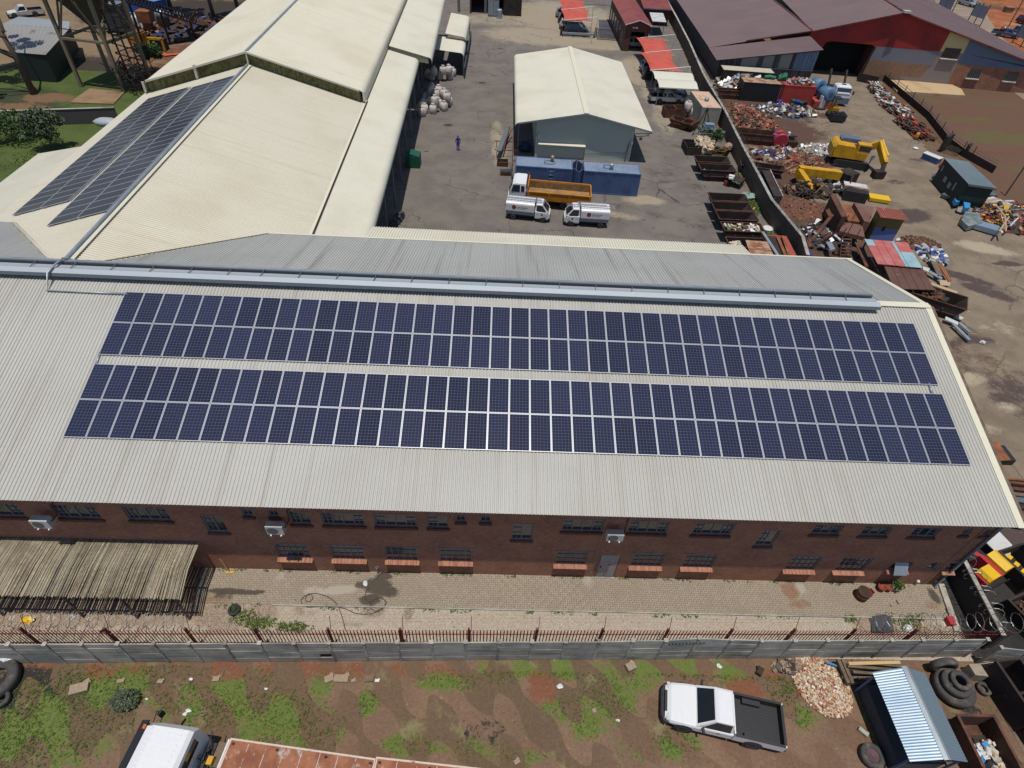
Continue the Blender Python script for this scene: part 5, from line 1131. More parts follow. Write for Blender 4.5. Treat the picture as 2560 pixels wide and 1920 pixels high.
for k,(px_,py_,rz,s,mt,lab) in enumerate(((2156,1831,-.8,(.42,.18,.16),'concrete','grey concrete block lying left of the zinc shed'),(853,1697,0,(.66,.32,.1),'stone','flat tan paving slab on the soil near the wall'),(923,1697,.1,(.42,.28,.08),'wood','dark brown slab right of the flat tan slab'),(823,1697,.4,(.4,.3,.1),'stone','broken tan stones left of the flat slab'),(884,1702,.3,(.2,.14,.08),'stone','small tan stone between the two flat slabs'),(943,1702,0,(.2,.12,.06),'plastic_white','white crumpled can on the soil right of the slabs'),
   (303,1703,.1,(.3,.16,.09),'stone','tan brick at the grass edge near the black ash'),(402,1704,0,(.26,.17,.09),'stone','tan brick below the third bay of the wall'),(541,1698,0,(.3,.22,.1),'stone','two tan stones at the grass edge'),(555,1684,1.4,(.3,.14,.06),'wood','brown brick standing at the grass edge'),(200,1722,.3,(.75,.42,.16),'stone','flat grey stone at the edge of the black ash'),
   (1575,1670,.4,(.45,.35,.3),'stone','pile of tan stones in the grass below the wall'),(1292,1905,.5,(.26,.18,.12),'stone','tan brick at the bottom edge of the plot'),(1485,1778,.2,(.18,.16,.1),'stone','pale stone in the grass left of the pickup'),(1898,1680,.9,(.4,.26,.2),'rust_dark','dark rock at the left foot of the rubble heap'))):
    m_=MB(); m_.obox((0,0,s[2]/2-.01),s,0); m_.obox((s[0]*.3,s[1]*.4,s[2]*.3),(s[0]*.5,s[1]*.6,s[2]*.6),.6); o=solo('stone' if 'stone' in lab or 'rock' in lab else 'slab' if 'slab' in lab else 'can' if 'can' in lab else 'brick',m_,MT[mt],lab,'can' if 'can' in lab else 'stone','loose stones and bricks on the plot',loc=G(px_,py_)); o.rotation_euler=(0,0,rz)
for k,(px_,py_,s,lab) in enumerate(((473,1777,.22,'white scrap of paper on the grass behind the lorry cab'),(464,1786,.2,'second white scrap of paper nearest the lorry cab'),(1400,1717,.3,'white plastic scrap on the red soil mid plot'),(478,1699,.16,'small white scrap below the precast wall'),(367,1748,.12,'tiny white scrap in the left grass'),(1797,1665,.26,'white plastic bag in the deep grass below the wall'),(666,1723,.18,'blue and white wrapper near the left grass'),(1545,1801,.16,'pale cut stick end in front of the pickup'),(2090,1782,.14,'white broken tile at the foot of the rubble heap'))):
    m_=MB(); m_.blob((0,0,.03),(s*.6,s*.4,.05),7,3,.4); solo('paper_scrap',m_,MT['plastic_white'],lab,'litter','litter on the plot',loc=G(px_,py_))
m_=MB(); m_.slab([(-.38,.05,.1),(.35,-.2,.06),(.38,-.1,.06),(-.33,.14,.12)],.03); solo('plastic_strip',m_,M('blue_plastic_strip',P(64,130,180),.5,fine=.05),'blue plastic strip lying on the rubble heap','litter',loc=G(2082,1662,.2))
# skip with rubbish, dark bins
t=thing('rubbish_skip','rusty skip half full of rubbish at the bottom right corner','skip',(42.45,-8.0,0))
def skipbox(t,x0,x1,y0,y1,z,mat,th=.06,floor=.2,rim=.05):
    m_=MB(); m_.box(x0,x0+th,y0,y1,0,z); m_.box(x1-th,x1,y0,y1,0,z); m_.box(x0+th,x1-th,y0,y0+th,0,z); m_.box(x0+th,x1-th,y1-th,y1,0,z); m_.box(x0+th,x1-th,y0+th,y1-th,floor-.05,floor); part('body',m_,mat,t)
    m_=MB(); m_.box(x0-rim,x0+th+.02,y0-rim,y1+rim,z,z+.05); m_.box(x1-th-.02,x1+rim,y0-rim,y1+rim,z,z+.05); m_.box(x0+th+.02,x1-th-.02,y0-rim,y0+th,z,z+.05); m_.box(x0+th+.02,x1-th-.02,y1-th,y1+rim,z,z+.05); part('rim',m_,mat,t)
skipbox(t,-.85,.85,-1.7,1.0,1.35,MT['rust'])
m_=MB(); r7=random.Random(2)
for i in range(260): m_.obox((r7.uniform(-.72,.72),r7.uniform(-1.6,.2),.25+r7.random()*.5),(r7.uniform(.08,.34),r7.uniform(.08,.3),r7.uniform(.04,.14)),r7.uniform(0,6),r7.choice([0,0,1,2,3,4,4,5]),r7.uniform(-.7,.7),r7.uniform(-.7,.7))
for i in range(1): m_.slab([(-.78,-1.62,.35),(.78,-1.62,.35),(.78,.5,.3),(-.78,.5,.3)],.1,5)
part('rubbish',m_,[MT['plastic_white'],MT['cloth'],MT['black'],MT['bluesheet'],MT['bag'],MT['rust_dark']],t)
for k,(lc,rz,sz,lab) in enumerate((((45.45,-5.9,0),.12,(1.3,2.6,1.6),'dark steel bin against the end of the precast wall'),((45.9,-8.2,0),.12,(1.5,2.0,1.6),'dark steel bin cut by the right picture edge'),((47.6,-6.0,0),.12,(1.6,3.2,1.5),'dark steel bin behind the wall corner at the right edge'))):
    t=thing('steel_bin',lab,'bin',lc,rz,'dark steel bins at the lower right'); skipbox(t,-sz[0]/2,sz[0]/2,-sz[1]/2,sz[1]/2,sz[2],MT['rust_dark']); m_=MB(); m_.box(-sz[0]/2-.04,sz[0]/2+.04,-.06,.06,sz[2]*.5,sz[2]*.6); part('stiffener',m_,MT['rust_dark'],t)
# yellow and red machine in the passage
t=thing('yellow_machine','yellow and red painted machine housing standing in the dark passage','machine',(47.9,.55,0),R_(24))
m_=MB(); m_.xprism([(-1.0,.3),(-.1,.3),(-.1,1.15),(-.2,1.3),(-.85,1.3),(-1.0,1.1)],-.6,.15); m_.xprism([(.15,.4),(1.2,.4),(1.2,1.2),(.6,1.55),(.15,1.4)],-.55,.55); part('housing',m_,MT['yellowc'],t)
m_=MB(); m_.box(-.1,.15,-.62,.7,.3,1.2); m_.box(-1.12,-1.0,-.6,.15,.35,1.0); m_.obox((.2,.85,.9),(.3,.5,.06),.3); part('red_frame',m_,MT['redplastic'],t)
m_=MB(); m_.box(-1.3,1.4,-.8,.8,.1,.3); m_.tube([(-1.2,-.75,.3),(-1.1,-.8,.5),(1.2,-.85,.5)],.04,5); part('base',m_,MT['black'],t)
t=thing('skip','black skip with yellow striped edge beside the yellow machine','skip',(49.9,.7,0),.3); skipbox(t,-.9,.9,-1.0,1.0,1.3,MT['rust_dark']); m_=MB(); [m_.obox((-.7,-.8+k*.45,1.37),(.3,.24,.03),.3) for k in range(4)]; part('stripes',m_,MT['yellowc'],t)
for k,(lc,lab) in enumerate((((48.9,-2.2,0),'low black steel bin full of offcuts behind the wall corner'),((50.9,-1.6,0),'low black steel bin at the right edge beyond the razor wire'))):
    t=thing('steel_bin',lab,'bin',lc,.35,'dark steel bins at the lower right'); skipbox(t,-.85,.85,-1.2,1.2,1.1,MT['rust_dark']); m_=MB(); [m_.obox((r7.uniform(-.6,.6),r7.uniform(-.9,.9),.5+r7.random()*.3),(r7.uniform(.1,.5),.12,.08),r7.uniform(0,6)) for _ in range(30)]; part('offcuts',m_,MT['rust'],t)
m_=MB(); m_.slab([(-.9,1.0,.9),(.5,1.3,.9),(1.2,-.4,.7),(.3,-1.6,.6),(-.2,-.5,.7)],.06); solo('steel_sheet',m_,MT['white_d'],'bent pale grey steel sheet lying beyond the yellow machine','sheet',loc=(49.2,2.6,0))
# bush, grass
t=thing('bush','grey green shrub in the grass behind the lorry cab','bush',G(318,1755)); m_=MB(); leaves(m_,(0,0,.32),(.62,.5,.34),1500,.05,random.Random(6)); part('foliage',m_,MT['leaf_grey'],t); m_=MB(); [m_.tube([(0,0,0),(r7.uniform(-.4,.4),r7.uniform(-.4,.4),.5)],.012,4) for _ in range(9)]; part('stems',m_,MT['bark'],t)
def tufts(name,label,fn,x0,x1,y0,y1,n,hmin,hmax,mats,seed=1,z=-.02,blades=4):
    r=np.random.RandomState(seed); X=r.uniform(x0,x1,n); Y=r.uniform(y0,y1,n); d=fn(X,Y); keep=r.uniform(0,1,n)<d; X,Y,d=X[keep],Y[keep],d[keep]
    vs=[];fs=[];mi=[]; k=0
    for x,y,dd in zip(X,Y,d):
        m0=r.randint(len(mats))
        for b in range(blades):
            a=r.uniform(0,6.28); h=r.uniform(hmin,hmax)*(.5+.6*dd); l=r.uniform(.3,1.0)*h; w_=.012+.2*h*r.uniform(.3,.8)
            bx,by=x+r.uniform(-.04,.04),y+r.uniform(-.04,.04); ca,sa=math.cos(a),math.sin(a)
            vs+= [(bx-sa*w_,by+ca*w_,z),(bx+sa*w_,by-ca*w_,z),(bx+ca*l,by+sa*l,z+h)]; fs.append((k,k+1,k+2)); mi.append(m0); k+=3
    m_=MB(); m_.add(vs,fs); m_.m=mi; o=m_.build(name,mats); tag(o,label,'grass',None,'stuff'); return o
GRM=[M('grass_blade',P(96,138,44),.8,fine=.3),M('grass_blade_dark',P(74,108,38),.8,fine=.3),M('grass_blade_dry',P(136,138,70),.8,fine=.3)]
tufts('grass','patchy green grass growing on the bare soil of the front plot',lambda X,Y: np.clip(plot_fn(X,Y)[0]-.25,0,1)*.95+.012,-6,47,-11.5,-4.95,60000,.03,.10,GRM,3)
tufts('weeds','green weeds along the foot of the brick wall and the paving edge',lambda X,Y: np.clip((np.abs(Y+.06)<.09)*.5*(np.sin(X*2.1)+np.sin(X*5.3)>0.2)+(np.abs(Y+2.03)<.12)*.4*(np.sin(X*1.1)+np.sin(X*3.7)>.4)+grav_fn(X,Y)[2]*.9+.002,0,1),6,45,-4.0,0,34000,.06,.16,GRM,8,0)
# ================================================================== workshop in the yard
ws=thing('workshop','yard workshop with clean cream gable roof behind the two blue containers','building',(29.7,66,0))
WX0,WX1,WRX,WY0,WY1,WE,WRZ=21.95,37.7,29.9,52.95,79.0,4.05,5.45
def wsp(name,m_,mat,smooth=False,label=None): return wpart(name,m_,MT[mat] if isinstance(mat,str) else mat,ws,smooth,label)
m_=MB(); m_.corr((WX0+.35,WY1,WE+.02),(WX0+.35,WY0,WE+.02),(WRX,WY0,WRZ),(WRX,WY1,WRZ),pitch=.2,h=.02)
prev=(WX0+.35,WE+.02)
for k in range(1,7):
    an=R_(10)+R_(80)*k/6; q=(WX0+.35-.45*(math.sin(an)-math.sin(R_(10))),WE+.02-.45*(math.cos(R_(10))-math.cos(an))); m_.add([(prev[0],WY0,prev[1]),(prev[0],WY1,prev[1]),(q[0],WY1,q[1]),(q[0],WY0,q[1])],[(0,1,2,3)]); prev=q
wsp('roof',m_,'cream_clean',True)
m_=MB(); m_.corr((WX1,WY0,3.82),(WX1,WY1,3.82),(WRX,WY1,WRZ),(WRX,WY0,WRZ),pitch=.2,h=.02); m_.add([(WX1,WY0,3.83),(WX1,WY1,3.83),(WX1+.12,WY1,3.6),(WX1+.12,WY0,3.6)],[(3,2,1,0)]); wsp('roof',m_,'cream_clean')
m_=MB(); m_.beam((WRX,WY0,WRZ+.05),(WRX,WY1,WRZ+.05),.55,.04); wsp('ridge_cap',m_,'cream_flash')
m_=MB(); m_.beam((WX0+.3,WY0-.02,WE-.04),(WRX,WY0-.02,WRZ-.04),.05,.16); m_.beam((WRX,WY0-.02,WRZ-.04),(WX1,WY0-.02,3.78),.05,.16); wsp('verge_trim',m_,'galv')
WW0,WW1=24.46,35.8
MT['ribwall']=M('pale_green_grey_cladding',P(170,178,166,.85),.6,fine=.05)
m_=MB(); n=60
for i in range(n):
    xa=WW0+(WW1-WW0)*i/n; xb=WW0+(WW1-WW0)*(i+.6)/n; xc=WW0+(WW1-WW0)*(i+1)/n
    zt=lambda x: (WE+(WRZ-WE)*(x-WX0)/(WRX-WX0) if x<WRX else WRZ-(WRZ-3.82)*(x-WRX)/(WX1-WRX))-.03
    for (p,q,y) in ((xa,xb,53.5),(xb,xc,53.54)): m_.add([(p,y,0),(q,y,0),(q,y,zt(q)),(p,y,zt(p))],[(0,1,2,3)])
m_.box(WW0,WW0+.05,53.56,WY1-.3,0,4.0); m_.box(WW1-.05,WW1,53.56,WY1-.3,0,3.9); m_.box(WW0,WW1,WY1-.4,WY1-.3,0,4.0); wsp('wall',m_,'ribwall')
m_=MB(); m_.slab([(24.75,53.1,1.72),(30.3,53.1,1.66),(30.3,53.49,1.78),(24.75,53.49,1.84)],.07); wsp('awning',m_,'cream_flash')
for x,z in ((24.7,2.7),(35.6,2.4)):
    m_=MB(); m_.obox((x,53.3,z),(.16,.34,.42),.5); wsp('floodlight',m_,'white_d')
m_=MB(); m_.beam((WW1,53.5,3.3),(WX1,53.1,3.62),.06); m_.beam((WW1,53.5,2.95),(37.4,53.4,3.2),.06); m_.beam((37.4,53.4,3.2),(37.5,53.2,3.7),.06); m_.obox((36.6,53.3,2.85),(.3,.2,.25)); wsp('truss_bracket',m_,'grey_steel')
for y in (53.6,60,66,72,78):
    m_=MB(); m_.box(22.3,22.45,y,y+.15,0,3.9); wsp('post',m_,'grey_steel')
m_=MB(); m_.box(30.3,35.5,53.44,53.47,.98,1.0); m_.box(30.28,30.33,53.43,53.47,0,1.8); m_.beam((35.2,53.4,.0),(35.4,53.4,2.2),.1); wsp('sliding_door_rail',m_,'grey_steel')
m_=MB(); m_.blob((23.3,55.2,.5),(.9,.7,.55),9,5,.25); solo('tarpaulin_bundle',m_,M('dark_blue_tarpaulin',P(60,66,90),.8,fine=.2),'dark blue bundle lying in the shade under the left side of the workshop roof','bundle')
# containers
def container(name,label,loc,rz,L,W,H,side,roof,group=None,ribs=26):
    t=thing(name,label,'container',loc,rz,group); a,b=L/2,W/2; m_=MB()
    for s in (-1,1):
        for i in range(ribs):
            xa=-a+.12+(L-.24)*i/ribs; xb=-a+.12+(L-.24)*(i+.5)/ribs; xc=-a+.12+(L-.24)*(i+1)/ribs; y0=s*(b-.01); y1=s*(b-.05)
            q=[(xa,y0),(xb-.03,y0),(xb,y1),(xc-.03,y1),(xc,y0)]
            for k in range(4): 
                f=(0,1,2,3) if s<0 else (3,2,1,0)
                m_.add([(q[k][0],q[k][1],.15),(q[k+1][0],q[k+1][1],.15),(q[k+1][0],q[k+1][1],H-.1),(q[k][0],q[k][1],H-.1)],[f])
        nn=int(ribs*W/L)
        for i in range(nn):
            ya=-b+.1+(W-.2)*i/nn; yb2=-b+.1+(W-.2)*(i+.55)/nn; yc=-b+.1+(W-.2)*(i+1)/nn
            for p,q,x in ((ya,yb2,s*(a-.01)),(yb2,yc,s*(a-.05))): m_.add([(x,p,.15),(x,q,.15),(x,q,H-.1),(x,p,H-.1)],[(0,1,2,3) if s>0 else (3,2,1,0)])
    m_.box(-a+.06,a-.06,-b+.06,b-.06,.1,H-.06)
    part('walls',m_,side,t)
    m_=MB()
    for x in (-a,a-.12):
        for y in (-b,b-.12): m_.box(x,x+.12,y,y+.12,0,H)
    for y in (-b,b-.1): m_.box(-a+.12,a-.12,y,y+.1,H-.12,H); m_.box(-a+.12,a-.12,y,y+.1,0,.16)
    for x in (-a,a-.1): m_.box(x,x+.1,-b+.12,b-.12,H-.12,H); m_.box(x,x+.1,-b+.12,b-.12,0,.16)
    part('corner_frame',m_,side,t)
    m_=MB(); m_.corr((-a+.1,-b+.1,H-.03),(a-.1,-b+.1,H-.03),(a-.1,b-.1,H-.03),(-a+.1,b-.1,H-.03),pitch=.3,h=.025); part('roof',m_,roof,t); return t
c1=container('shipping_container','blue shipping container with grey roof and ladder rungs, left of the two by the workshop',(25.1,46.35,0),R_(-2.6),6.1,2.44,2.5,MT['blue_cont'],MT['blue_roof'],'blue containers before the workshop')
for k in range(4): m_=MB(); m_.beam((.55,-1.28,.9+k*.42),(1.0,-1.28,.9+k*.42),.05); part('ladder_rung',m_,MT['blue_roof'],c1)
m_=MB(); m_.box(.3,.42,-1.27,-1.2,.2,2.45); m_.box(1.05,1.12,-1.3,-1.2,.2,2.3); part('ladder_side',m_,MT['blue_cont'],c1)
c2=container('shipping_container','blue shipping container with a scuffed front, right of the two by the workshop',(32.35,45.9,0),R_(-2.2),6.1,2.44,2.5,MT['blue_cont'],MT['blue_roof'],'blue containers before the workshop')
for t,xx,s_ in ((c1,3.05,1),(c2,-3.05,-1)):
    for y in (-1.1,1.1):
        m_=MB(); m_.obox((xx+s_*.32,y,1.3),(.06,.9,2.3),s_*.55 if y<0 else -s_*.5); part('open_door',m_,MT['blue_cont'],t)
for t,x,lab in ((c1,.6,0),(c2,-.35,1)):
    m_=MB(); m_.tube([(x+.55*math.cos(a),.1+.5*math.sin(a),2.56) for a in [k*PI/8 for k in range(17)]],.04,5); m_.beam((x-.6,-.4,2.5),(x-.6,-.4,3.0),.04); part('hatch_ring',m_,MT['blue_roof'],t)
    m_=MB(); m_.lathe([(.16,2.5),(.16,2.75),(.24,2.85),(.2,3.05),(.05,3.15),(0,3.15)],(x+.25,.45 if lab==0 else -.4,0),'z',12); part('roof_fan',m_,MT['galv'] if lab else M('brass_fan',P(170,150,110),.5,.4,fine=.1),t)
# dump truck
t=thing('dump_truck','white cab truck with an open orange tipper bed before the blue containers','truck',(25.6,42.1,0),R_(175.0))
m_=MB(); W2=1.15; pr=[(-W2,.7),(-W2-.01,1.6),(-W2+.06,2.4),(-W2+.25,2.6),(W2-.25,2.6),(W2-.06,2.4),(W2+.01,1.6),(W2,.7)]
m_.loft([[(x,y*k,(z-d if z>1.9 else z)) for y,z in pr] for x,k,d in ((2.45,1,.05),(2.6,1,0),(3.5,1,.0),(3.8,.99,.12),(4.15,.97,.95))]); part('cab',m_,MT['white'],t)
m_=MB(); m_.loft([[(4.12,y*.9,1.62),(4.17,y*.9,1.62),(3.92,y*.93,2.36),(3.87,y*.93,2.36)] for y in (-1.1,1.1)]); part('windscreen',m_,MT['glass'],t)
for s_ in (-1,1):
    m_=MB(); m_.add([(3.95,s_*1.175,1.55),(3.05,s_*1.175,1.55),(3.05,s_*1.155,2.28),(3.75,s_*1.155,2.28)],[(0,1,2,3) if s_>0 else (3,2,1,0)]); part('side_window',m_,MT['glass'],t)
    m_=MB(); m_.add([(2.95,s_*1.175,1.6),(2.6,s_*1.175,1.6),(2.6,s_*1.155,2.22),(2.95,s_*1.155,2.22)],[(0,1,2,3) if s_>0 else (3,2,1,0)]); part('side_window',m_,MT['glass'],t)
    m_=MB(); m_.obox((4.1,s_*1.35,1.9),(.08,.18,.4)); m_.tube([(4.0,s_*1.1,2.2),(4.15,s_*1.35,2.1)],.02,4); part('mirror',m_,MT['black'],t)
    for x in (3.25,-1.6,-2.75): wheel(t,x,s_*.98,.46,.3)
m_=MB(); m_.box(4.0,4.3,-1.15,1.15,.35,.85); part('bumper',m_,MT['white_d'],t); m_=MB(); m_.box(-3.9,3.9,-.45,.45,.6,.85); part('chassis',m_,MT['black'],t)
m_=MB(); BX0,BX1,BW=-4.2,2.2,1.32
for s_ in (-1,1):
    m_.box(BX0,BX1,s_*BW-.05,s_*BW+.05,.95,1.75)
    for k in range(4): x=BX0+.1+(BX1-BX0-.2)*k/3; m_.box(x-.08,x+.08,s_*(BW+.08)-.04,s_*(BW+.08)+.04,.92,1.78)
    m_.box(BX0,BX1,s_*(BW+.03)-.07,s_*(BW+.03)+.07,1.74,1.82)
m_.box(BX0-.06,BX0+.04,-BW,BW,.95,1.8); m_.box(BX1-.02,BX1+.08,-BW,BW,.95,2.3); m_.box(BX0,BX1,-BW,BW,.86,.96)
part('tipper_bed',m_,MT['orange'],t); m_=MB(); m_.box(BX0+.05,BX1-.03,-BW+.06,BW-.06,.965,1.0); m_.box(BX0+.06,BX1-.05,BW-.075,BW-.052,1.0,1.7); m_.box(BX0+.06,BX1-.05,-BW+.052,-BW+.075,1.0,1.7)
part('bed_floor',m_,MT['bedfloor'],t)
m_=MB(); m_.beam((BX1+.1,1.2,2.2),(BX1+.1,1.2,3.0),.07); m_.beam((BX1+.1,-1.2,2.2),(BX1+.1,-1.2,2.6),.07); part('bed_stake',m_,MT['orange'],t)
# vans
minitruck('white delivery truck facing right with a round logo and lettering, left of the pair',(23.35,38.95,0),R_(-7.0),True)
minitruck('white delivery truck facing left with a round logo and lettering, right of the pair',(29.1,38.25,0),R_(178.2),False)
ladder('aluminium ladder on the roof of the left delivery truck, farther one',(21.2,39.35,2.02),(24.6,38.95,2.02)); ladder('aluminium ladder on the roof of the left delivery truck, nearer one',(21.15,38.85,2.0),(24.9,38.40,2.0))
ladder('long aluminium ladder on the right delivery truck, overhanging its rear',(27.0,38.0,2.04),(31.75,37.85,2.02)); ladder('short aluminium ladder at the far side of the right delivery truck roof',(28.1,38.55,2.02),(31.0,38.45,2.02))
# person
def person(label,loc,rz,top,legs,pose='walk',h=1.75):
    t=thing('person',label,'person',loc,rz)
    def skin(name,verts,edges,mat,par):
        me=bpy.data.meshes.new(name); me.from_pydata([v[:3] for v in verts],edges,[]); o=bpy.data.objects.new(name,me); COL.objects.link(o); o.parent=par; me.materials.append(mat)
        md=o.modifiers.new('skin','SKIN'); sub=o.modifiers.new('sub','SUBSURF'); sub.levels=1; sub.render_levels=1
        for i,v in enumerate(verts): me.skin_vertices[0].data[i].radius=(v[3],v[3]*(v[4] if len(v)>4 else 1)); 
        me.skin_vertices[0].data[0].use_root=True
        return o
    st=.14 if pose=='walk' else .02
    V=[(0,0,.95,.10),(0,0,1.12,.10),(0,0,1.35,.11),(0,0,1.47,.06),(0,0,1.53,.052),(0,.01,1.62,.085),(0,.0,1.72,.06),
       (-.18,0,1.42,.045),(-.25,-.04,1.16,.038),(-.24,.06,.92,.03),(.18,0,1.42,.045),(.25,.04,1.16,.038),(.24,-.04,.92,.03),
       (-.09,0,.9,.08),(-.10,st*.6,.5,.058),(-.10,st,.09,.04),(-.10,st+.12,.04,.035),(.09,0,.9,.08),(.10,-st*.4,.5,.058),(.10,-st-.05,.09,.04),(.10,-st+.08,.04,.035)]
    Ed=[(0,1),(1,2),(2,3),(3,4),(4,5),(5,6),(2,7),(7,8),(8,9),(2,10),(10,11),(11,12),(0,13),(13,14),(14,15),(15,16),(0,17),(17,18),(18,19),(19,20)]
    for hand,(hx,hy) in ((9,(-.24,.06)),(12,(.24,-.04))):
        for k,(dx,dy,ln) in enumerate(((-.03,.015,.07),(-.012,.02,.085),(.006,.02,.09),(.022,.015,.08),(.012,.055,.05))):
            V.append((hx+dx,hy+dy,.87,.009)); V.append((hx+dx,hy+dy+.01,.87-ln,.008)); n=len(V); Ed+=[(hand,n-2),(n-2,n-1)]
    skin('body',V,Ed,MT['skin'],t)
    C=[(0,0,.95,.15,.75),(0,0,1.15,.15,.75),(0,0,1.36,.165,.7),(0,0,1.46,.08),(-.19,0,1.42,.07),(-.255,-.04,1.16,.06),(-.245,.05,.96,.05),(.19,0,1.42,.07),(.255,.04,1.16,.06),(.245,-.035,.96,.05)]
    E2=[(0,1),(1,2),(2,3),(2,4),(4,5),(5,6),(2,7),(7,8),(8,9)]
    skin('jacket',C,E2,top,t)
    Lg=[(0,0,.96,.14),(-.09,0,.86,.105),(-.10,st*.6,.5,.078),(-.10,st,.12,.062),(.09,0,.86,.105),(.10,-st*.4,.5,.078),(.10,-st-.05,.12,.062)]
    skin('trousers',Lg,[(0,1),(1,2),(2,3),(0,4),(4,5),(5,6)],legs,t)
    m_=MB(); m_.blob((0,-.01,1.66),(.095,.11,.10),10,6,.02,flat=False); part('hair',m_,MT['hair'],t,True)
    for s_ in (-1,1):
        m_=MB(); m_.blob((s_*.10,(st if s_<0 else -st)+.08,.04),(.05,.14,.045),8,4,.02,flat=False); part('shoe',m_,MT['black'],t,True)
        m_=MB(); m_.blob((s_*.035,.088,1.64),(.012,.008,.01),6,4,0,flat=False); part('eye',m_,MT['black'],t); m_=MB(); m_.blob((s_*.088,.0,1.62),(.015,.02,.03),6,4,0,flat=False); part('ear',m_,MT['skin'],t)
    m_=MB(); m_.blob((0,.10,1.61),(.016,.02,.024),6,4,0,flat=False); part('nose',m_,MT['skin'],t); m_=MB(); m_.box(-.03,.03,.084,.09,1.565,1.575); part('mouth',m_,MT['redplastic'],t)
    return t
person('person in a blue work overall walking away across the open yard',(15.33,54.3,0),.08,MT['overall'],MT['overall'])
# rack of pipes left of the workshop
t=thing('pipe_rack','rusty steel rack of long dark pipes left of the workshop','rack',(20.4,54,0))
y0=zm(1230,290,120)
m_=MB()
for k in range(5): a,b=G(1264-1+k*2.2,322,.9),G(1243+k*2.2,378,.9); m_.tube([a,b],.08,6)
wpart('pipes',m_,MT['grey_steel'],t)
m_=MB(); m_.tube([G(1274,318,.9),G(1258,376,.9)],.08,6); m_.tube([G(1282,320,1.1),G(1262,352,.9)],.06,6); wpart('rusty_pipe',m_,MT['rust'],t)
for py_ in (352,374):
    a=G(1236,py_,.8); m_=MB(); m_.beam(a,(a.x+2.9,a.y,.8),.08); m_.beam((a.x+.3,a.y,0),(a.x+.3,a.y,.8),.08); m_.beam((a.x+2.7,a.y,0),(a.x+2.7,a.y,1.4),.1); wpart('rack_frame',m_,MT['rust'],t)
a,b=G(1283,345,1.4),G(1281,412,1.4); m_=MB(); m_.beam(a,b,.1); wpart('rack_frame',m_,MT['rust'],t)
def junk(name,label,cat,loc,items,group=None,rz=0):
    """small assembled thing: items = (part name, material, list of (centre, size, rz))"""
    t=thing(name,label,cat,loc,rz,group)
    for nm,mt,bxs in items:
        m_=MB()
        for b in bxs: m_.obox(b[0],b[1],b[2] if len(b)>2 else 0,0,*(b[3:5] if len(b)>3 else ()))
        part(nm,m_,MT[mt] if isinstance(mt,str) else mt,t)
    return t
junk('crate','low rusty mesh crate of small parts left of the blue container','crate',G(1256,412),[('frame','rust',[((0,-.5,.25),(1.3,.06,.5)),((0,.5,.25),(1.3,.06,.5)),((-.62,0,.25),(.06,.94,.5)),((.62,0,.25),(.06,.94,.5)),((0,0,.04),(1.2,.94,.06))]),('parts','rust_dark',[((.1*k-.4,.1*(k%3)-.1,.2),(.3,.2,.2),k) for k in range(8)])])
junk('steel_stack','stack of grey steel bars and a rusty base by the container corner','stack',G(1264,436),[('bars','galv_dark',[((0,-.3+k*.15,.5+.03*(k%2)),(1.3,.07,.07),.04*k) for k in range(5)]),('base','rust',[((0,0,.22),(1.2,.8,.44))])])
# bulk bags
def bag_mb(seed,w=.95,h=1.05):
    r=random.Random(seed); m_=MB(); rings=[]
    for z,s in ((0,.86),(.12,1.0),(.45,1.04),(.75,1.0),(.92,.86),(1.0,.55),(1.12,.42),(1.2,.5)):
        ring_=[]
        for k in range(14):
            a=2*PI*k/14; q=1/max(abs(math.cos(a)),abs(math.sin(a)))**.55; rr=w/2*s*q*(1+r.uniform(-.07,.07)); ring_.append((rr*math.cos(a),rr*math.sin(a),z*h+r.uniform(-.03,.03)))
        rings.append(ring_)
    m_.loft(rings); return m_
bags=[]
def bag(label,loc,seed,rz=0,group='white bulk bags',sc=1.0):
    if len(bags)<5: o=solo('bulk_bag',bag_mb(seed),MT['bag'],label,'bag',group,True,loc=loc); bags.append(o)
    else: o=dup(bags[seed%5],loc,None,label,group)
    o.rotation_euler=(0,0,rz); o.scale=(sc,sc,sc); return o
lit='white bulk bag in the sunlit pile beside the factory hall'
for i,(px_,py_,z) in enumerate(((1083,283,0),(1110,276,0),(1097,268,0),(1122,262,0),(1075,264,0),(1086,252,0),(1104,250,0),(1090,246,.9),(1110,244,.9),(1078,240,.9),(1097,236,.9),(1118,252,.85),(1088,262,.9),(1080,230,0))): bag(lit,G(px_,py_,z),i,i*.7)
shd='grey looking bulk bag standing in the shade along the factory hall'
for i,(px_,py_) in enumerate(((1062,282),(1052,280),(1060,268),(1065,255),(1055,290))): bag(shd,G(px_,py_),i+3,i)
cv='bulk bag stacked in the shade under the bullnose canopy'
for i,(px_,py_,z) in enumerate(((1080,200,0),(1100,198,0),(1124,198,0),(1132,190,0),(1085,188,.9),(1108,186,.9),(1122,184,.9),(1070,196,0))): bag(cv,G(px_,py_,z),i+1,i*.4)
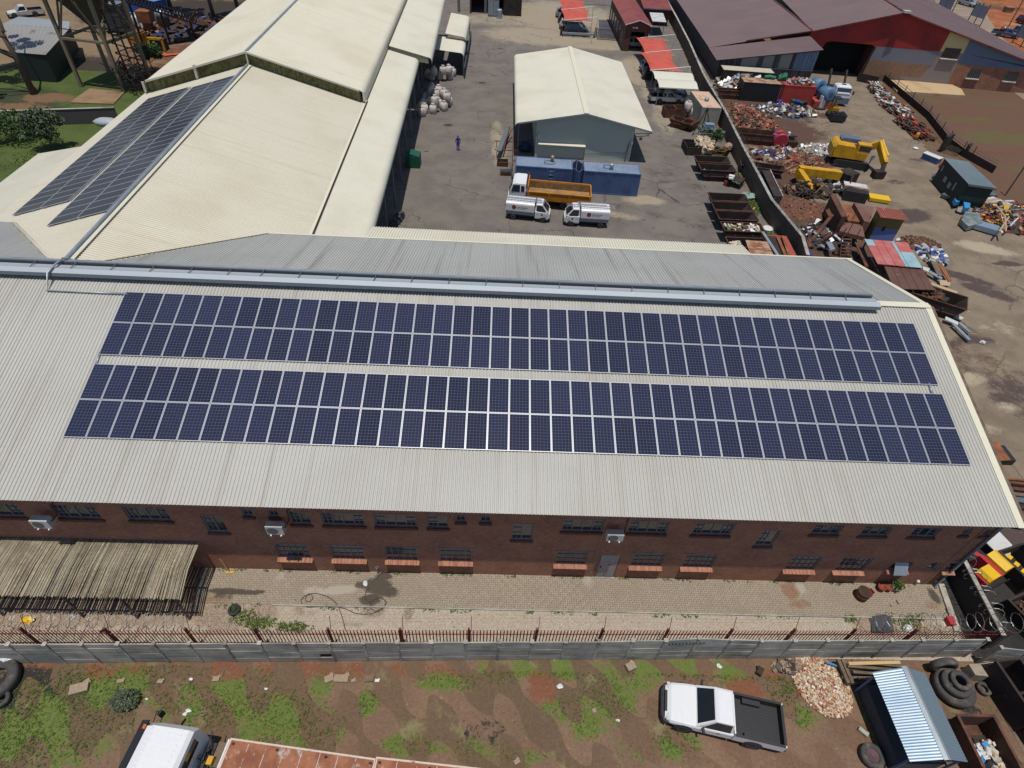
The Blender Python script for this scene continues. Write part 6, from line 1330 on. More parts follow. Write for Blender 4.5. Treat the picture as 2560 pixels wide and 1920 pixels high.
# bullnose canopies
k0=zm(1080,0,240)
def canopy(label,x0,x1,y0,y1,z,obj=None):
    t=obj or thing('loading_canopy',label,'canopy',((x0+x1)/2,(y0+y1)/2,0),0,'bullnose canopies beside the hall'); t['label']=label; t.location=((x0+x1)/2,(y0+y1)/2,0); t.rotation_euler=(0,0,0)
    m_=MB(); m_.corr((x1,y0,z-.35),(x1,y1,z-.35),(x0,y1,z),(x0,y0,z),pitch=.2,h=.02); prev=(x1,z-.345)
    for k in range(1,7):
        an=R_(6)+R_(84)*k/6; q=(x1+.55*(math.sin(an)-math.sin(R_(6))),z-.345-.55*(math.cos(R_(6))-math.cos(an))); m_.add([(prev[0],y0,prev[1]),(prev[0],y1,prev[1]),(q[0],y1,q[1]),(q[0],y0,q[1])],[(3,2,1,0)]); prev=q
    m_.add([(prev[0],y0,prev[1]),(prev[0],y1,prev[1]),(prev[0],y1,prev[1]-.4),(prev[0],y0,prev[1]-.4)],[(3,2,1,0)]); wpart('roof',m_,MT['cream_clean'],t,True)
    for y in (y0+.1,y1-.1):
        m_=MB(); m_.beam((prev[0]-.05,y,0),(prev[0]-.05,y,prev[1]-.2),.12); wpart('post',m_,MT['grey_steel'],t)
    m_=MB(); m_.box(prev[0]+.06,prev[0]+.25,y0-1,y1,0,1.6); wpart('side_wall',m_,MT['tarp'],t)
    return t
a=k0(40,1100,3.6); b=k0(660,1240,3.3); cc=k0(130,820,3.6)
canopy('small cream bullnose canopy over the shaded bulk bags beside the hall',a.x-.4,b.x-.1,b.y+.6,cc.y,3.6,cn)
a=k0(350,770,4.2); b=k0(690,930,3.9); cc=k0(470,260,4.2)
canopy('taller cream bullnose canopy farther along the side of the hall',a.x-.3,b.x,a.y+.0,cc.y-1,4.2)
# skip with green paint beside the hall
junk('green_bin','green steel bin half in the shadow of the hall eave','bin',(10.6,49.6,0),[('body','green',[((0,0,.7),(1.6,1.5,1.3))]),('lid','green',[((.2,0,1.42),(1.0,1.4,.12),0,0,.25)])])
junk('sheet_heap','crumpled grey plastic sheeting heaped in the shadow of the hall','heap',(10.2,36.5,0),[('sheeting','tarp',[((.1*k,.35*k-1,.3+.1*(k%3)),(.7,.5,.35),k*.7,.3*k,.2) for k in range(7)])])
# far warehouse at the top of the yard
t=thing('far_warehouse','dark open fronted warehouse at the far end of the yard','building',(22,120,0))
a=G(1105,36); b=G(1303,41); fy_=(a.y+b.y)/2+1
m_=MB(); m_.box(13.5,b.x,fy_+9,fy_+9.3,0,7); m_.box(13.5,13.8,fy_,fy_+9,0,7); m_.box(b.x-.3,b.x,fy_+.2,fy_+9,0,7); m_.box(13.5,b.x,fy_,fy_+9.3,7,7.3); wpart('walls',m_,MT['brick_dark'],t)
m_=MB(); m_.box(b.x-3.6,b.x-.02,fy_-.05,fy_+.1,0,7); wpart('side_panel',m_,MT['rust_dark'],t)
for px_ in (1145,1213): q=G(px_,38); m_=MB(); m_.box(q.x-.25,q.x+.25,fy_+.5,fy_+1,0,7); wpart('column',m_,MT['grey_steel'],t)
q=G(1233,42); junk('steel_cabinet','tall grey double door cabinet at the mouth of the far warehouse','cabinet',(q.x,q.y+.2,0),[('body','galv_dark',[((0,.3,1.3),(2.2,.9,2.6))]),('doors','galv',[((-.52,-.17,1.35),(.98,.05,2.3)),((.52,-.17,1.35),(.98,.05,2.3))])])
q=G(1248,45); t=thing('water_tank','short ribbed zinc water tank beside the grey cabinet','tank',q); m_=MB(); m_.lathe([(0,.1),(.55,.1)]+[(.55+.02*(k%2),.1+.14*k) for k in range(10)]+[(.5,1.5),(0,1.6)],(0,0,0),'z',18); part('drum',m_,MT['galv'],t,True); m_=MB(); m_.lathe([(.2,1.55),(.2,1.66),(0,1.68)],(0,0,0),'z',10); part('lid',m_,MT['galv_dark'],t)
# gatehouse
t=thing('gatehouse','brown brick gatehouse with red tiled gable roof and an open garage','building',(43.5,105,0))
gx0,gx1,gy0=41.35,45.4,99.6; xm=(gx0+gx1)/2+.1
m_=MB()
for p,q in ((gx0,42.35),(44.7,gx1)): m_.box(p,q,gy0,gy0+.25,0,3.1)
m_.add([(gx0,gy0,3.1),(gx1,gy0,3.1),(gx1,gy0,4.2),(xm,gy0,4.85),(gx0,gy0,4.2)],[(0,1,2,3,4)]); m_.box(gx0,gx0+.2,gy0+.25,120,0,4.2); m_.box(gx1-.2,gx1,gy0+.25,120,0,4.2); m_.box(gx0+.2,gx1-.2,106,106.2,0,4); wpart('wall',m_,MT['brick_dark'],t)
m_=MB(); m_.corr((gx0-.3,121,4.15),(gx0-.3,gy0-.3,4.15),(xm,gy0-.3,4.92),(xm,121,4.92),pitch=.3,h=.03); m_.corr((gx1+.35,gy0-.3,4.15),(gx1+.35,121,4.15),(xm,121,4.92),(xm,gy0-.3,4.92),pitch=.3,h=.03); wpart('roof',m_,MT['redtile'],t)
m_=MB(); m_.beam((gx0-.3,gy0-.32,4.12),(xm,gy0-.32,4.9),.04,.14); m_.beam((xm,gy0-.32,4.9),(gx1+.35,gy0-.32,4.12),.04,.14); wpart('verge_trim',m_,MT['plastic_white'],t)
for x in (42.6,43.1): m_=MB(); m_.obox((x,gy0-.1,3.75),(.3,.2,.2)); wpart('floodlight',m_,MT['plastic_white'],t)
for y in range(102,119,3): m_=MB(); m_.box(gx0-.03,gx0,y,y+1.6,.8,2.6); wpart('window',m_,MT['pane'],t)
t=thing('office_annexe','low annexe with red roof behind the gatehouse beside the boundary wall','building',(50.5,122,0))
m_=MB(); m_.box(48,53,119.2,130,0,2.9); wpart('wall',m_,MT['brick_dark'],t); m_=MB(); m_.corr((47.6,118.4,2.95),(53.2,118.4,2.95),(53.2,130,4.3),(47.6,130,4.3),pitch=.3,h=.03); wpart('roof',m_,MT['redtile'],t); m_=MB(); m_.beam((47.6,118.35,2.9),(53.2,118.35,2.9),.05,.2); wpart('fascia',m_,MT['grey_steel'],t)
t=thing('flat_canopy','pale flat canopy between the gatehouse and the boundary wall','canopy',(49.6,114,0)); m_=MB(); m_.slab([(48.1,110.8,2.45),(50.75,110.8,2.45),(51.3,117.2,2.55),(48.6,117.1,2.55)],.08); wpart('roof',m_,MT['white_d'],t)
for x,y in ((48.3,111),(50.5,111),(48.8,117),(51,117)): m_=MB(); m_.box(x,x+.08,y,y+.08,0,2.4); wpart('post',m_,MT['grey_steel'],t)
# gate, fence, crash barrier
def bars(name,label,cat,p,q,h,n,mat,z0=.12,group=None):
    p=Vector(p);q=Vector(q); t=thing(name,label,cat,(p+q)/2,0,group); m_=MB()
    for i in range(n+1): c=p.lerp(q,i/n); m_.box(c.x-.012,c.x+.012,c.y-.012,c.y+.012,z0,h)
    wpart('bars',m_,mat,t); m_=MB(); m_.beam(p+Vector((0,0,h)),q+Vector((0,0,h)),.05); m_.beam(p+Vector((0,0,z0)),q+Vector((0,0,z0)),.07); wpart('rails',m_,mat,t); 
    for c in (p,q): m_=MB(); m_.box(c.x-.05,c.x+.05,c.y-.05,c.y+.05,0,h+.05); wpart('post',m_,mat,t)
    return t
bars('sliding_gate','black barred sliding gate beside the brown gatehouse','gate',(37.6,106.1,0),(41.3,105.9,0),1.75,34,MT['black'])
bars('bar_fence','grey bar fence in front of the parked car under the far red shade net','fence',(31.9,107.6,0),(36.4,107.6,0),1.5,36,MT['grey_steel'])
t=thing('crash_barrier','low silver crash barrier in front of the far carport','barrier',(34.1,106.8,0)); m_=MB(); 
for z in (.45,.58,.71): m_.tube([(31.1,106.8,z),(37.1,106.9,z)],.07,6)
part_=wpart('rail',m_,MT['galv'],t); 
for x in (31.2,33.2,35.2,37.0): m_=MB(); m_.box(x-.08,x+.08,106.85,107.05,0,.8); wpart('post',m_,MT['rust'],t)
for x,lab in ((30.95,'rusty brown pillar at the left end of the crash barrier'),(37.35,'dark green pillar at the right end of the crash barrier')): m_=MB(); m_.box(-.2,.2,-.15,.15,0,1.5); m_.box(-.24,.24,-.19,.19,1.5,1.56); solo('gate_pillar',m_,MT['rust'] if x<33 else MT['darkgreen'],lab,'pillar',loc=(x,107.5,0))
mb=MB(); mb.poly([(39.4,120.9,.012),(38.1,107.2,.012),(41.5,107.2,.012),(42.9,121,.012)]); struct('weighbridge_plate',mb,M('dark_weighbridge_plate',P(92,86,92),.7,fine=.12,var=(P(70,66,76),.4,.4,.7)))
mb=MB(); [mb.box(40.2+k*.62,40.2+k*.62+.42,128.3,128.45,.0,.014) for k in range(8)]; struct('road_marking',mb,MT['white_d'])
bars('far_fence','grey wire fence beyond the far end of the yard','fence',(36.6,133,0),(44,133.4,0),2.0,30,MT['grey_steel'])
# shade nets
def net(label,x0,x1,ys,z,skew=0,group='red shade net carports'):
    t=thing('shade_net',label,'carport',((x0+x1)/2,(ys[0]+ys[-1])/2,0),0,group)
    for b in range(len(ys)-1):
        m_=MB(); y0,y1=ys[b],ys[b+1]; nu,nv=10,8; vs=[]
        for i in range(nu+1):
            for j in range(nv+1):
                u,v=i/nu,j/nv; pin=.35*(1-(2*v-1)**2); xa=x0+skew*b+pin; xb=x1+skew*b-.5*(1-(2*v-1)**2); x=xa+(xb-xa)*u; y=y0+(y1-y0)*v+.25*(1-(2*u-1)**2)*(.5-v)*2*.5
                z_=z+.55*(1-max(abs(2*u-1),abs(2*v-1)))-.12*(1-(2*v-1)**2)*(1 if i in (0,nu) else .3); vs.append((x,y,z_))
        fs=[(i*(nv+1)+j,(i+1)*(nv+1)+j,(i+1)*(nv+1)+j+1,i*(nv+1)+j+1) for i in range(nu) for j in range(nv)]
        m_.add(vs,fs); wpart('net',m_,MT['net'],t)
    for b,y in enumerate(ys):
        m_=MB(); s=skew*b; m_.tube([(x0+s,y,z-.05),(x1+s+.9,y,z+.75)],.05,5); m_.tube([(x1+s+.9,y,z+.75),(x1+s+1.0,y+.1,0)],.07,6); 
        for k in range(5): q=x0+s+(x1-x0)*(.55+.09*k); m_.tube([(q,y,z-.05+.8*(q-x0-s)/(x1-x0+.9)),(q+.22,y,z-.3+.3*(q-x0-s)/(x1-x0+.9)),(q+.45,y,z-.05+.8*(q+.45-x0-s)/(x1-x0+.9))],.025,4)
        m_.tube([(x0+s,y,z-.1),(x1+s,y,z-.18)],.04,5); wpart('frame',m_,MT['plastic_white'],t)
    return t
net('far red shade net carport beside the sliding gate',31.1,36.3,(107.0,114.8,123.0),2.65,.05)
net('nearer red shade net carport between the gatehouse and the cream carport',42.4,47.4,(80.3,89.3,98.0),2.65,.6)
# cream carport
t=thing('cream_carport','cream curved sheet carport sheltering a white pickup','carport',(45,77,0))
m_=MB()
def cs(y0,y1):
    n=8; P_=[]
    for i in range(n+1):
        f=i/n; P_.append((y0+(y1-y0)*f,2.55+.28*math.sin(PI*f)))
    for i in range(n): m_.add([(42.45+.1*(P_[i][0]-73)*.1,P_[i][0],P_[i][1]),(48.0+.07*(P_[i][0]-73),P_[i][0],P_[i][1]),(48.0+.07*(P_[i+1][0]-73),P_[i+1][0],P_[i+1][1]),(42.45+.1*(P_[i+1][0]-73)*.1,P_[i+1][0],P_[i+1][1])],[(0,1,2,3)])
cs(73.0,76.6); cs(76.65,80.2); m_.box(42.4,48.0,72.95,73.0,2.42,2.56); wpart('roof',m_,MT['cream_clean'],t)
for x,y in ((42.5,73.1),(47.2,73.1),(42.6,76.6),(42.9,80.0),(47.8,79.9)): m_=MB(); m_.tube([(x,y,0),(x,y,2.5)],.05,6); wpart('post',m_,MT['galv'],t)
pickup('white pickup parked under the cream carport, its tail to the yard',(44.25,74.6,0),R_(3),MT['white_d'],L=5.0,W=1.75)
suv('silver car deeper under the cream carport, behind the white pickup',(45.3,77.9,0),R_(3),M('silver_paint',P(180,184,190),.3,.4,fine=.03),name='parked_car')
SP=M('silver_car_paint',P(176,180,186),.3,.4,fine=.03); DK=M('dark_car_paint',P(60,58,66),.3,.3,fine=.03)
suv('dark silver car tail showing under the left edge of the nearer red net',(44.7,85.2,0),R_(2),DK,group='cars under the red shade nets')
suv('white car with its tail showing under the nearer red net',(44.9,88.6,0),R_(2),MT['white_d'],group='cars under the red shade nets')
suv('white car backed into the dark garage of the gatehouse',(44.0,102.6,0),R_(4),MT['white_d'],group='cars under the red shade nets')
suv('grey estate car behind the bar fence under the far red net',(34.0,109.7,0),R_(0),M('grey_car_paint',P(120,124,134),.35,.3,fine=.03),group='cars under the red shade nets')
suv('white car with its tail showing just behind the grey estate car',(33.2,112.4,0),R_(0),MT['white_d'],group='cars under the red shade nets')
suv('dark car tail showing midway along the far red net',(33.2,116.8,0),R_(0),DK,group='cars under the red shade nets')
suv('silver car tail showing at the far end of the far red net',(33.0,121.2,0),R_(0),SP,group='cars under the red shade nets')
# boundary wall with razor wire
BWL=[(48.2,30.5),(48.9,33.8),(48.3,41),(48.7,46.5),(49.2,55),(50.1,66),(50.8,81),(52.6,99.5),(53.9,117),(55.0,135)]
t=thing('boundary_wall','long plastered boundary wall between the yard and the scrapyard','wall',(50,70,0))
for i in range(len(BWL)-1):
    p=Vector((*BWL[i],0)); q=Vector((*BWL[i+1],0)); m_=MB(); m_.beam(p+Vector((.1,0,1.05)),q+Vector((.1,0,1.05)),.2,2.1); wpart('wall',m_,MT['wall_plaster'],t); m_=MB(); m_.beam(p+Vector((.1,0,2.13)),q+Vector((.1,0,2.13)),.32,.06); wpart('coping',m_,MT['concrete'],t)
for i,lab in ((1,'razor wire coil on the boundary wall beside the lowest skips'),(3,'razor wire coil on the boundary wall by the potted tree'),(4,'razor wire coil on the boundary wall by the pinkish container'),(5,'razor wire coil on the boundary wall by the cream carport')):
    p=BWL[i];q=BWL[i+1]; coil('razor_wire',lab,(p[0]+.1,p[1],2.45),(q[0]+.1,q[1],2.45),.34,int(math.hypot(q[0]-p[0],q[1]-p[1])*2),MT['wire_dark'],'razor wire on the boundary wall',seed=i)
# pinkish container and things along the wall
c3=container('shipping_container','beige container with pinkish rust stained roof against the boundary wall',(48.15,69.0,0),R_(90+2),6.3,2.6,2.55,M('beige_container_paint',P(176,168,152,1.3),.6,fine=.08),M('pinkish_roof',P(222,184,156),.7,fine=.08,streak=(P(168,120,92),(1.2,.5,1),.55,.7)))
m_=MB(); m_.lathe([(.3,2.52),(.33,2.75),(.25,2.95),(0,3.0)],(-.6,.1,0),'z',12); part('roof_fan',m_,MT['galv'],c3,True)
SK=None
def skip(label,loc,rz=0,mat='rust_dark',L=4.0,W=1.75,H=1.3,fresh=False,group='steel skips along the boundary wall'):
    global SK
    if SK is not None and not fresh: o=dup(SK,loc,rz,label,group); return o
    t=thing('skip',label,'skip',loc,rz,group); a,b=L/2,W/2; bot=a-.65; th=.05; m_=MB()
    for s in (-1,1):
        y0,y1=s*b,s*(b-th)
        m_.add([(-bot,y0,.1),(bot,y0,.1),(a,y0,H),(-a,y0,H),(-bot,y1,.1),(bot,y1,.1),(a,y1,H),(-a,y1,H)],[(0,1,2,3) if s<0 else (3,2,1,0),(7,6,5,4) if s<0 else (4,5,6,7),(3,2,6,7),(0,4,5,1)])
        m_.add([(s*bot,-b,.1),(s*bot,b,.1),(s*a,b,H),(s*a,-b,H)],[(0,1,2,3) if s>0 else (3,2,1,0)]); m_.add([(s*(bot-th),-b,.15),(s*(bot-th),b,.15),(s*(a-th),b,H),(s*(a-th),-b,H)],[(3,2,1,0) if s>0 else (0,1,2,3)])
    m_.box(-bot,bot,-b+th,b-th,.1,.16); part('body',m_,MT[mat],t)
    m_=MB()
    for s in (-1,1): m_.beam((-a,s*b,H),(a,s*b,H),.09,.07); m_.beam((s*a,-b,H),(s*a,b,H),.07,.07); m_.beam((-a+.4,s*(b+.03),.6),(a-.4,s*(b+.03),.6),.06,.09)
    part('rim',m_,MT['rust'],t); m_=MB(); [m_.obox((s*.9,q*(b+.06),.85),(.14,.12,.14)) for s in (-1,1) for q in (-1,1)]; part('lifting_lugs',m_,MT['rust_dark'],t)
    if SK is None: SK=t
    return t
def corner(px_,py_,z=1.3): q=G(px_,py_,z); return (q.x+2.0,q.y-.9,0)
skip('empty rusty skip behind the skip holding cable scraps',corner(1734,388)); skip('rusty skip with grey cable scraps in it',corner(1745,408)); skip('empty skip with a raised back, first below the scrap strewn gap',corner(1769,481)); skip('empty dark skip, middle one of three beside the grassy strip',corner(1777,503)); skip('dark skip, nearest the roof of three beside the grassy strip',corner(1788,526))
skip('skip heaped with white rubbish near the roof edge',corner(1801,554)); skip('dark skip with white rags at its left end, closest to the grey roof',corner(1813,592))
m_=MB(); q=G(1734,388); r8=random.Random(8)
def fill(name,label,c,rx,ry,z,n,mats,s0,s1,seed):
    r=random.Random(seed); m_=MB()
    for i in range(n): m_.obox((c[0]+r.uniform(-rx,rx),c[1]+r.uniform(-ry,ry),z+r.uniform(0,.3)),(r.uniform(s0,s1),r.uniform(s0,s1)*.7,r.uniform(.04,.16)),r.uniform(0,6),r.randrange(len(mats)),r.uniform(-.6,.6),r.uniform(-.6,.6))
    return solo(name,m_,mats,label,'scrap',None,kind='stuff')
c=corner(1801,554); fill('skip_rubbish','white and mixed rubbish heaped in a skip by the wall',c,1.7,.7,1.0,130,[MT['bag'],MT['plastic_white'],MT['cloth'],MT['leaf'],MT['rust']],.15,.5,1)
c=corner(1745,408); fill('cable_scraps','grey cable scraps in a rusty skip by the wall',(c[0]-.2,c[1],0),1.0,.6,.4,90,[MT['galv_dark'],MT['tarp'],MT['grey_steel']],.1,.5,2)
c=corner(1813,592); fill('white_rags','white rags at the end of the skip closest to the roof',(c[0]-1.2,c[1],0),.5,.6,.8,40,[MT['plastic_white'],MT['bag'],MT['cloth']],.15,.4,3)
junk('cage_bin','small open black bin with divisions beside the crumpled sheeting','bin',(G(1718,378)+Vector((.4,0,0))),[('walls','rust_dark',[((-.9,0,.5),(.08,2.6,1.0)),((.9,0,.5),(.08,2.6,1.0)),((0,1.26,.5),(1.72,.08,1.0)),((0,-1.26,.5),(1.72,.08,1.0)),((0,.3,.5),(1.72,.06,.9)),((0,0,.05),(1.72,2.4,.06))])])
m_=MB(); r9=random.Random(3)
for i in range(30): m_.blob((r9.uniform(-.9,.9),r9.uniform(-1.1,1.1),.9+r9.uniform(-.15,.35)),(r9.uniform(.3,.5),r9.uniform(.3,.5),.3),7,4,.35)
for i in range(8): m_.blob((r9.uniform(-.8,.8),r9.uniform(-.9,.9),.4),(.6,.6,.5),7,4,.3)
solo('sheeting_heap',m_,MT['cloth'],'heap of crumpled cream sheeting beside the potted tree','heap',loc=G(1757,378))
def smalltree(label,loc,h,rad,n,leaf,size,seed,name='tree',cat='tree',stem=.04,group=None,crowns=None):
    t=thing(name,label,cat,loc,0,group); r=random.Random(seed); m_=MB(); m_.tube([(0,0,0),(r.uniform(-.05,.05)*h,0,h*.35),(r.uniform(-.08,.08)*h,r.uniform(-.05,.05)*h,h*.75)],[stem,stem*.8,stem*.4],7)
    for k in range(7): a=r.uniform(0,6.28); z=h*r.uniform(.3,.6); m_.tube([(0,0,z),(rad*.45*math.cos(a),rad*.45*math.sin(a),z+h*.18),(rad*.8*math.cos(a),rad*.8*math.sin(a),z+h*.28)],[stem*.5,stem*.3,stem*.12],5)
    part('trunk',m_,MT['bark'],t); m_=MB()
    cl=crowns or [(r.uniform(-.6,.6)*rad,r.uniform(-.6,.6)*rad,h*r.uniform(.5,.95),rad*r.uniform(.3,.55)) for _ in range(12)]
    for c in cl: leaves(m_,c[:3],(c[3],c[3],c[3]*.75),int(n/len(cl)),size,r)
    m_.m=[r.randrange(2) for _ in m_.f]; part('crown',m_,[leaf,MT['leaf_dark']],t); return t
smalltree('leafy potted tree among the planks beside the boundary wall',G(1785,374),2.5,.9,1500,MT['leaf'],.09,4)
junk('plank_heap','heap of brown planks and boards beside the potted tree','heap',G(1800,385),[('planks','rust',[((.25*k-.8,.3*(k%3)-.3,.15+.09*k),(1.9,.25,.06),-.6+.25*k,.1,.1) for k in range(8)]),('pale_block','terracotta',[((-1.0,-.1,.5),(.3,.3,.9))])])
m_=MB(); m_.blob((0,0,.45),(.62,.6,.5),10,6,.05); solo('boulder',m_,MT['stone'],'round pale boulder at the foot of the boundary wall','stone',loc=G(1818,376))
for k,(px_,py_,s) in enumerate(((1667,284,(1.7,1.6,1.2)),(1692,283,(1.7,1.6,1.2)))):
    junk('scrap_box',('square rusty box skip nearest the cream carport post','square rusty box skip with an orange board, beside the white bags')[k],'skip',G(px_+3,py_+6),[('walls','rust',[((-.8,0,.6),(.06,1.6,1.2)),((.8,0,.6),(.06,1.6,1.2)),((0,.8,.6),(1.54,.06,1.2)),((0,-.8,.6),(1.54,.06,1.2))]),('floor','rust_dark',[((0,0,.3),(1.54,1.54,.5))])]+([('orange_board','orange',[((.1,.1,.75),(1.0,.5,.08),.1)])] if k else []),'square rusty skips')
for i,(px_,py_,z) in enumerate(((1714,284,0),(1726,283,0),(1718,272,0),(1728,268,0),(1719,276,.9),(1716,262,0),(1726,290,0))): bag('white bulk bag between the rusty box skips and the beige container',G(px_,py_,z),i,i*.6,'white bulk bags by the beige container')
SK2=SK
skip('brown tilted skip below the square box skips',G(1700,318),-.55,'rust',3.0,1.6,1.0,True,'tilted skips'); skip('brown skip lying across the tilted one, beside the white bags',G(1722,322),.9,'rust',2.6,1.5,1.0,True,'tilted skips')
t=thing('tool_trolley','grey steel trolley loaded with metal boxes beside the beige container','trolley',G(1762,348)); m_=MB()
for x in (-.9,.9):
    for y in (-.5,.5): m_.beam((x,y,0),(x,y,1.5),.07)
for z in (.4,.9,1.45): m_.beam((-.9,-.5,z),(.9,-.5,z),.06); m_.beam((-.9,.5,z),(.9,.5,z),.06); m_.beam((-.9,-.5,z),(-.9,.5,z),.06); m_.beam((.9,-.5,z),(.9,.5,z),.06)
part('frame',m_,MT['galv'],t); m_=MB(); m_.box(-.6,.8,-.4,.5,1.6,1.75); m_.box(-.5,.7,-.35,.45,1.82,1.98); part('metal_boxes',m_,MT['zinc'],t); m_=MB(); [m_.obox((r9.uniform(-.7,.7),r9.uniform(-.3,.3),r9.uniform(.5,1.2)),(.4,.3,.25),r9.random()) for _ in range(9)]; part('parts',m_,MT['grey_steel'],t)
t=thing('tripod','dark steel tripod legs standing in front of the beige container','tripod',G(1752,335)); m_=MB(); [m_.beam(p,(.1,.4,3.2),.09) for p in ((-1.3,-.6,0),(.9,-.9,0),(.3,1.0,0))]; part('legs',m_,MT['rust_dark'],t)
junk('cupboard','pale cupboard with a dark top leaning by the wall beside the potted tree','cupboard',G(1793,352),[('carcase','concrete',[((0,0,.6),(1.2,.7,1.2))]),('top','galv_dark',[((0,0,1.22),(1.3,.8,.05))])],None,-.5)
junk('scrap_desk','broken desk with white boxes standing between the skips','desk',G(1832,464),[('frame','rust_dark',[((-.9,0,.45),(.1,1.2,.9)),((.9,0,.45),(.1,1.2,.9)),((0,0,.9),(1.9,1.3,.06))]),('white_boxes','plastic_white',[((-.4,-.2,1.05),(.6,.5,.22),.2),((-.3,-.7,1.02),(.5,.3,.15),.4)]),('cartons','terracotta',[((-.7,-.5,.3),(.4,.5,.6))])],None,-.6)
m_=MB(); m_.blob((0,0,.2),(.9,.7,.35),10,5,.3); solo('net_heap',m_,M('pale_green_plastic',P(150,176,160),.6,fine=.1),'pale green plastic heap on the grassy strip beside the wall','heap',loc=G(1868,496))
m_=MB(); m_.obox((0,0,.6),(.9,.1,.8),.9,0,.4); solo('cushion',m_,MT['newwood'],'cream foam block leaning on the middle skips','block',loc=G(1872,542))
m_=MB(); m_.lathe([(0,0),(.5,.02),(.55,.12),(.45,.2),(.1,.22),(0,.22)],(0,0,0),'z',16); solo('basin',m_,MT['plastic_white'],'white oval basin on the ground beside the boundary wall','basin',loc=G(1919,573))
# sheets and beams by the roof edge
def slabpx(name,label,cat,pts,z,th,mat,group=None):
    m_=MB(); m_.slab([G(x,y,zz if isinstance(z,list) else z) for (x,y),zz in zip(pts,z if isinstance(z,list) else [z]*len(pts))],th); return solo(name,m_,MT[mat] if isinstance(mat,str) else mat,label,cat,group)
slabpx('rusty_sheet','pale rust stained roof sheet on a bin by the roof edge','sheet',((1864,600),(1918,604),(1940,650),(1880,650)),1.5,.06,'rust_pale')
slabpx('red_sheet','faded red steel sheet carrying rusty channels by the roof edge','sheet',((1902,586),(1966,590),(2000,655),(1940,655)),1.3,.06,'redpaint')
slabpx('brown_sheet','dark brown board lying on the red sheet','sheet',((1916,588),(1950,592),(1968,650),(1945,650)),1.38,.04,'rust_dark')
for k,(a,b,mt,lab) in enumerate((((1906,580),(1955,655),'galv','grey steel channel laid across the brown board'),((1944,594),(1968,650),'rust_orange','rusty channel on the red sheet, nearer the brown board'),((1957,590),(1976,650),'rust_orange','rusty channel on the red sheet, nearer the wall'))): m_=MB(); m_.beam(G(*a,1.52),G(*b,1.52),.28,.12); solo('steel_channel',m_,MT[mt],lab,'channel','steel channels on the red sheet')
tufts('grass','green grass on the strip along the yard side of the boundary wall',lambda X,Y: np.clip(.6*np.sin(Y*.9)+.4,0,1),46.8,48.6,36,66,5000,.1,.25,GRM,5,0)
# ================================================================== maroon warehouse
S1=zm(1740,150,380); S2=zm(1900,330,340); S3=zm(2000,470,320); S4=zm(2240,340,320); S5=zm(2160,0,400); S6=zm(1660,0,400)
gd=Vector((.9936,-.113,0)); gn=Vector((.113,.9936,0)); g0=Vector((88.86,90.45,0))
def gw(t,z,o=0): p=g0+gd*t-gn*o; return (p.x,p.y,z)
t=thing('maroon_warehouse','big warehouse with maroon roof and a red gable above a dark doorway','building',(80,95,0))
def wh(name,m_,mat,label=None): return wpart(name,m_,MT[mat] if isinstance(mat,str) else mat,t,False,label)
def back(p,d=62): return (p[0]+gn.x*d,p[1]+gn.y*d,p[2])
aL,aT,aR=gw(-18.83,6.36,.5),gw(-5.99,9.92,.5),gw(24,2.87,.5)
m_=MB(); m_.corr(back(aL),aL,aT,back(aT),pitch=.25,h=.03); wh('roof',m_,'maroon_roof')
m_=MB(); m_.corr(aR,back(aR),back(aT),aT,pitch=.25,h=.03); wh('roof',m_,'maroon_roof')
m_=MB(); m_.beam(Vector(aT)+Vector((0,0,.06)),Vector(back(aT))+Vector((0,0,.06)),.5,.05); m_.beam(Vector(aL)-Vector((0,0,.05)),Vector(aT)-Vector((0,0,.05)),.06,.2); m_.beam(Vector(aT)-Vector((0,0,.05)),Vector(aR)-Vector((0,0,.05)),.06,.2); wh('trim',m_,'maroon')
m_=MB(); m_.obox(Vector(aT)+Vector((.1,-.1,.15)),(1.1,.7,.3)); wh('ridge_vent',m_,'white_d')
def zt_(x): return 9.86-(x+5.99)*.235 if x>-5.99 else 9.86+(x+5.99)*.2726
def gpoly(mat,name,pts,o=0.0): m_=MB(); m_.poly([gw(a,b,o) for a,b in pts]); wh(name,m_,mat)
gpoly('redwall','red_cladding',[(-18.83,4.9),(-15.9,4.9),(-15.0,5.1),(-8.7,5.1),(-8.2,4.95),(2.14,4.95),(2.24,zt_(2.24)-.05),(-5.99,9.8),(-18.83,6.3)],.01)
gpoly('redwall','red_cladding',[(-18.83,3.1),(-16.6,3.1),(-15.9,4.9),(-18.83,4.9)],.015)
GW=M('blue_grey_plaster',P(112,112,120,1.0),.85,fine=.06); YW=M('cream_plaster',P(186,170,122,1.0),.8,fine=.05); BW_=M('slate_blue_cladding',P(92,106,126,1.0),.7,fine=.06); GP_=M('grey_plaster_column',P(128,118,114,1.0),.85,fine=.05)
gpoly(GW,'grey_wall',[(-8.1,2.95),(2.0,2.83),(2.14,4.95),(-8.2,4.95)])
gpoly('brick_tan','brick_wall',[(-8.4,0),(-2.0,0),(-2.0,.9),(1.0,1.0),(2.0,2.83),(-8.1,2.95)],.005)
gpoly(GP_,'plaster_column',[(-2.0,0),(5.8,0),(5.8,5.0),(2.14,5.0),(1.95,2.83),(1.0,1.0),(-2.0,.9)])
gpoly(YW,'cream_wall',[(2.14,5.0),(5.8,5.0),(5.74,zt_(5.74)-.05),(2.24,zt_(2.24)-.05)])
gpoly(BW_,'blue_cladding',[(5.8,3.4),(24,3.4),(24,2.9),(20,zt_(20)-.05),(5.74,zt_(5.74)-.05),(5.8,5)])
gpoly('brick','brick_wall',[(5.8,0),(24,0),(24,3.4),(5.8,3.4)],.004)
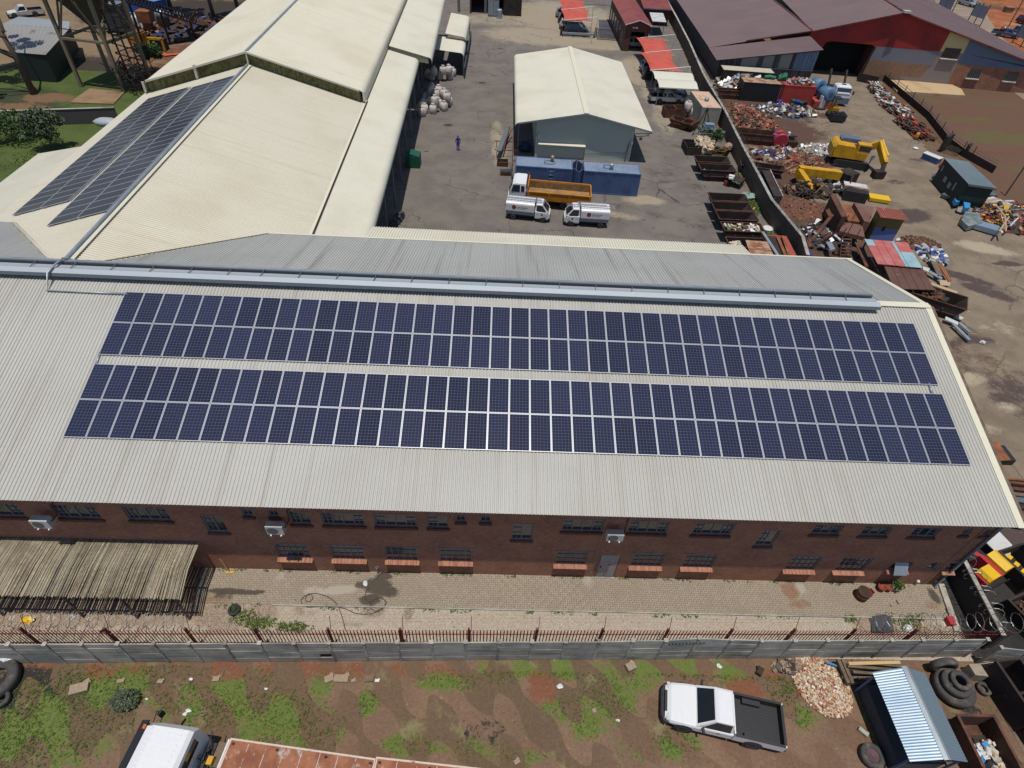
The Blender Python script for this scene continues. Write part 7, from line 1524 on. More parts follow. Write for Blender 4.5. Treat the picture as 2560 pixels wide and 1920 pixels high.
for a,b,c,d in ((2.75,5.2,4.1,5.6),(8.2,10.1,1.55,2.9),(14.1,16.0,1.6,3.0)):
    m_=MB(); m_.poly([gw(a,c,.02),gw(b,c,.02),gw(b,d,.02),gw(a,d,.02)]); o=wh('window',m_,'pane')
    m_=MB(); [m_.beam(gw(a+(b-a)*k/5,c,.05),gw(a+(b-a)*k/5,d,.05),.05) for k in range(6)]; wh('window_bars',m_,'wframe' if c<4 else 'black')
    m_=MB(); m_.beam(gw(a-.15,c-.08,.12),gw(b+.15,c-.08,.12),.3,.14); wh('sill',m_,'bag')
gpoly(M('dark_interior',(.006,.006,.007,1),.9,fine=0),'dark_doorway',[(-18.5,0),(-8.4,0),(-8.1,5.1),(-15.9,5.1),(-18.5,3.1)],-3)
m_=MB(); m_.poly([gw(-8.4,0,0),gw(-8.4,0,-3),gw(-8.1,5.1,-3),gw(-8.1,5.1,0)]); m_.poly([gw(-18.5,0,0),gw(-18.5,3.1,0),gw(-18.5,3.1,-3),gw(-18.5,0,-3)]); wh('door_reveal',m_,'brick_dark')
m_=MB(); m_.beam(gw(-8.9,0,.4),gw(-8.2,4.9,.4),.25,.2); m_.beam(gw(-9.4,.1,1.6),gw(-6.6,.1,2.9),2.3,.12,0,(0,1,0)) ; wh('sliding_door',m_,'rust_dark')
# wing with the lower roof
m_=MB(); L0=(54.2,92.6,3.05);R0=(70.2,92.6,6.3);R1=(72.0,150,6.3);L1=(57.0,150,3.05)
m_.corr(L1,L0,R0,R1,pitch=.25,h=.03); wh('wing_roof',m_,'maroon_roof')
A0=(53.8,85.9,3.0);B0=(70.0,86.0,5.25);B1=(70.2,92.7,5.55);A1=(54.2,92.7,3.0)
m_=MB(); m_.corr(A1,A0,B0,B1,pitch=.25,h=.03); wh('wing_roof',m_,'maroon_roof')
m_=MB(); m_.beam((70.25,92.4,6.36),(72.0,150,6.36),.25,.12); m_.beam((60,92.55,4.35),(70.2,92.55,6.28),.06,.16); wh('trim',m_,'maroon')
m_=MB(); m_.poly([(54.6,86.6,0),(69.8,86.6,0),(69.8,86.6,5.15),(54.6,86.6,3.0)]); m_.poly([(54.6,86.6,0),(54.6,86.6,2.95),(57,149,2.95),(57,149,0)]); wh('wing_wall',m_,M('dark_corrugated_wall',P(88,84,84,1.0),.8,fine=.2,streak=(P(60,56,58,1.0),(3,3,.2),.4,.6)))
m_=MB()
for k,(a,b,mt) in enumerate(((58,60.5,0),(61.4,63,0),(64,65.8,0),(66.4,69.7,1))): m_.add([(a,86.55,2.2),(b,86.55,2.2),(b,86.55,4.9-(69.8-b)*.139),(a,86.55,4.9-(69.8-a)*.139)],[(0,1,2,3)],mt)
wh('wing_panels',m_,[M('pale_wall_panel',P(140,138,130,1.0),.8,fine=.1),M('blue_wall_panel',P(96,112,134,1.0),.7,fine=.1,streak=(P(120,134,150,1.0),(4,4,.2),.45,.65))])
m_=MB(); m_.beam((57,86.5,2.1),(69.8,86.5,2.1),.08,.1); wh('wing_rail',m_,'concrete')
m_=MB(); m_.prism([tuple(S5(*p)[:2]) for p in ((440,1290),(1380,1350),(1330,1260),(1150,1175),(290,1130))],-.02,.35)
solo('loading_slab',m_,M('pale_loading_slab',P(206,178,136),.9,fine=.1,var=(P(180,142,100),.25,.5,.75)),'pale concrete loading slab below the grey gable wall','slab')
# ================================================================== containers and heaps below the warehouse
container('shipping_container','cream topped container against the boundary wall, before the maroon wing',(58.2,83.6,0),R_(-3),8.0,2.5,2.6,MT['rust_dark'],M('cream_rusty_roof',P(206,196,172),.8,fine=.1,spots=(P(150,110,80),1.2,.64,.74)),'containers before the maroon warehouse')
c=container('shipping_container','dark container with a rust streaked roof beside the red container',(58.9,78.3,0),R_(-3),6.1,2.5,2.6,MT['black'],MT['rust_pale'],'containers before the maroon warehouse')
c=container('shipping_container','red container with scrap piled on its roof',(64.0,78.1,0),R_(-2),5.2,2.5,2.6,M('red_container_paint',P(170,62,56,1.1),.6,fine=.1),MT['redpaint'],'containers before the maroon warehouse')
def scatter(name,label,c,rx,ry,z0,h,n,mi,smin,smax,seed,el=2.2,kind='stuff',long_=0,cat='scrap'):
    r=random.Random(seed); m_=MB(); mats=[MT['scrap'][k] for k in mi]
    for i in range(n):
        while True:
            u,v=r.uniform(-1,1),r.uniform(-1,1)
            if u*u+v*v<1: break
        q=math.sqrt(u*u+v*v); s=r.uniform(smin,smax); z=z0+h*(1-q)**.7*r.uniform(.85,1.05); p=(c[0]+u*rx,c[1]+v*ry,z+s*.1); k=r.randrange(len(mats))
        if r.random()<long_: 
            d=Vector((r.uniform(-1,1),r.uniform(-1,1),r.uniform(-.3,.3))).normalized()*s*el; m_.beam(Vector(p)-d,Vector(p)+d,s*.13,s*.1,k)
        else: m_.obox(p,(s*r.uniform(.6,el),s*r.uniform(.4,1),s*r.uniform(.06,.5)),r.uniform(0,6.3),k,r.uniform(-.8,.8),r.uniform(-.8,.8))
    K=20
    rings=[[(c[0]+math.cos(2*PI*k/K)*rx*q,c[1]+math.sin(2*PI*k/K)*ry*q,z0+h*(1-q)**.7*.93-.02) for k in range(K)] for q in (1,.85,.6,.35,.05)]; m_.loft(rings,m=0)
    return solo(name,m_,mats,label,cat,None,False,kind)
q=S1(640,420); scatter('scrap_heap','big heap of pale metal scrap and appliances beside the boundary wall',(q.x+.2,q.y,0),4.6,3.6,0,2.3,620,[1,3,2,4,3,0],.25,.9,1,1.8)
q=S1(700,860); scatter('scrap_heap','wide heap of brown rusty scrap below the pale metal heap',(q.x-.3,q.y,0),4.4,5.6,0,1.1,800,[0,0,2,1,5,0,2],.15,.55,2,1.8)
q=S1(1250,760); scatter('scrap_heap','mixed heap of drums, pipes and machine parts before the red container',(q.x,q.y,0),5.4,2.3,0,.9,330,[1,2,3,6,0,4,1],.2,.65,3,1.6)
q=S1(1570,270); scatter('roof_scrap','grey and red scrap piled on the red container roof',(64.6,78.2,2.62),2.1,1.1,2.62,.55,110,[1,3,4,5,2],.15,.6,4,1.6)
q=S1(1380,150,2.6); m_=MB(); m_.blob((0,0,.3),(.8,.5,.7),8,5,.3); solo('green_net',m_,M('green_net_cloth',P(52,120,84),.8,fine=.15),'green netting heaped on the containers near the blue tanks','netting',loc=(62.0,79.0,2.6))
m_=MB(); m_.tube([(0,0,0),(.8,.1,.1),(1.6,-.1,0)],.22,7); solo('green_roll',m_,M('green_plastic_roll',P(40,140,104),.6,fine=.1),'bright green roll lying on the rust streaked container roof','roll',loc=(59.4,79.2,2.85))
for k,(a,b) in enumerate((((1775,160),(1870,225)),((1840,270),(1900,380)))):
    p=S1(*a,2.5);q=S1(*b,2.4); d=(q-p).normalized(); m_=MB(); rr=.95; L=1.0
    p0=Vector((67.4+.75*k,78.6-2.2*k,2.3 if k==0 else 1.9))
    m_.lathe([(0,-L),(rr*.7,-L+.02),(rr,-L+.12),(rr,L-.12),(rr*.7,L-.02),(0,L)],(0,0,0),'y',20); o=solo('blue_tank',m_,MT['bluetank'],('pale blue steel tank at the back, next to the dark doorway','pale blue steel tank in front, beside the red container')[k],'tank','pale blue tanks',True,loc=p0); o.rotation_euler=(-.15,0,.25)
m_=MB(); m_.box(66.5,69.2,75.5,79.5,0,1.0); solo('tank_plinth',m_,MT['redpaint'],'red steel base carrying the pale blue tanks','base')
for k,(zx,zy,mt,lab) in enumerate(((1190,640,'bluedrum','blue drum at the left end of the row before the red container'),(1215,690,'bluedrum','blue drum standing forward of the row before the red container'),(1390,630,'green','green drum in the row before the red container'),(1450,640,'bluedrum','blue drum beside the green drum'),(1505,660,'tarp','grey drum in the row before the red container'),(1560,650,'darkgreen','dark drum at the right end of the row'))):
    q=S1(zx,zy+40); m_=MB(); m_.lathe([(0,0),(.36,0),(.38,.3),(.36,.32),(.36,.6),(.38,.62),(.36,.9),(.33,.93),(0,.9)],(0,0,0),'z',14); solo('drum',m_,MT[mt],lab,'drum','drums before the red container',True,loc=q)
def skip_at(label,c,rz,L,W,H,mat='rust',name='skip',group='skips in the scrapyard'):
    return skip(label,c,rz,mat,L,W,H,True,group)
q=S1(620,560); skip_at('long rusty skip wall holding the pale metal scrap',(q.x+.2,q.y,0),.0,7.5,1.2,1.2); q=S1(830,1100,.8); skip_at('rusty skip below the brown scrap heap',(q.x,q.y,0),-.12,6.2,1.9,1.3); q=S1(960,1560,.8); skip_at('dark skip at the foot of the boundary wall, beside the timber heap',(q.x,q.y,0),-.25,5.0,1.5,1.0,'rust_dark')
a=S2(70,680,1.0);b=S2(270,1110,1.0); m_=MB(); m_.beam(a,b,.9,.9); m_.beam(a+Vector((.5,0,.5)),b+Vector((.5,0,.5)),.1,.08,1); solo('steel_beam',m_,[MT['rust_dark'],MT['concrete_post']],'long dark steel box beam lying along the scrapyard side of the wall','beam')
# red roller machine
q=S1(1180,1260); t=thing('red_machine','red painted machine with two rounded drums in the scrapyard','machine',(q.x,q.y,0),-.1); m_=MB(); RP=M('crimson_paint',P(176,48,60),.5,fine=.1)
for y in (-.55,.5): m_.lathe([(0,-.28),(.85,-.28),(.95,-.18),(.95,.18),(.85,.28),(0,.28)],(0,y,.95),'y',20)
part('drums',m_,RP,t); m_=MB(); m_.box(-.9,.9,-.25,.2,.3,1.5); part('blue_belt',m_,MT['blue_cont'],t); m_=MB(); m_.box(1.0,2.2,-.7,.6,.2,1.0); m_.box(1.1,1.7,-.2,.5,1.0,1.5); m_.beam((.9,.4,1.4),(2.2,.5,1.3),.12); part('engine',m_,MT['rust_dark'],t); m_=MB(); m_.box(.85,1.15,.1,.5,1.45,1.8); part('white_box',m_,MT['plastic_white'],t)
# skip loader truck with arms, and small loader in front
q=S1(2060,660); t=thing('skip_truck','white cab skip lorry with two lifting arms at the warehouse doorway','truck',(q.x+.3,q.y+2.2,0),R_(-97))
m_=MB(); W2=1.15; m_.loft([[(x,y*k,(z-d if z>1.9 else z)) for y,z in ((-W2,.7),(-W2-.01,1.7),(-W2+.06,2.5),(-W2+.25,2.7),(W2-.25,2.7),(W2-.06,2.5),(W2+.01,1.7),(W2,.7))] for x,k,d in ((.6,1,.05),(.8,1,0),(1.9,1,.0),(2.2,.99,.12),(2.5,.97,.95))]); part('cab',m_,MT['white'],t)
m_=MB(); m_.loft([[(2.44,y*.9,1.6),(2.52,y*.9,1.6),(2.3,y*.93,2.45),(2.22,y*.93,2.45)] for y in (-1.1,1.1)]); part('windscreen',m_,MT['glass'],t); m_=MB(); m_.box(1.1,1.6,-.3,.3,2.69,2.74); part('roof_hatch',m_,MT['black'],t)
m_=MB(); m_.box(2.3,2.65,-1.15,1.15,.35,1.2); part('bumper',m_,MT['grey_steel'],t); m_=MB(); m_.box(-4,2.2,-.5,.5,.6,.95); m_.box(-4,.4,-1.1,1.1,.95,1.15); part('chassis',m_,MT['black'],t)
for s_ in (-1,1):
    m_=MB(); m_.beam((-1.0,s_*1.15,1.1),(-2.6,s_*1.15,3.6),.25,.3); m_.beam((-2.6,s_*1.15,3.6),(-3.4,s_*1.15,3.0),.2,.2); part('lifting_arm',m_,MT['rust_dark'],t)
    m_=MB(); m_.obox((2.4,s_*1.4,1.9),(.1,.2,.5)); part('mirror',m_,MT['black'],t)
    for x in (1.4,-2.2,-3.3): wheel(t,x,s_*.95,.48,.3)
q=S1(2060,900); t=thing('loader','small black and yellow loader carrying a bin of scrap before the skip lorry','loader',(q.x,q.y+1.4,0),R_(-95)); m_=MB(); m_.box(-1.2,.4,-.8,.1,.4,1.5); m_.box(-1.0,.2,-.7,0,1.5,1.7); part('body',m_,MT['yellow'],t); m_=MB(); m_.box(.5,1.9,-1.0,.9,.2,1.1); m_.beam((-.9,-.7,1.5),(-.9,-.7,2.6),.09); m_.beam((.1,-.7,1.5),(.1,-.7,2.6),.09); m_.box(-1.1,.3,-.8,.1,2.6,2.7); part('bin',m_,MT['black'],t); m_=MB(); [m_.obox((1.2+r9.uniform(-.5,.5),r9.uniform(-.7,.6),1.15),(.35,.25,.15),r9.random()*6) for _ in range(16)]; part('scrap_load',m_,MT['scrap'][1],t)
for x in (-.9,.1):
    for y in (-.8,.2): wheel(t,x,y,.35,.25)
junk('white_cabinet','white appliance standing on a dark pallet beside the skip lorry','cabinet',S1(1790,710),[('cabinet','plastic_white',[((.15,.2,.9),(.75,.6,1.7),.15)]),('pallet','rust_dark',[((0,0,.12),(1.4,1.2,.2),.1)])])
# ================================================================== excavator
q=S2(1480,560); t=thing('excavator','yellow excavator with its arm folded down beside the concrete drive','excavator',(q.x,q.y+.7,0),R_(-14))
m_=MB(); m_.xprism([(-2.6,1.1),(1.2,1.1),(1.2,1.9),(-.2,2.0),(-.4,2.5),(-2.5,2.6),(-2.75,2.3)],-1.35,1.35); m_.box(-2.85,-2.55,-1.25,1.25,1.0,2.2); part('upper_body',m_,MT['yellow'],t)
m_=MB(); m_.xprism([(-1.9,2.55),(.2,2.5),(.35,2.75),(.1,2.95),(-1.7,2.98),(-2.0,2.8)],.1,1.35); part('engine_cover',m_,M('grey_blue_cover',P(104,116,136),.5,fine=.08),t)
m_=MB(); m_.box(-.2,1.3,-1.3,-.3,1.9,2.9); part('cab',m_,MT['yellow'],t); m_=MB(); m_.box(.0,1.32,-1.31,-.29,2.15,2.75); part('cab_window',m_,MT['glass'],t)
for s_ in (-1,1):
    m_=MB(); m_.loft([[(x,s_*1.3-.3,z) for x,z in ((-2.2,.3),(-1.9,0),(1.6,0),(1.95,.3),(1.95,.6),(1.6,.9),(-1.9,.9),(-2.2,.6))],[(x,s_*1.3+.3,z) for x,z in ((-2.2,.3),(-1.9,0),(1.6,0),(1.95,.3),(1.95,.6),(1.6,.9),(-1.9,.9),(-2.2,.6))]]); part('track',m_,MT['black'],t)
m_=MB(); m_.beam((.9,.1,1.9),(2.3,.0,2.9),.5,.75); part('boom',m_,MT['yellow'],t); m_=MB(); m_.beam((2.3,0,2.9),(3.1,-2.4,1.5),.5,.7); part('boom',m_,MT['yellow'],t)
m_=MB(); m_.beam((3.1,-2.3,1.5),(3.0,-3.0,.6),.4,.55); m_.obox((2.7,-3.1,.5),(1.3,.9,.8),.3); part('arm',m_,MT['rust_dark'],t); m_=MB(); m_.tube([(2.5,.2,3.3),(3.3,-1.7,2.2)],.12,7); m_.tube([(2.2,-.2,3.3),(2.9,-1.9,2.1)],.1,7); part('hydraulic_ram',m_,MT['yellowc'],t)
m_=MB(); [m_.tube([(2.2,-.6-.1*k,1.6),(1.6+.1*k,-1.6,1.9),(1.5,-2.2,1.0+.1*k)],.05,5) for k in range(5)]; part('hoses',m_,MT['hose'],t)
a=S2(620,620,1.8); b=S2(1300,700,1.5); t=thing('excavator_arm','old yellow excavator arm lying across the scrap with a dark bucket','excavator',(a.x,a.y,0)); m_=MB(); m_.beam(a,b,.8,.9); m_.beam(a+Vector((-.1,-.2,0)),a+Vector((1.2,-2.4,-1.3)),.7,.8); wpart('arm',m_,MT['yellow'],t); m_=MB(); m_.obox(S2(1400,750,1.0),(1.8,1.6,1.6),.4); [m_.tube([S2(1350+30*k,640,1.6),S2(1480+10*k,720,1.9),S2(1450,800+20*k,1.2)],.06,5) for k in range(5)]; wpart('bucket',m_,MT['rust_dark'],t)  # loose arm and bucket only, no excavator body
q=S2(640,560); scatter('timber_heap','heap of reddish laths and poles beside the yellow arm',(q.x,q.y,0),3.2,2.6,0,.9,230,[2,0,5,2,0],.25,.6,7,3.2,'stuff',.85,'heap')
q=S2(950,300); scatter('foil_heap','shiny heap of crumpled metal foil behind the excavator',(q.x+.6,q.y,0),3.2,1.9,0,.35,190,[3,4,3,2],.2,.6,8,1.3)
q=S2(640,1250); scatter('soil_mound','brown mound of fine rusty soil beside the wall',(q.x,q.y,0),3.3,2.6,0,.9,260,[0,0,2,0],.06,.22,9,1.2,'stuff',0,'mound')
q=S2(760,980); scatter('dark_scrap','dark tangle of bent steel below the yellow arm',(q.x,q.y,0),2.6,1.6,0,1.1,150,[1,1,0,2,1],.3,.9,10,2.0,'stuff',.4)
q=S2(350,400); scatter('plate_scrap','flat rusty plates scattered between the red machine and the wall',(q.x-.6,q.y,0),3.6,2.4,0,.4,170,[0,0,1,2,6,4],.25,.9,11,1.7)
q=S2(1120,880); scatter('bumper_scrap','green and black scrap below the excavator bucket',(q.x+.6,q.y-.3,0),2.4,1.4,0,.7,90,[1,4,3,1],.3,.8,12,1.8)
q=S2(1560,930,1.0); junk('white_box_body','white rust streaked metal box on dark frames below the excavator','box',(q.x,q.y,0),[('box','rust_pale',[((0,.2,1.1),(2.6,1.2,.5),-.3)]),('white_top','white_d',[((-.1,.3,1.37),(2.4,1.0,.05),-.3)]),('dark_frames','black',[((-.2,-.7,.6),(2.4,1.0,1.1),-.3)])])
q=S3(1340,220); junk('yellow_tray','yellow steel tray lying on the concrete drive','tray',(q.x,q.y,.05),[('tray','yellowc',[((0,0,.25),(2.2,1.3,.35),-.25)]),('offcut','yellow',[((-1.9,.5,.2),(1.6,.7,.25),-.5)])])
# ================================================================== rusty press, hut, roofs
t=thing('rusty_press','big rusty baling press with a platform and ladder','machine',(S3(850,500).x,S3(850,500).y,0))
def q3(zx,zy,z): return S3(zx,zy,z)
def pbox(pts,z0,z1,name,mat,root): 
    m_=MB(); v=[Vector((p.x,p.y,z0)) for p in pts]+[Vector((p.x,p.y,z1)) for p in pts]; n=len(pts)
    m_.add(v,[tuple(range(n)),tuple(range(2*n-1,n-1,-1))]+[((i+1)%n,i,n+i,n+(i+1)%n) for i in range(n)]); return wpart(name,m_,MT[mat] if isinstance(mat,str) else mat,root)
pbox([q3(530,130,2.4),q3(620,110,2.4),q3(820,490,2.4),q3(720,500,2.4)],.4,2.4,'side_box','rust',t)
pbox([q3(690,290,1.4),q3(930,290,1.4),q3(1070,590,1.4),q3(830,560,1.4)],.5,1.4,'orange_floor','rust_orange',t)
pbox([q3(930,250,1.9),q3(1290,330,1.9),q3(1210,590,1.9),q3(1110,570,1.9)],.4,1.9,'plate',M('mauve_rust_plate',P(134,98,84),.85,fine=.12,var=(P(112,80,70),.6,.4,.7)),t)
pbox([q3(440,380,1.5),q3(530,340,1.5),q3(590,440,1.5),q3(500,490,1.5)],1.2,1.5,'flap','rust',t)
pbox([q3(760,590,1.3),q3(1080,640,1.3),q3(1120,850,1.3),q3(680,740,1.3)],.9,1.3,'platform',M('mauve_rust_platform',P(126,90,80),.85,fine=.15),t)
m_=MB()
for k in range(7): a=q3(720,880+55*k,1.2-.17*k); b=q3(880,890+55*k,1.2-.17*k); m_.beam(a,b,.22,.05)
m_.beam(q3(720,860,1.3),q3(690,1210,.1),.06,.14); m_.beam(q3(885,860,1.3),q3(860,1210,.1),.06,.14); wpart('steps',m_,MT['rust'],t)
m_=MB()
for zx,zy in ((760,640),(900,560),(720,860),(960,880),(830,780)): p=q3(zx,zy,1.3); m_.beam(p,p+Vector((0,0,1.1)),.05)
m_.tube([q3(760,640,2.35),q3(900,560,2.35)],.03,5); m_.tube([q3(720,860,2.3),q3(830,780,2.3),q3(960,880,2.3)],.03,5); wpart('handrail',m_,MT['rust'],t)
t=thing('rusty_hut','small corrugated hut with rusty roof and blue lower wall','hut',(S3(1550,700).x,S3(1550,700).y,0))
H0=[q3(1300,330,3.0),q3(1740,385,3.0),q3(1890,570,2.7),q3(1400,510,2.7)]
m_=MB(); m_.corr(H0[3],H0[2],H0[1],H0[0],pitch=.25,h=.04); wpart('roof',m_,M('rusty_red_roof',P(148,84,70),.8,fine=.12,spots=(P(206,120,70),1.6,.6,.7)),t)
f0,f1=Vector((H0[3].x+.15,H0[3].y+.3,0)),Vector((H0[2].x-.3,H0[2].y+.3,0)); b0,b1=Vector((H0[0].x+.15,H0[0].y-.2,0)),Vector((H0[1].x-.3,H0[1].y-.2,0))
def quad(p,q,z0,z1,z1b=None): return [(p.x,p.y,z0),(q.x,q.y,z0),(q.x,q.y,z1b or z1),(p.x,p.y,z1)]
OL=M('olive_cladding',P(112,98,52,1.0),.8,fine=.12)
m_=MB(); m_.poly(quad(f0,f1,1.5,2.68)); m_.poly(quad(b0,f0,0,2.95,2.68)); m_.poly(quad(f1,b1,0,2.68,2.95)); wpart('olive_wall',m_,OL,t); m_=MB(); m_.poly(quad(f0,f1,0,1.5)); wpart('blue_wall',m_,M('blue_cladding_sheet',P(92,112,160,1.0),.7,fine=.08),t); 
m_=MB(); p=f0.lerp(f1,.3);q=f0.lerp(f1,.42); m_.poly([(p.x,p.y-.02,1.2),(q.x,q.y-.02,1.2),(q.x,q.y-.02,1.7),(p.x,p.y-.02,1.7)]); wpart('window',m_,MT['black'],t)
t=thing('sheet_roof_shelter','low shelter roofed with worn red and pale blue steel sheets','shelter',(S3(1600,1100).x,S3(1600,1100).y,0))
zc=2.0; RS=[(1110,880),(1850,940),(2120,1380),(1340,1310)]
def rsu(u,v,z=zc): 
    a=Vector(q3(*RS[0],z)).lerp(q3(*RS[1],z),u); b=Vector(q3(*RS[3],z)).lerp(q3(*RS[2],z),u); return a.lerp(b,v)
SHT=[('paleblue',[(0,0,.2,.25)]),('palered',[(0,.25,.2,1),(.2,0,.41,1),(.41,0,.62,1),(.7,0,1,.42)]),('paleblue',[(.62,0,.7,1),(.7,.42,1,1)])]
for mt,rs in SHT:
    for u0,v0,u1,v1 in rs:
        m_=MB(); m_.slab([rsu(u0+.004,v0),rsu(u1-.004,v0),rsu(u1-.004,v1),rsu(u0+.004,v1)][::-1],.04); wpart('roof_sheet',m_,MT[mt],t)
for u,v in ((.05,.05),(.95,.05),(.05,.95),(.95,.95)): p=rsu(u,v); m_=MB(); m_.beam((p.x,p.y,0),(p.x,p.y,1.95),.1); wpart('post',m_,MT['rust_dark'],t)
t=thing('brown_roof_shelter','low shelter with brown sheet roof touching the red and blue one','shelter',(S3(1850,1500).x,S3(1850,1500).y,0))
B4=[q3(1450,1340,1.8),q3(2120,1385,1.8),q3(2330,1760,1.8),q3(1620,1740,1.8)]
m_=MB()
for k in range(5):
    a=B4[0].lerp(B4[1],k/5+.004);b=B4[0].lerp(B4[1],(k+1)/5-.004);c=B4[3].lerp(B4[2],(k+1)/5-.004);d=B4[3].lerp(B4[2],k/5+.004); m_.slab([d,c,b,a],.05)
wpart('roof',m_,MT['brownroof'],t); m_=MB(); [m_.beam((p.x,p.y,0),(p.x,p.y,1.75),.1) for p in B4]; wpart('posts',m_,MT['rust_dark'],t)
slabpx('steel_plank','brown steel plank leaning beside the red and blue roofed shelter','plank',[(2000+x*320/2212,470+y*320/2212) for x,y in ((945,930),(1080,960),(1230,1350),(1130,1360))],1.0,.08,'rust')
for k,(zx,zy) in enumerate(((60,1080),(95,1140))): m_=MB(); L=.5; m_.lathe([(0,-L),(.3,-L),(.3,-.17)],(0,0,0),'x',14,0,False); m_.lathe([(.305,-.17),(.305,.17)],(0,0,0),'x',14,1,False); m_.lathe([(.3,.17),(.3,L),(0,L)],(0,0,0),'x',14,0,False); solo('drum',m_,[MT['bluedrum'],MT['plastic_white']],('blue and white drum lying by the wall, farther one','blue and white drum lying by the roof edge, nearer one')[k],'drum','blue and white drums by the wall',True,loc=S3(zx,zy+40,.3))
slabpx('red_beam','dark red beam lying along the end of the boundary wall','beam',[(2000+x*320/2212,470+y*320/2212) for x,y in ((-240,590),(-200,580),(-90,880),(-120,900))],.5,.3,'maroon')
for k,(pts,z,mt,lab) in enumerate((([(-150,840),(-60,830),(110,980),(20,1000)],.7,'white_d','white board lying beside the blue and white drums'),([(115,670),(180,665),(245,745),(160,760)],.6,'white','small white board on the dark ground below the soil mound'),([(290,520),(370,545),(280,610),(255,600)],1.0,'white','white sheet standing beside the rusty press'),([(580,810),(620,800),(710,890),(690,900)],.8,'white_d','white board left of the press steps'),([(450,930),(540,920),(610,1055),(530,1075)],1.0,'poster','grey blue panel leaning left of the press steps'),([(1660,880),(1720,850),(1740,900),(1670,910)],.3,'white_d','pale block behind the blue hut wall'))):
    slabpx('board',lab,'board',[(2000+x*320/2212,470+y*320/2212) for x,y in pts],z,.06,mt,'boards lying in the scrapyard')
q=S3(350,900); scatter('dark_scrap','dark scrap and boards left of the press steps',(q.x,q.y,0),2.4,2.8,0,.8,130,[1,1,0,3,1],.25,.8,13,1.8)
a=q3(560,470,2.0);b=q3(180,940,.2); m_=MB(); m_.beam(a,b,.3,.3); solo('steel_girder',m_,MT['rust'],'rusty girder leaning from the press down to the wall','girder')
q=S3(2050,960); scatter('chip_heap','brown heap of metal chips behind the red and blue shelter',(q.x,q.y,0),2.3,1.5,0,.5,300,[0,2,1,0],.06,.2,14,1.2)
q=S3(2120,1180); scatter('white_goods','white and blue scrap boxes right of the red and blue shelter',(q.x+.8,q.y,0),1.2,1.8,0,.7,60,[4,3,6,3],.3,.8,15,1.5)
z7=zm(1920,480,640)
for k,(pts,z,mt,lab) in enumerate((([(1370,520),(1440,540),(1510,720),(1470,730)],.5,'wood','grey brown plank lying right of the shelters'),([(1470,620),(1500,610),(1590,765),(1560,770)],.5,'rust_orange','orange brown plank curling beside the grey plank'),([(1480,755),(1575,770),(1575,810),(1490,805)],.4,'plank','short pale plank across the end of the others'),([(1410,780),(1640,860),(1630,880),(1410,800)],.35,'plank','long pale plank lying toward the drive'),([(1560,860),(1690,910),(1680,930),(1560,890)],.3,'newwood','thin pale plank at the end of the plank pile'),([(1340,640),(1400,660),(1390,690),(1340,670)],.5,'white_d','white sheet beside the brown roof'),([(1390,670),(1510,740),(1500,755),(1390,695)],.5,'galv','bent grey sheet between the brown roof and the planks'))):
    m_=MB(); m_.slab([z7(x,y,z) for x,y in pts],.07); solo('plank' if 'plank' in lab else 'sheet',m_,MT[mt],lab,'plank' if 'plank' in lab else 'sheet','planks and sheets right of the shelters')
q=z7(1440,900,1.0); skip_at('big black skip full of brown scrap beside the gable of the grey roof',(q.x-.3,q.y-.2,0),-.55,5.0,2.2,1.4,'rust_dark'); scatter('brown_scrap','brown fibrous scrap filling the big black skip',(q.x-.6,q.y+.2,.6),1.7,.8,.9,.5,120,[0,0,1],.15,.6,16,2.0)
for k,(a,b,lab) in enumerate((((1530,1090),(1640,1140),'white bent sheet on top of the grey channels'),((1600,1140),(1740,1280),'grey steel channel pointing to the right, nearer one'),((1650,1130),(1745,1215),'grey steel channel pointing to the right, farther one'),((1560,1040),(1680,1100),'pale folded sheet behind the grey channels'))): m_=MB(); m_.beam(z7(*a,.4-.05*k),z7(*b,.3),.5 if k in(0,3) else .3,.1); solo('steel_sheet' if k in (0,3) else 'steel_channel',m_,MT['galv'] if k in(1,2) else MT['white_d'],lab,'steel offcut','steel offcuts on the dark soil')
m_=MB(); m_.blob((0,0,.1),(.25,.2,.12),7,4,.3); solo('white_rag',m_,MT['plastic_white'],'small white scrap alone on the dark purple soil','litter',loc=z7(1850,1305))
slabpx('rusty_plate','orange rusted plate on a dark base near the gable edge of the roof','plate',((2478,1104),(2494,1104),(2528,1150),(2496,1152)),.6,.06,'rust_orange'); m_=MB(); q=G(2512,1160); m_.box(q.x-1.2,q.x+.4,q.y-.1,q.y+1.2,0,.5); solo('dark_box',m_,MT['black'],'dark box under the orange rusted plate','box')
t=thing('plate_stack','stack of rusty steel strips lying at the right edge of the picture','stack',(G(2550,1230).x,G(2550,1230).y,0))
for k,(ya,yb,mt) in enumerate(((1192,1196,'rust_orange'),(1200,1206,'rust'),(1214,1222,'rust'),(1228,1236,'wood'),(1240,1252,'galv_dark'),(1258,1268,'rust_dark'),(1274,1290,'rust'),(1296,1312,'redpaint'))):
    m_=MB(); m_.slab([G(2500+k*6,ya,.5),G(2640,ya+14,.5),G(2640,yb+14,.5),G(2500+k*6,yb,.5)],.2); wpart('strip',m_,MT[mt],t)
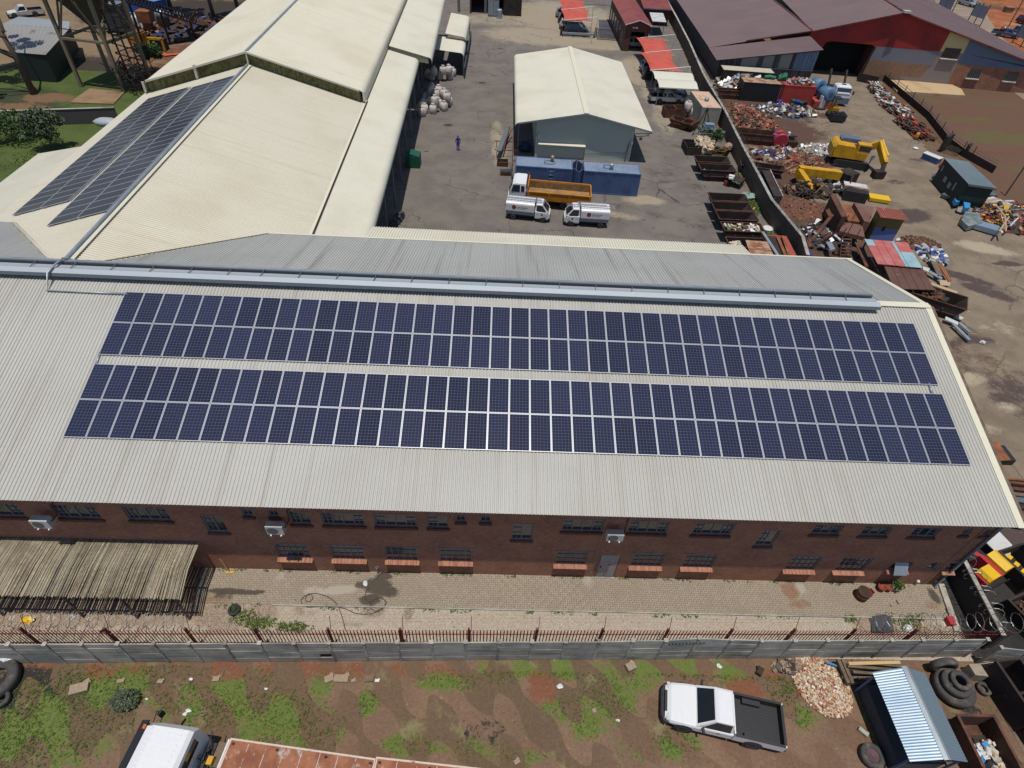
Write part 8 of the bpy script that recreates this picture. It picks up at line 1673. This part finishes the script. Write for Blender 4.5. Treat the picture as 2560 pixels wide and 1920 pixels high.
# ================================================================== green shed, planks, far right scrap, fence
t=thing('green_shed','long dark green shed with grey blue sheet roof beside the drive','shed',(S4(1200,750).x,S4(1200,750).y,0))
zr=2.9; R4=[S4(820,370,zr),S4(1250,440,zr+.1),S4(1740,900,zr+.1),S4(1250,830,zr)]
m_=MB(); m_.corr(R4[0],R4[3],R4[2],R4[1],pitch=.3,h=.03); wpart('roof',m_,MT['shed_roof'],t)
v=[Vector((p.x,p.y,0)) for p in R4]; cxy=sum(v,Vector())/4; v=[cxy+(p-cxy)*.94 for p in v]
m_=MB(); 
for i in range(4): p,q=v[i],v[(i+1)%4]; m_.poly([(p.x,p.y,0),(q.x,q.y,0),(q.x,q.y,2.85),(p.x,p.y,2.85)])
wpart('wall',m_,MT['darkgreen'],t)
for f,w_,z0,z1 in ((.08,.05,1.7,2.3),(.3,.1,1.1,1.7),(.5,.1,1.0,1.6),(.68,.05,1.2,2.1)):
    p=v[0].lerp(v[3],f);q=v[0].lerp(v[3],f+w_); n=Vector((-1,-.6,0)).normalized()*.06; m_=MB(); m_.poly([(p.x+n.x,p.y+n.y,z0),(q.x+n.x,q.y+n.y,z0),(q.x+n.x,q.y+n.y,z1),(p.x+n.x,p.y+n.y,z1)]); wpart('notice_board',m_,MT['poster'],t)
m_=MB(); m_.beam(R4[3]+Vector((0,-.1,-.1)),R4[2]+Vector((0,-.1,-.1)),.05,.15); wpart('fascia',m_,MT['galv_dark'],t)
m_=MB(); m_.beam(S4(1270,1010,.6),S4(1700,1030,.6),.9,.5); wpart('side_bench',m_,MT['galv_dark'],t)
for zx,zy,lab in ((770,510,'small red extinguisher sign by the far end of the green shed'),(1175,930,'small red object on the near corner of the green shed')): m_=MB(); m_.blob((0,0,0),(.22,.15,.3),7,4,.2); solo('red_sign',m_,MT['redplastic'],lab,'sign',loc=S4(zx,zy,1.3))
q=S4(640,340,.7); t=thing('bathtub','white bathtub on a dark frame beside the scrapyard fence','bathtub',(q.x,q.y,0),R_(-58)); m_=MB(); m_.loft([[(-1.1,-.5,.7),(1.1,-.5,.7),(1.1,.5,.7),(-1.1,.5,.7)],[(-1.1,-.5,.78),(1.1,-.5,.78),(1.1,.5,.78),(-1.1,.5,.78)],[(-.9,-.35,.78),(.9,-.35,.78),(.9,.35,.78),(-.9,.35,.78)],[(-.75,-.25,.5),(.75,-.25,.5),(.75,.25,.5),(-.75,.25,.5)]]); part('tub',m_,MT['plastic_white'],t); m_=MB(); m_.box(-1.05,1.05,-.45,.45,0,.66); part('frame',m_,MT['blue_cont'],t)
m_=MB(); m_.lathe([(0,0),(.3,.02),(.35,.15),(.25,.2),(0,.12)],(0,0,0),'z',12); solo('basin',m_,MT['plastic_white'],'small white basin on the drive beside the fence scrap','basin',loc=S4(335,225))
for k,(a,lab) in enumerate(((((1010,1070),(1150,1040),(1180,1110),(1040,1140)),'blue plastic tank lid lying left of the brighter one'),(((1160,1080),(1290,1070),(1280,1240),(1190,1240)),'bright blue plastic tank piece beside the pale planks'))): m_=MB(); m_.slab([S4(x,y,.9) for x,y in a],.5); solo('blue_tank_piece',m_,MT['bluesheet'],lab,'tank','blue plastic pieces')
r5=random.Random(31)
t=thing('plank_pile','pile of long pale boards lying behind the blue plastic pieces','planks',(S4(1600,1120).x,S4(1600,1120).y,0))
for k in range(9):
    m_=MB(); a=S4(1300+r5.uniform(-10,60)*1,1150+k*6,.8-.05*k); b=S4(1700+k*40,1060+k*16,.8-.05*k); m_.beam(a,b,.3,.08); wpart('board',m_,MT['plank'] if k%3 else MT['white_d'],t)
for k,(a,b,mt) in enumerate((((1330,1230),(2080,1240),'rust_dark'),((1330,1190),(2200,1180),'rust'),((1400,1290),(1900,1290),'galv'),((1840,1180),(2000,1185),'white_d'),((1880,1130),(2030,1130),'white_d'),((1860,1225),(2000,1250),'white_d'),((1770,1300),(2000,1240),'galv_dark'))): m_=MB(); m_.beam(S4(*a,.5),S4(*b,.5),.3,.15); wpart('bar',m_,MT[mt],t)
m_=MB(); m_.slab([S4(x,y,.7) for x,y in ((1200,1300),(1440,1330),(1500,1500),(1250,1560),(1130,1450))],.5); solo('clear_sheet',m_,M('grey_green_film',P(112,126,120),.35,fine=.1,var=(P(150,160,158),1.2,.4,.65)),'grey green plastic film draped over scrap beside the drive','sheet')
m_=MB(); m_.blob((0,0,.3),(1.0,.6,.4),9,5,.2); solo('film_heap',m_,M('grey_film',P(150,140,136),.5,fine=.1),'heap of grey film below the blue plastic pieces','heap',loc=S4(1170,1330))
m_=MB(); [m_.obox((r5.uniform(-.7,.7),r5.uniform(-.6,.6),.2+.3*r5.random()),(.6,.4,.3),r5.random()*3) for _ in range(14)]; [m_.blob((-.2+.35*k,.5,.9),(.16,.14,.16),7,4,.1,1) for k in range(3)]; solo('engine_parts',m_,[MT['galv_dark'],MT['plastic_white']],'grey engine parts with white caps at the near corner of the green shed','parts',loc=S4(940,1110))
q=S4(1880,1450); scatter('mixed_scrap','large mixed scrap heap with crossed poles at the right picture edge',(q.x+1.0,q.y,0),5.2,3.4,0,.9,420,[1,2,0,3,4,1,5,7],.2,.7,21,2.0,'stuff',.3)
for k,(a,b,lab) in enumerate((((1740,1210),(1900,1650),'long curved pale pole on the mixed scrap heap'),((1950,1400),(1780,1650),'straight pale pole crossing the curved one'),((2110,1420),(1970,1560),'thick white bar on the mixed scrap heap'))): m_=MB(); p=S4(*a,1.3);q=S4(*b,1.2); m_.tube([p,p.lerp(q,.5)+Vector((.3 if k==0 else 0,0,.2)),q],.09,6); solo('pole',m_,MT['plank'] if k<2 else MT['white_d'],lab,'pole','poles on the mixed scrap heap')
q=S4(1530,1640); m_=MB(); m_.obox((0,0,.4),(2.2,1.4,.5),-.6); solo('white_fridge',m_,MT['zinc'],'pale blue grey cabinet lying at the left foot of the mixed scrap heap','cabinet',loc=q)
for k,(zx,zy,lab) in enumerate(((700,760,'blue white bundle at the door of the green shed'),)): m_=MB(); [m_.blob((r5.uniform(-.4,.4),r5.uniform(-.5,.5),.3),(.35,.3,.3),7,4,.3) for _ in range(4)]; solo('bundle',m_,M('blue_grey_cloth',P(110,116,140),.8,fine=.2),lab,'bundle',loc=S4(zx,zy))
a=S4(1885,1030); m_=MB(); m_.tube([(a.x,a.y,0),(a.x,a.y,6.5)],.09,7); solo('utility_pole',m_,MT['wood'],'tall dark pole standing beside the near end of the green shed','pole')
fl=[S5(190,1060),S5(420,1260),S5(860,1640),S4(860,140),S4(1100,330),S4(1260,420)]; fl=[Vector((p.x,p.y,0)) for p in fl]; fl.append(fl[-1]+(fl[-1]-fl[-2])*2.4)
t=thing('scrapyard_fence','low dark sheet and wire fence between the drive and the brown field','fence',fl[2])
for i in range(len(fl)-1):
    p,q=fl[i],fl[i+1]; n=max(1,int((q-p).length/2.6)); m_=MB(); m_.beam(p+Vector((0,0,.45)),q+Vector((0,0,.45)),.06,.9); wpart('sheet',m_,MT['rust_dark'],t); m_=MB(); m_.beam(p+Vector((0,0,1.15)),q+Vector((0,0,1.15)),.05); m_.beam(p+Vector((0,0,1.5)),q+Vector((0,0,1.5)),.05); wpart('rail',m_,MT['grey_steel'],t)
    for k in range(n): c=p.lerp(q,k/n); m_=MB(); m_.beam(c,c+Vector((0,0,1.8)),.07); wpart('post',m_,MT['rust_dark'],t)
for i,(a,b,w_,n,mi,lab) in enumerate((((130,1200),(330,1420),1.5,110,[2,3,1,4],'grey and white scrap strip at the top of the fence'),((330,1420),(620,1659),1.9,180,[4,3,5,1,2],'white and red scrap strip along the middle of the fence'),((560,1680),(900,1950),1.8,150,[1,0,5,1,0],'dark and rusty scrap strip along the lower fence'))):
    p,q=S5(*a),S5(*b); r=random.Random(40+i); m_=MB(); mats=[MT['scrap'][k] for k in mi]
    for k in range(n):
        c=p.lerp(q,r.random())+Vector((r.uniform(-w_,w_*.5),r.uniform(-.4,.4),0)); L=r.uniform(.3,1.4); d=(q-p).normalized(); d=(d+Vector((r.uniform(-.6,.6),r.uniform(-.6,.6),r.uniform(-.15,.15)))).normalized()*L; z=r.uniform(.1,.9); m_.beam(c+Vector((0,0,z))-d*.5,c+Vector((0,0,z))+d*.5,r.uniform(.06,.4),r.uniform(.04,.15),r.randrange(len(mats)))
    solo('fence_scrap',m_,mats,lab,'scrap',None,kind='stuff')
m_=MB(); m_.blob((0,0,.5),(.3,.3,.5),7,5,.1); solo('orange_canister',m_,MT['orange'],'orange canister in the dark scrap by the fence','canister',loc=S4(330,60))
junk('slatted_frame','dark steel frame with slats behind the green shed','frame',S4(960,300),[('slats','rust_dark',[((0,-.8+k*.4,.6),(1.8,.15,.1)) for k in range(5)]),('posts','rust_dark',[((-1.2,0,1.0),(.4,2.0,2.0)),((1.3,.6,.8),(.3,.8,1.6))])],None,-.9)
# ================================================================== road side, top right
suv('silver car driving on the road at the top right',G(2415,14),R_(-63),SP,H=1.6,name='car')
suv('dark red car cut by the right edge beside the sandy verge',G(2563,62),R_(-70),M('dark_red_paint',P(110,30,50),.3,.2,fine=.03),name='car')
suv('grey blue car parked at the right edge on the roadside',G(2556,90),R_(-58),M('grey_blue_paint',P(110,128,156),.3,.3,fine=.03),name='car')
pickup('blue pickup with people and load in its bed on the roadside',G(2510,92),R_(-28),M('blue_truck_paint',P(86,96,130),.5,fine=.06),L=5,liner=True)
m_=MB(); [m_.blob((r5.uniform(-1,.4),r5.uniform(-.5,.5),1.3),(.35,.3,.4),7,4,.3,k%3) for k in range(6)]; solo('cargo',m_,[M('purple_cloth',P(110,90,120),.8,fine=.2),MT['redpaint'],MT['bag']],'colourful bundles piled in the bed of the blue pickup','cargo',loc=G(2504,88,0))
person('person in a dark outfit and white cap standing by the road',G(2443,19),2.4,M('white_shirt',P(220,220,220),.8,fine=.05),M('dark_trousers',(.02,.02,.03,1),.8),'stand')
for k,(a,b,h,lab) in enumerate((((2338,32),(2368,42),2.0,'grey sign board on posts nearest the maroon roof ridge'),((2417,58),(2449,68),2.3,'blue grey sign board with a brown frame beyond the maroon roof'),((2530,108),(2572,130),2.0,'grey panelled sign board at the right edge of the picture'))):
    p,q=G(*a),G(*b); p.z=q.z=0; t=thing('sign_board',lab,'sign',(p+q)/2,0,'road sign boards beyond the maroon roof'); m_=MB(); m_.beam(p+Vector((0,0,h+.4)),q+Vector((0,0,h+.4)),.06,h); wpart('board',m_,MT['poster'],t)
    for c in (p,q,(p+q)/2): m_=MB(); m_.beam(c+Vector((0,.12,0)),c+Vector((0,.12,h+2.0)),.13); wpart('post',m_,MT['rust_dark'],t)
    m_=MB(); m_.beam(p+Vector((0,.1,.25)),q+Vector((0,.1,.25)),.1); wpart('rail',m_,MT['rust_dark'],t)
for k,(a,b,lab) in enumerate((((2323,27),9,'wooden pole left of the first road sign'),((2372,46),9,'thin pole between the two road signs'),((2510,86),9.5,'tall thin pole beside the blue pickup'))): q=G(*a); m_=MB(); m_.tube([(q.x,q.y,0),(q.x,q.y,b)],.11,6); solo('utility_pole',m_,MT['wood'],lab,'pole','roadside poles')
q=G(2518,30); m_=MB(); m_.box(-.9,.9,-.7,.7,0,1.0); m_.box(-1,1,-.8,.8,1.0,1.12); solo('brick_plinth',m_,MT['brick_tan'],'square tan brick box on the red sand','plinth',loc=q)
for k,(px_,py_,h,rad,lab) in enumerate(((2270,-2,3,3.2,'green roadside shrub above the maroon roof'),(2470,-6,3.5,3.5,'green tree line shrub beyond the road'),(2525,-12,4,4,'dark green tree beyond the red sand'),(2565,-4,3.5,3,'green tree at the top right corner'))): smalltree(lab,G(px_,py_),h,rad,900,MT['leaf'],.28,50+k,group='roadside trees')
t=bars('far_fence','black fence behind the maroon roof at the top','fence',G(1722,11),G(1815,11),1.8,30,MT['black'])
m_=MB(); m_.blob((0,0,.4),(1.6,.7,.5),9,5,.15); solo('yellow_canoe',m_,MT['yellowc'],'bright yellow object on the ground above the maroon roof','object',loc=G(1822,6))
# ================================================================== left: lawn wall, works yard, hopper tower, trees
T1=zm(0,0,400); T2=zm(240,0,320)
a=G(-150,322); b=G(300,306)
t=thing('dark_wall','dark grey wall across the lawn at the left','wall',((a+b)/2)); m_=MB(); m_.beam(Vector((a.x,a.y,.85)),Vector((b.x,b.y,.85)),.2,1.7); wpart('wall',m_,M('dark_grey_wall',P(84,80,78,1.1),.9,fine=.15),t); m_=MB(); m_.beam(Vector((a.x,a.y,1.73)),Vector((b.x,b.y,1.73)),.28,.06); wpart('coping',m_,MT['concrete'],t)  # one dark grey colour for the whole wall
# red palisade with razor wire beside the hall
p=cream_world(-12.6,23.9,0); q=cream_world(-12.2,62,0); p.z=q.z=0
t=thing('palisade_fence','rusty red palisade fence along the left side of the hall','fence',(p+q)/2); m_=MB(); n=150
for i in range(n): c=p.lerp(q,i/n); m_.box(c.x-.02,c.x+.02,c.y-.03,c.y+.03,0,2.2)
wpart('pales',m_,MT['maroon'],t); m_=MB(); [m_.beam(p+Vector((0,0,z)),q+Vector((0,0,z)),.05) for z in (.5,1.7)]; wpart('rails',m_,MT['maroon'],t)
coil('razor_wire','razor wire coil on the fence along the left side of the hall',(p.x,p.y,2.5),(q.x,q.y,2.5),.38,70,MT['wire_dark'],seed=12)
m_=MB(); m_.blob((0,0,0),(1.5,.8,.5),12,6,.05); o=solo('round_canopy',m_,M('pale_round_canopy',P(176,186,190),.5,fine=.05),'pale rounded roof peeping out beside the left edge of the hall roof','canopy',smooth=True,loc=G(268,306,2.2))
# small grey shed
t=thing('grey_shed','grey corrugated shed roof under the trees at the top left','shed',T1(500,700))
zr=3.6; R4=[T1(60,420,zr),T1(830,590,zr),T1(960,400,zr+.7),T1(300,330,zr+.7)]
E1=[T1(180,725,3.4),T1(630,760,3.4),T1(950,420,4.0),T1(300,335,4.2),T1(50,420,4.0)]
m_=MB(); m_.corr(T1(180,725,3.4),T1(630,760,3.4),T1(960,395,4.3),T1(40,330,4.3),pitch=.3,h=.04); wpart('roof',m_,M('weathered_grey_sheet',P(158,156,152),.6,fine=.08,streak=(P(120,118,118),(.6,.6,.6),.55,.7)),t)
m_=MB(); m_.corr(T1(960,300,3.6),T1(260,230,3.6),T1(40,330,4.3),T1(960,395,4.3),pitch=.3,h=.04); wpart('roof',m_,M('pale_grey_sheet',P(166,172,176),.6,fine=.06),t)
v=[Vector((p_.x,p_.y,0)) for p_ in (T1(190,725,3.4),T1(620,755,3.4),T1(940,300,3.6),T1(270,240,3.6))]
m_=MB(); 
for i in range(4): p_,q_=v[i],v[(i+1)%4]; m_.poly([(p_.x,p_.y,0),(q_.x,q_.y,0),(q_.x,q_.y,3.4),(p_.x,p_.y,3.4)])
wpart('wall',m_,MT['darkgreen'],t)
# hopper tower
q=T1(1250,1190); q2=T1(1730,1270); q0=T1(1150,1230)
base=[T1(1130,1200),T1(1720,1275)]; ux=(base[1]-base[0]); ux.z=0; Lx=ux.length; ux.normalize(); uy=Vector((-ux.y,ux.x,0))
t=thing('hopper_tower','tall dark steel hopper on a braced frame beside the lawn','hopper',base[0])
def hp_(a,b,z): p_=base[0]+ux*a*Lx+uy*b*Lx; return Vector((p_.x,p_.y,z))
HT=11.5; DK_=M('dark_painted_steel',P(74,68,60,1.1),.7,fine=.15); BG=M('tan_painted_steel',P(136,120,96,1.2),.7,fine=.12)
for a in (0,1):
    for b in (0,.9): m_=MB(); m_.beam(hp_(a,b,0),hp_(a,b,HT),.38); wpart('leg',m_,BG,t)
m_=MB()
for z0,z1 in ((5.8,HT),):
    for (a,b),(c,d) in (((0,0),(1,0)),((1,0),(1,.9)),((0,.9),(1,.9)),((0,0),(0,.9))): m_.beam(hp_(a,b,z0),hp_((a+c)/2,(b+d)/2,z1),.18); m_.beam(hp_(c,d,z0),hp_((a+c)/2,(b+d)/2,z1),.18)
for z in (5.8,): 
    for (a,b),(c,d) in (((0,0),(1,0)),((1,0),(1,.9)),((0,.9),(1,.9)),((0,0),(0,.9))): m_.beam(hp_(a,b,z),hp_(c,d,z),.28)
wpart('bracing',m_,BG,t)
m_=MB(); 
for (a,b),(c,d) in (((-.08,-.08),(1.08,-.08)),((1.08,-.08),(1.08,.98)),((1.08,.98),(-.08,.98)),((-.08,.98),(-.08,-.08))): m_.beam(hp_(a,b,HT),hp_(c,d,HT),.5,.6)
wpart('ring_beam',m_,BG,t)
ring4=lambda k,z:[hp_(.5-k*.55,.45-k*.5,z),hp_(.5+k*.55,.45-k*.5,z),hp_(.5+k*.55,.45+k*.5,z),hp_(.5-k*.55,.45+k*.5,z)]
m_=MB(); m_.loft([ring4(.16,7.0),ring4(.9,HT-.1),ring4(.98,HT+5.5)]); wpart('hopper',m_,DK_,t)
m_=MB()
for k in range(9): f=k/8; m_.beam(ring4(1.0,HT+.3)[0].lerp(ring4(1.0,HT+.3)[1],f),ring4(1.0,HT+5.4)[0].lerp(ring4(1.0,HT+5.4)[1],f),.12)
wpart('stiffener',m_,DK_,t)
m_=MB(); [m_.tube([hp_(a,b,6.9),hp_(c,d,6.9)],.05,4) for (a,b),(c,d) in (((0,0),(1,0)),((1,0),(1,.9)))]; m_.box; wpart('handrail',m_,MT['rust_dark'],t)
m_=MB()
for k in range(10): z=k*1.15; m_.beam(hp_(1.05,.1,z),hp_(1.45,.3,z+.8),.12); m_.beam(hp_(1.45,.3,z+.2),hp_(1.05,.1,z+1.1),.12)
for a in (1.1,1.28,1.45): m_.beam(hp_(a,.2,0),hp_(a-.1,.2,11.5),.16)
wpart('stair_tower',m_,MT['rust_dark'],t)
m_=MB(); 
for k in range(120): p_=hp_(r9.uniform(.9,1.5),r9.uniform(-.1,.6),r9.uniform(0,3.5)); m_.beam(p_,p_+Vector((r9.uniform(-1.2,1.2),r9.uniform(-1,1),r9.uniform(-1,1))),.09)
solo('tangled_steel',m_,MT['rust_dark'],'tangle of dark steel sections at the foot of the hopper tower','scrap',kind='stuff')
# dark sheds and machinery
pickup('white pickup parked at the top left behind the grey shed',T1(370,225),R_(218),MT['white_d'],L=5.2)
c=container('shipping_container','bright blue container with pale roof at the top left works yard',(T2(640,280).x+.5,T2(640,280).y+1.6,0),R_(-24),12.0,2.5,2.9,M('royal_blue_paint',P(52,92,160,1.1),.6,fine=.08),M('pale_blue_roof',P(110,160,206),.6,fine=.05),None,36)
q=T2(640,560); t=thing('silver_tank','long silver tank lying in front of the blue container','tank',(q.x,q.y,0),R_(-4)); m_=MB(); m_.lathe([(0,-4.2),(1.1,-4.1),(1.3,-3.8),(1.3,3.8),(1.1,4.1),(0,4.2)],(0,0,1.6),'x',18); part('shell',m_,M('silver_tank_metal',P(200,204,206),.35,.5,fine=.06),t,True); m_=MB(); [m_.box(x-.2,x+.2,-1.1,1.1,0,.7) for x in (-3,0,3)]; part('saddle',m_,MT['rust_dark'],t)
junk('dark_bin','dark sheet hopper bin standing over the silver tank','bin',T2(570,560),[('bin','tarp',[((0,-1.6,2.6),(3.0,2.2,3.6))]),('rim','grey_steel',[((0,-1.6,4.45),(3.3,2.5,.2))])])
q=T2(890,400,2); junk('orange_hopper','rusty orange feed hopper before the blue container','hopper',(q.x,q.y,0),[('hopper','rust_orange',[((0,0,3.0),(2.0,1.8,1.6)),((0,0,1.8),(1.2,1.1,1.2))]),('legs','rust_dark',[((-.7,0,.7),(.15,1,1.4)),((.7,0,.7),(.15,1,1.4))])])
junk('yellow_crate','yellow orange steel crate on the works yard soil','crate',T2(725,760),[('crate','orange',[((0,.4,.8),(2.4,1.6,1.5))]),('lid','rust_orange',[((0,.4,1.65),(2.2,1.5,.2))])])
junk('yellow_machine','yellow framed machine on the works yard soil','machine',T2(1060,900),[('frame','yellow',[((0,.5,1.7),(2.2,.3,.3)),((-1,.5,.9),(.25,.3,1.6)),((1,.5,.9),(.25,.3,1.6))]),('body','rust_dark',[((.1,1.2,.8),(2.0,1.4,1.5))])])
q=T2(1230,960); m_=MB(); m_.add([(-2.6,.6,.15),(0,-.6,.15),(2.6,1.0,.15),(2.4,1.6,.15),(0,.3,.15),(-2.4,1.1,.15)],[(0,1,4,5),(1,2,3,4)]); m_.v=[(x,y,z) for x,y,z in m_.v]; solo('blade',m_,M('orange_blade_paint',P(220,110,50),.6,fine=.1),'orange V shaped blade lying on the soil near the hall','blade',loc=q)  # lone V shaped blade, not a whole implement
q=T2(1240,600); t=thing('mixer','round steel mixer with a bright lid among dark machinery','mixer',(q.x,q.y,0)); m_=MB(); m_.lathe([(0,2.4),(.8,2.4),(1.0,2.8),(.9,3.4),(.3,3.7),(0,3.7)],(0,0,0),'z',16); part('lid',m_,MT['galv'],t,True); m_=MB(); m_.lathe([(.7,0),(.9,.6),(1.0,2.4),(.8,2.4)],(0,0,0),'z',12); part('drum',m_,MT['rust'],t)
q=T2(960,620); scatter('machine_scrap','jumble of small machinery parts beside the silver tank',(q.x,q.y,0),3.2,2.6,0,1.5,170,[1,1,3,0,2],.3,1.0,61,1.6)
q=T2(1500,520); scatter('dark_machinery','dark machinery and scrap in the tree shade by the hall',(q.x,q.y,0),9,7,0,1.6,300,[1,1,0,6,1],.5,1.6,62,1.8)
a=T2(420,0,6.5); b=T2(1750,420,2.2); t=thing('conveyor','long dark lattice conveyor sloping behind the blue container','conveyor',((a+b)/2).xy.to_3d()); m_=MB(); d=b-a; sd=Vector((-d.y,d.x,0)).normalized()*.6
for s_ in (-1,1):
    for z in (0,1.1): m_.beam(a+sd*s_+Vector((0,0,z)),b+sd*s_+Vector((0,0,z)),.16)
    for k in range(24): p_=a.lerp(b,k/24)+sd*s_; q_=a.lerp(b,(k+1)/24)+sd*s_; m_.beam(p_,q_+Vector((0,0,1.1)),.09); m_.beam(p_+Vector((0,0,1.1)),p_,.09)
wpart('lattice',m_,MT['rust_dark'],t); m_=MB(); m_.beam(a+Vector((0,0,.5)),b+Vector((0,0,.5)),.9,.1); wpart('belt',m_,MT['black'],t)
for f in (.1,.5,.9): p_=a.lerp(b,f); m_=MB(); m_.beam((p_.x,p_.y,0),p_,.25); wpart('leg',m_,MT['rust_dark'],t)
q=G(430,2,0); t=thing('green_roof_building','building with a green sheet roof behind the trees at the top','building',(q.x+3,q.y+16,0)); m_=MB(); m_.corr((q.x-12,q.y+8,3.4),(q.x+14,q.y+4,3.4),(q.x+16,q.y+18,5.5),(q.x-10,q.y+22,5.5),pitch=.4,h=.05); wpart('roof',m_,M('green_sheet_roof',P(92,168,128),.6,fine=.06),t); m_=MB(); m_.prism([(q.x-11,q.y+9),(q.x+13,q.y+5),(q.x+15,q.y+17),(q.x-9,q.y+21)],0,3.3); wpart('wall',m_,MT['darkgreen'],t)
# trees
def bigtree(label,loc,h,crowns,n,seed,leaf,size,stem=.3,top=None,group=None):
    t=thing('tree',label,'tree',loc,0,group); r=random.Random(seed); m_=MB(); m_.tube([(0,0,0),(r.uniform(-.3,.3),r.uniform(-.3,.3),h*.35),(r.uniform(-.5,.5),0,h*.62)],[stem,stem*.75,stem*.5],9)
    for c in crowns: m_.tube([(0,0,h*r.uniform(.3,.55)),(c[0]*.5,c[1]*.5,c[2]*.8),(c[0],c[1],c[2])],[stem*.4,stem*.25,stem*.08],6)
    part('trunk',m_,MT['bark'],t,True); m_=MB(); tot=sum(c[3]**2 for c in crowns)
    for c in crowns:
        k=max(3,int(7*c[3]/2))
        for j in range(k):
            u=Vector((r.uniform(-1,1),r.uniform(-1,1),r.uniform(-.8,.8))); u=u.normalized()*c[3]*r.uniform(.45,.95); rr=c[3]*r.uniform(.22,.42); leaves(m_,(c[0]+u.x,c[1]+u.y,c[2]+u.z*.7),(rr,rr,rr*.7),int(n*c[3]**2/tot/k),size,r)
    m_.m=[r.randrange(2) for _ in m_.f]; part('crown',m_,[leaf,MT['leaf_dark']],t); return t
q=G(85,235); bigtree('tall tree with leaning pale trunk at the left edge of the picture',q,13,[(-6,2,10.5,3.2),(-9,-2,9,3.0),(-3.5,6,12,2.6),(-8,8,11,3),(-12,1,8,3),(-4,-3,7.5,1.5)],9000,71,MT['leaf_dark'],.2,.42)
for k,(px_,py_,h,cr,lab) in enumerate(((540,60,10,[(-2,0,8,3),(1.5,1,9,3),(0,-2,7,2.5),(-4,2,8.5,2.5),(-7,1,8,2.4)],'dark tree with bare trunk beside the top of the hall roof'),(430,30,9,[(0,0,8,2.6),(-3,1,8,2.6),(3,0,8.5,2.6)],'dark green tree in front of the green roof'),(600,40,10,[(-1,0,8,2.8),(2,0,8.5,2.4),(-3,-1,7.5,2.2)],'dark tree nearest the hall roof at the top'))): bigtree(lab,G(px_,py_),h,cr,3600,80+k,MT['leaf_dark'],.26,.4,group='trees at the top left')
q=G(395,172); smalltree('green bush between the works yard and the hall roof',G(385,180),3.4,2.0,2200,MT['leaf'],.17,91,'bush','bush',.08)
smalltree('bush on the lawn in front of the dark wall',G(135,372),3.6,2.3,3000,MT['leaf_grey'],.15,92,'bush','bush',.08)
smalltree('low dark shrub in the lawn left of the tall bush',G(40,350),2.2,2.6,1800,MT['leaf'],.16,93,'bush','bush',.06)
tufts('grass','long green grass on the lawn at the left',lambda X,Y: .4+.4*np.sin(X*.7)*np.cos(Y*.6),-48,-17,24,48,14000,.12,.3,GRM,15,-.012)
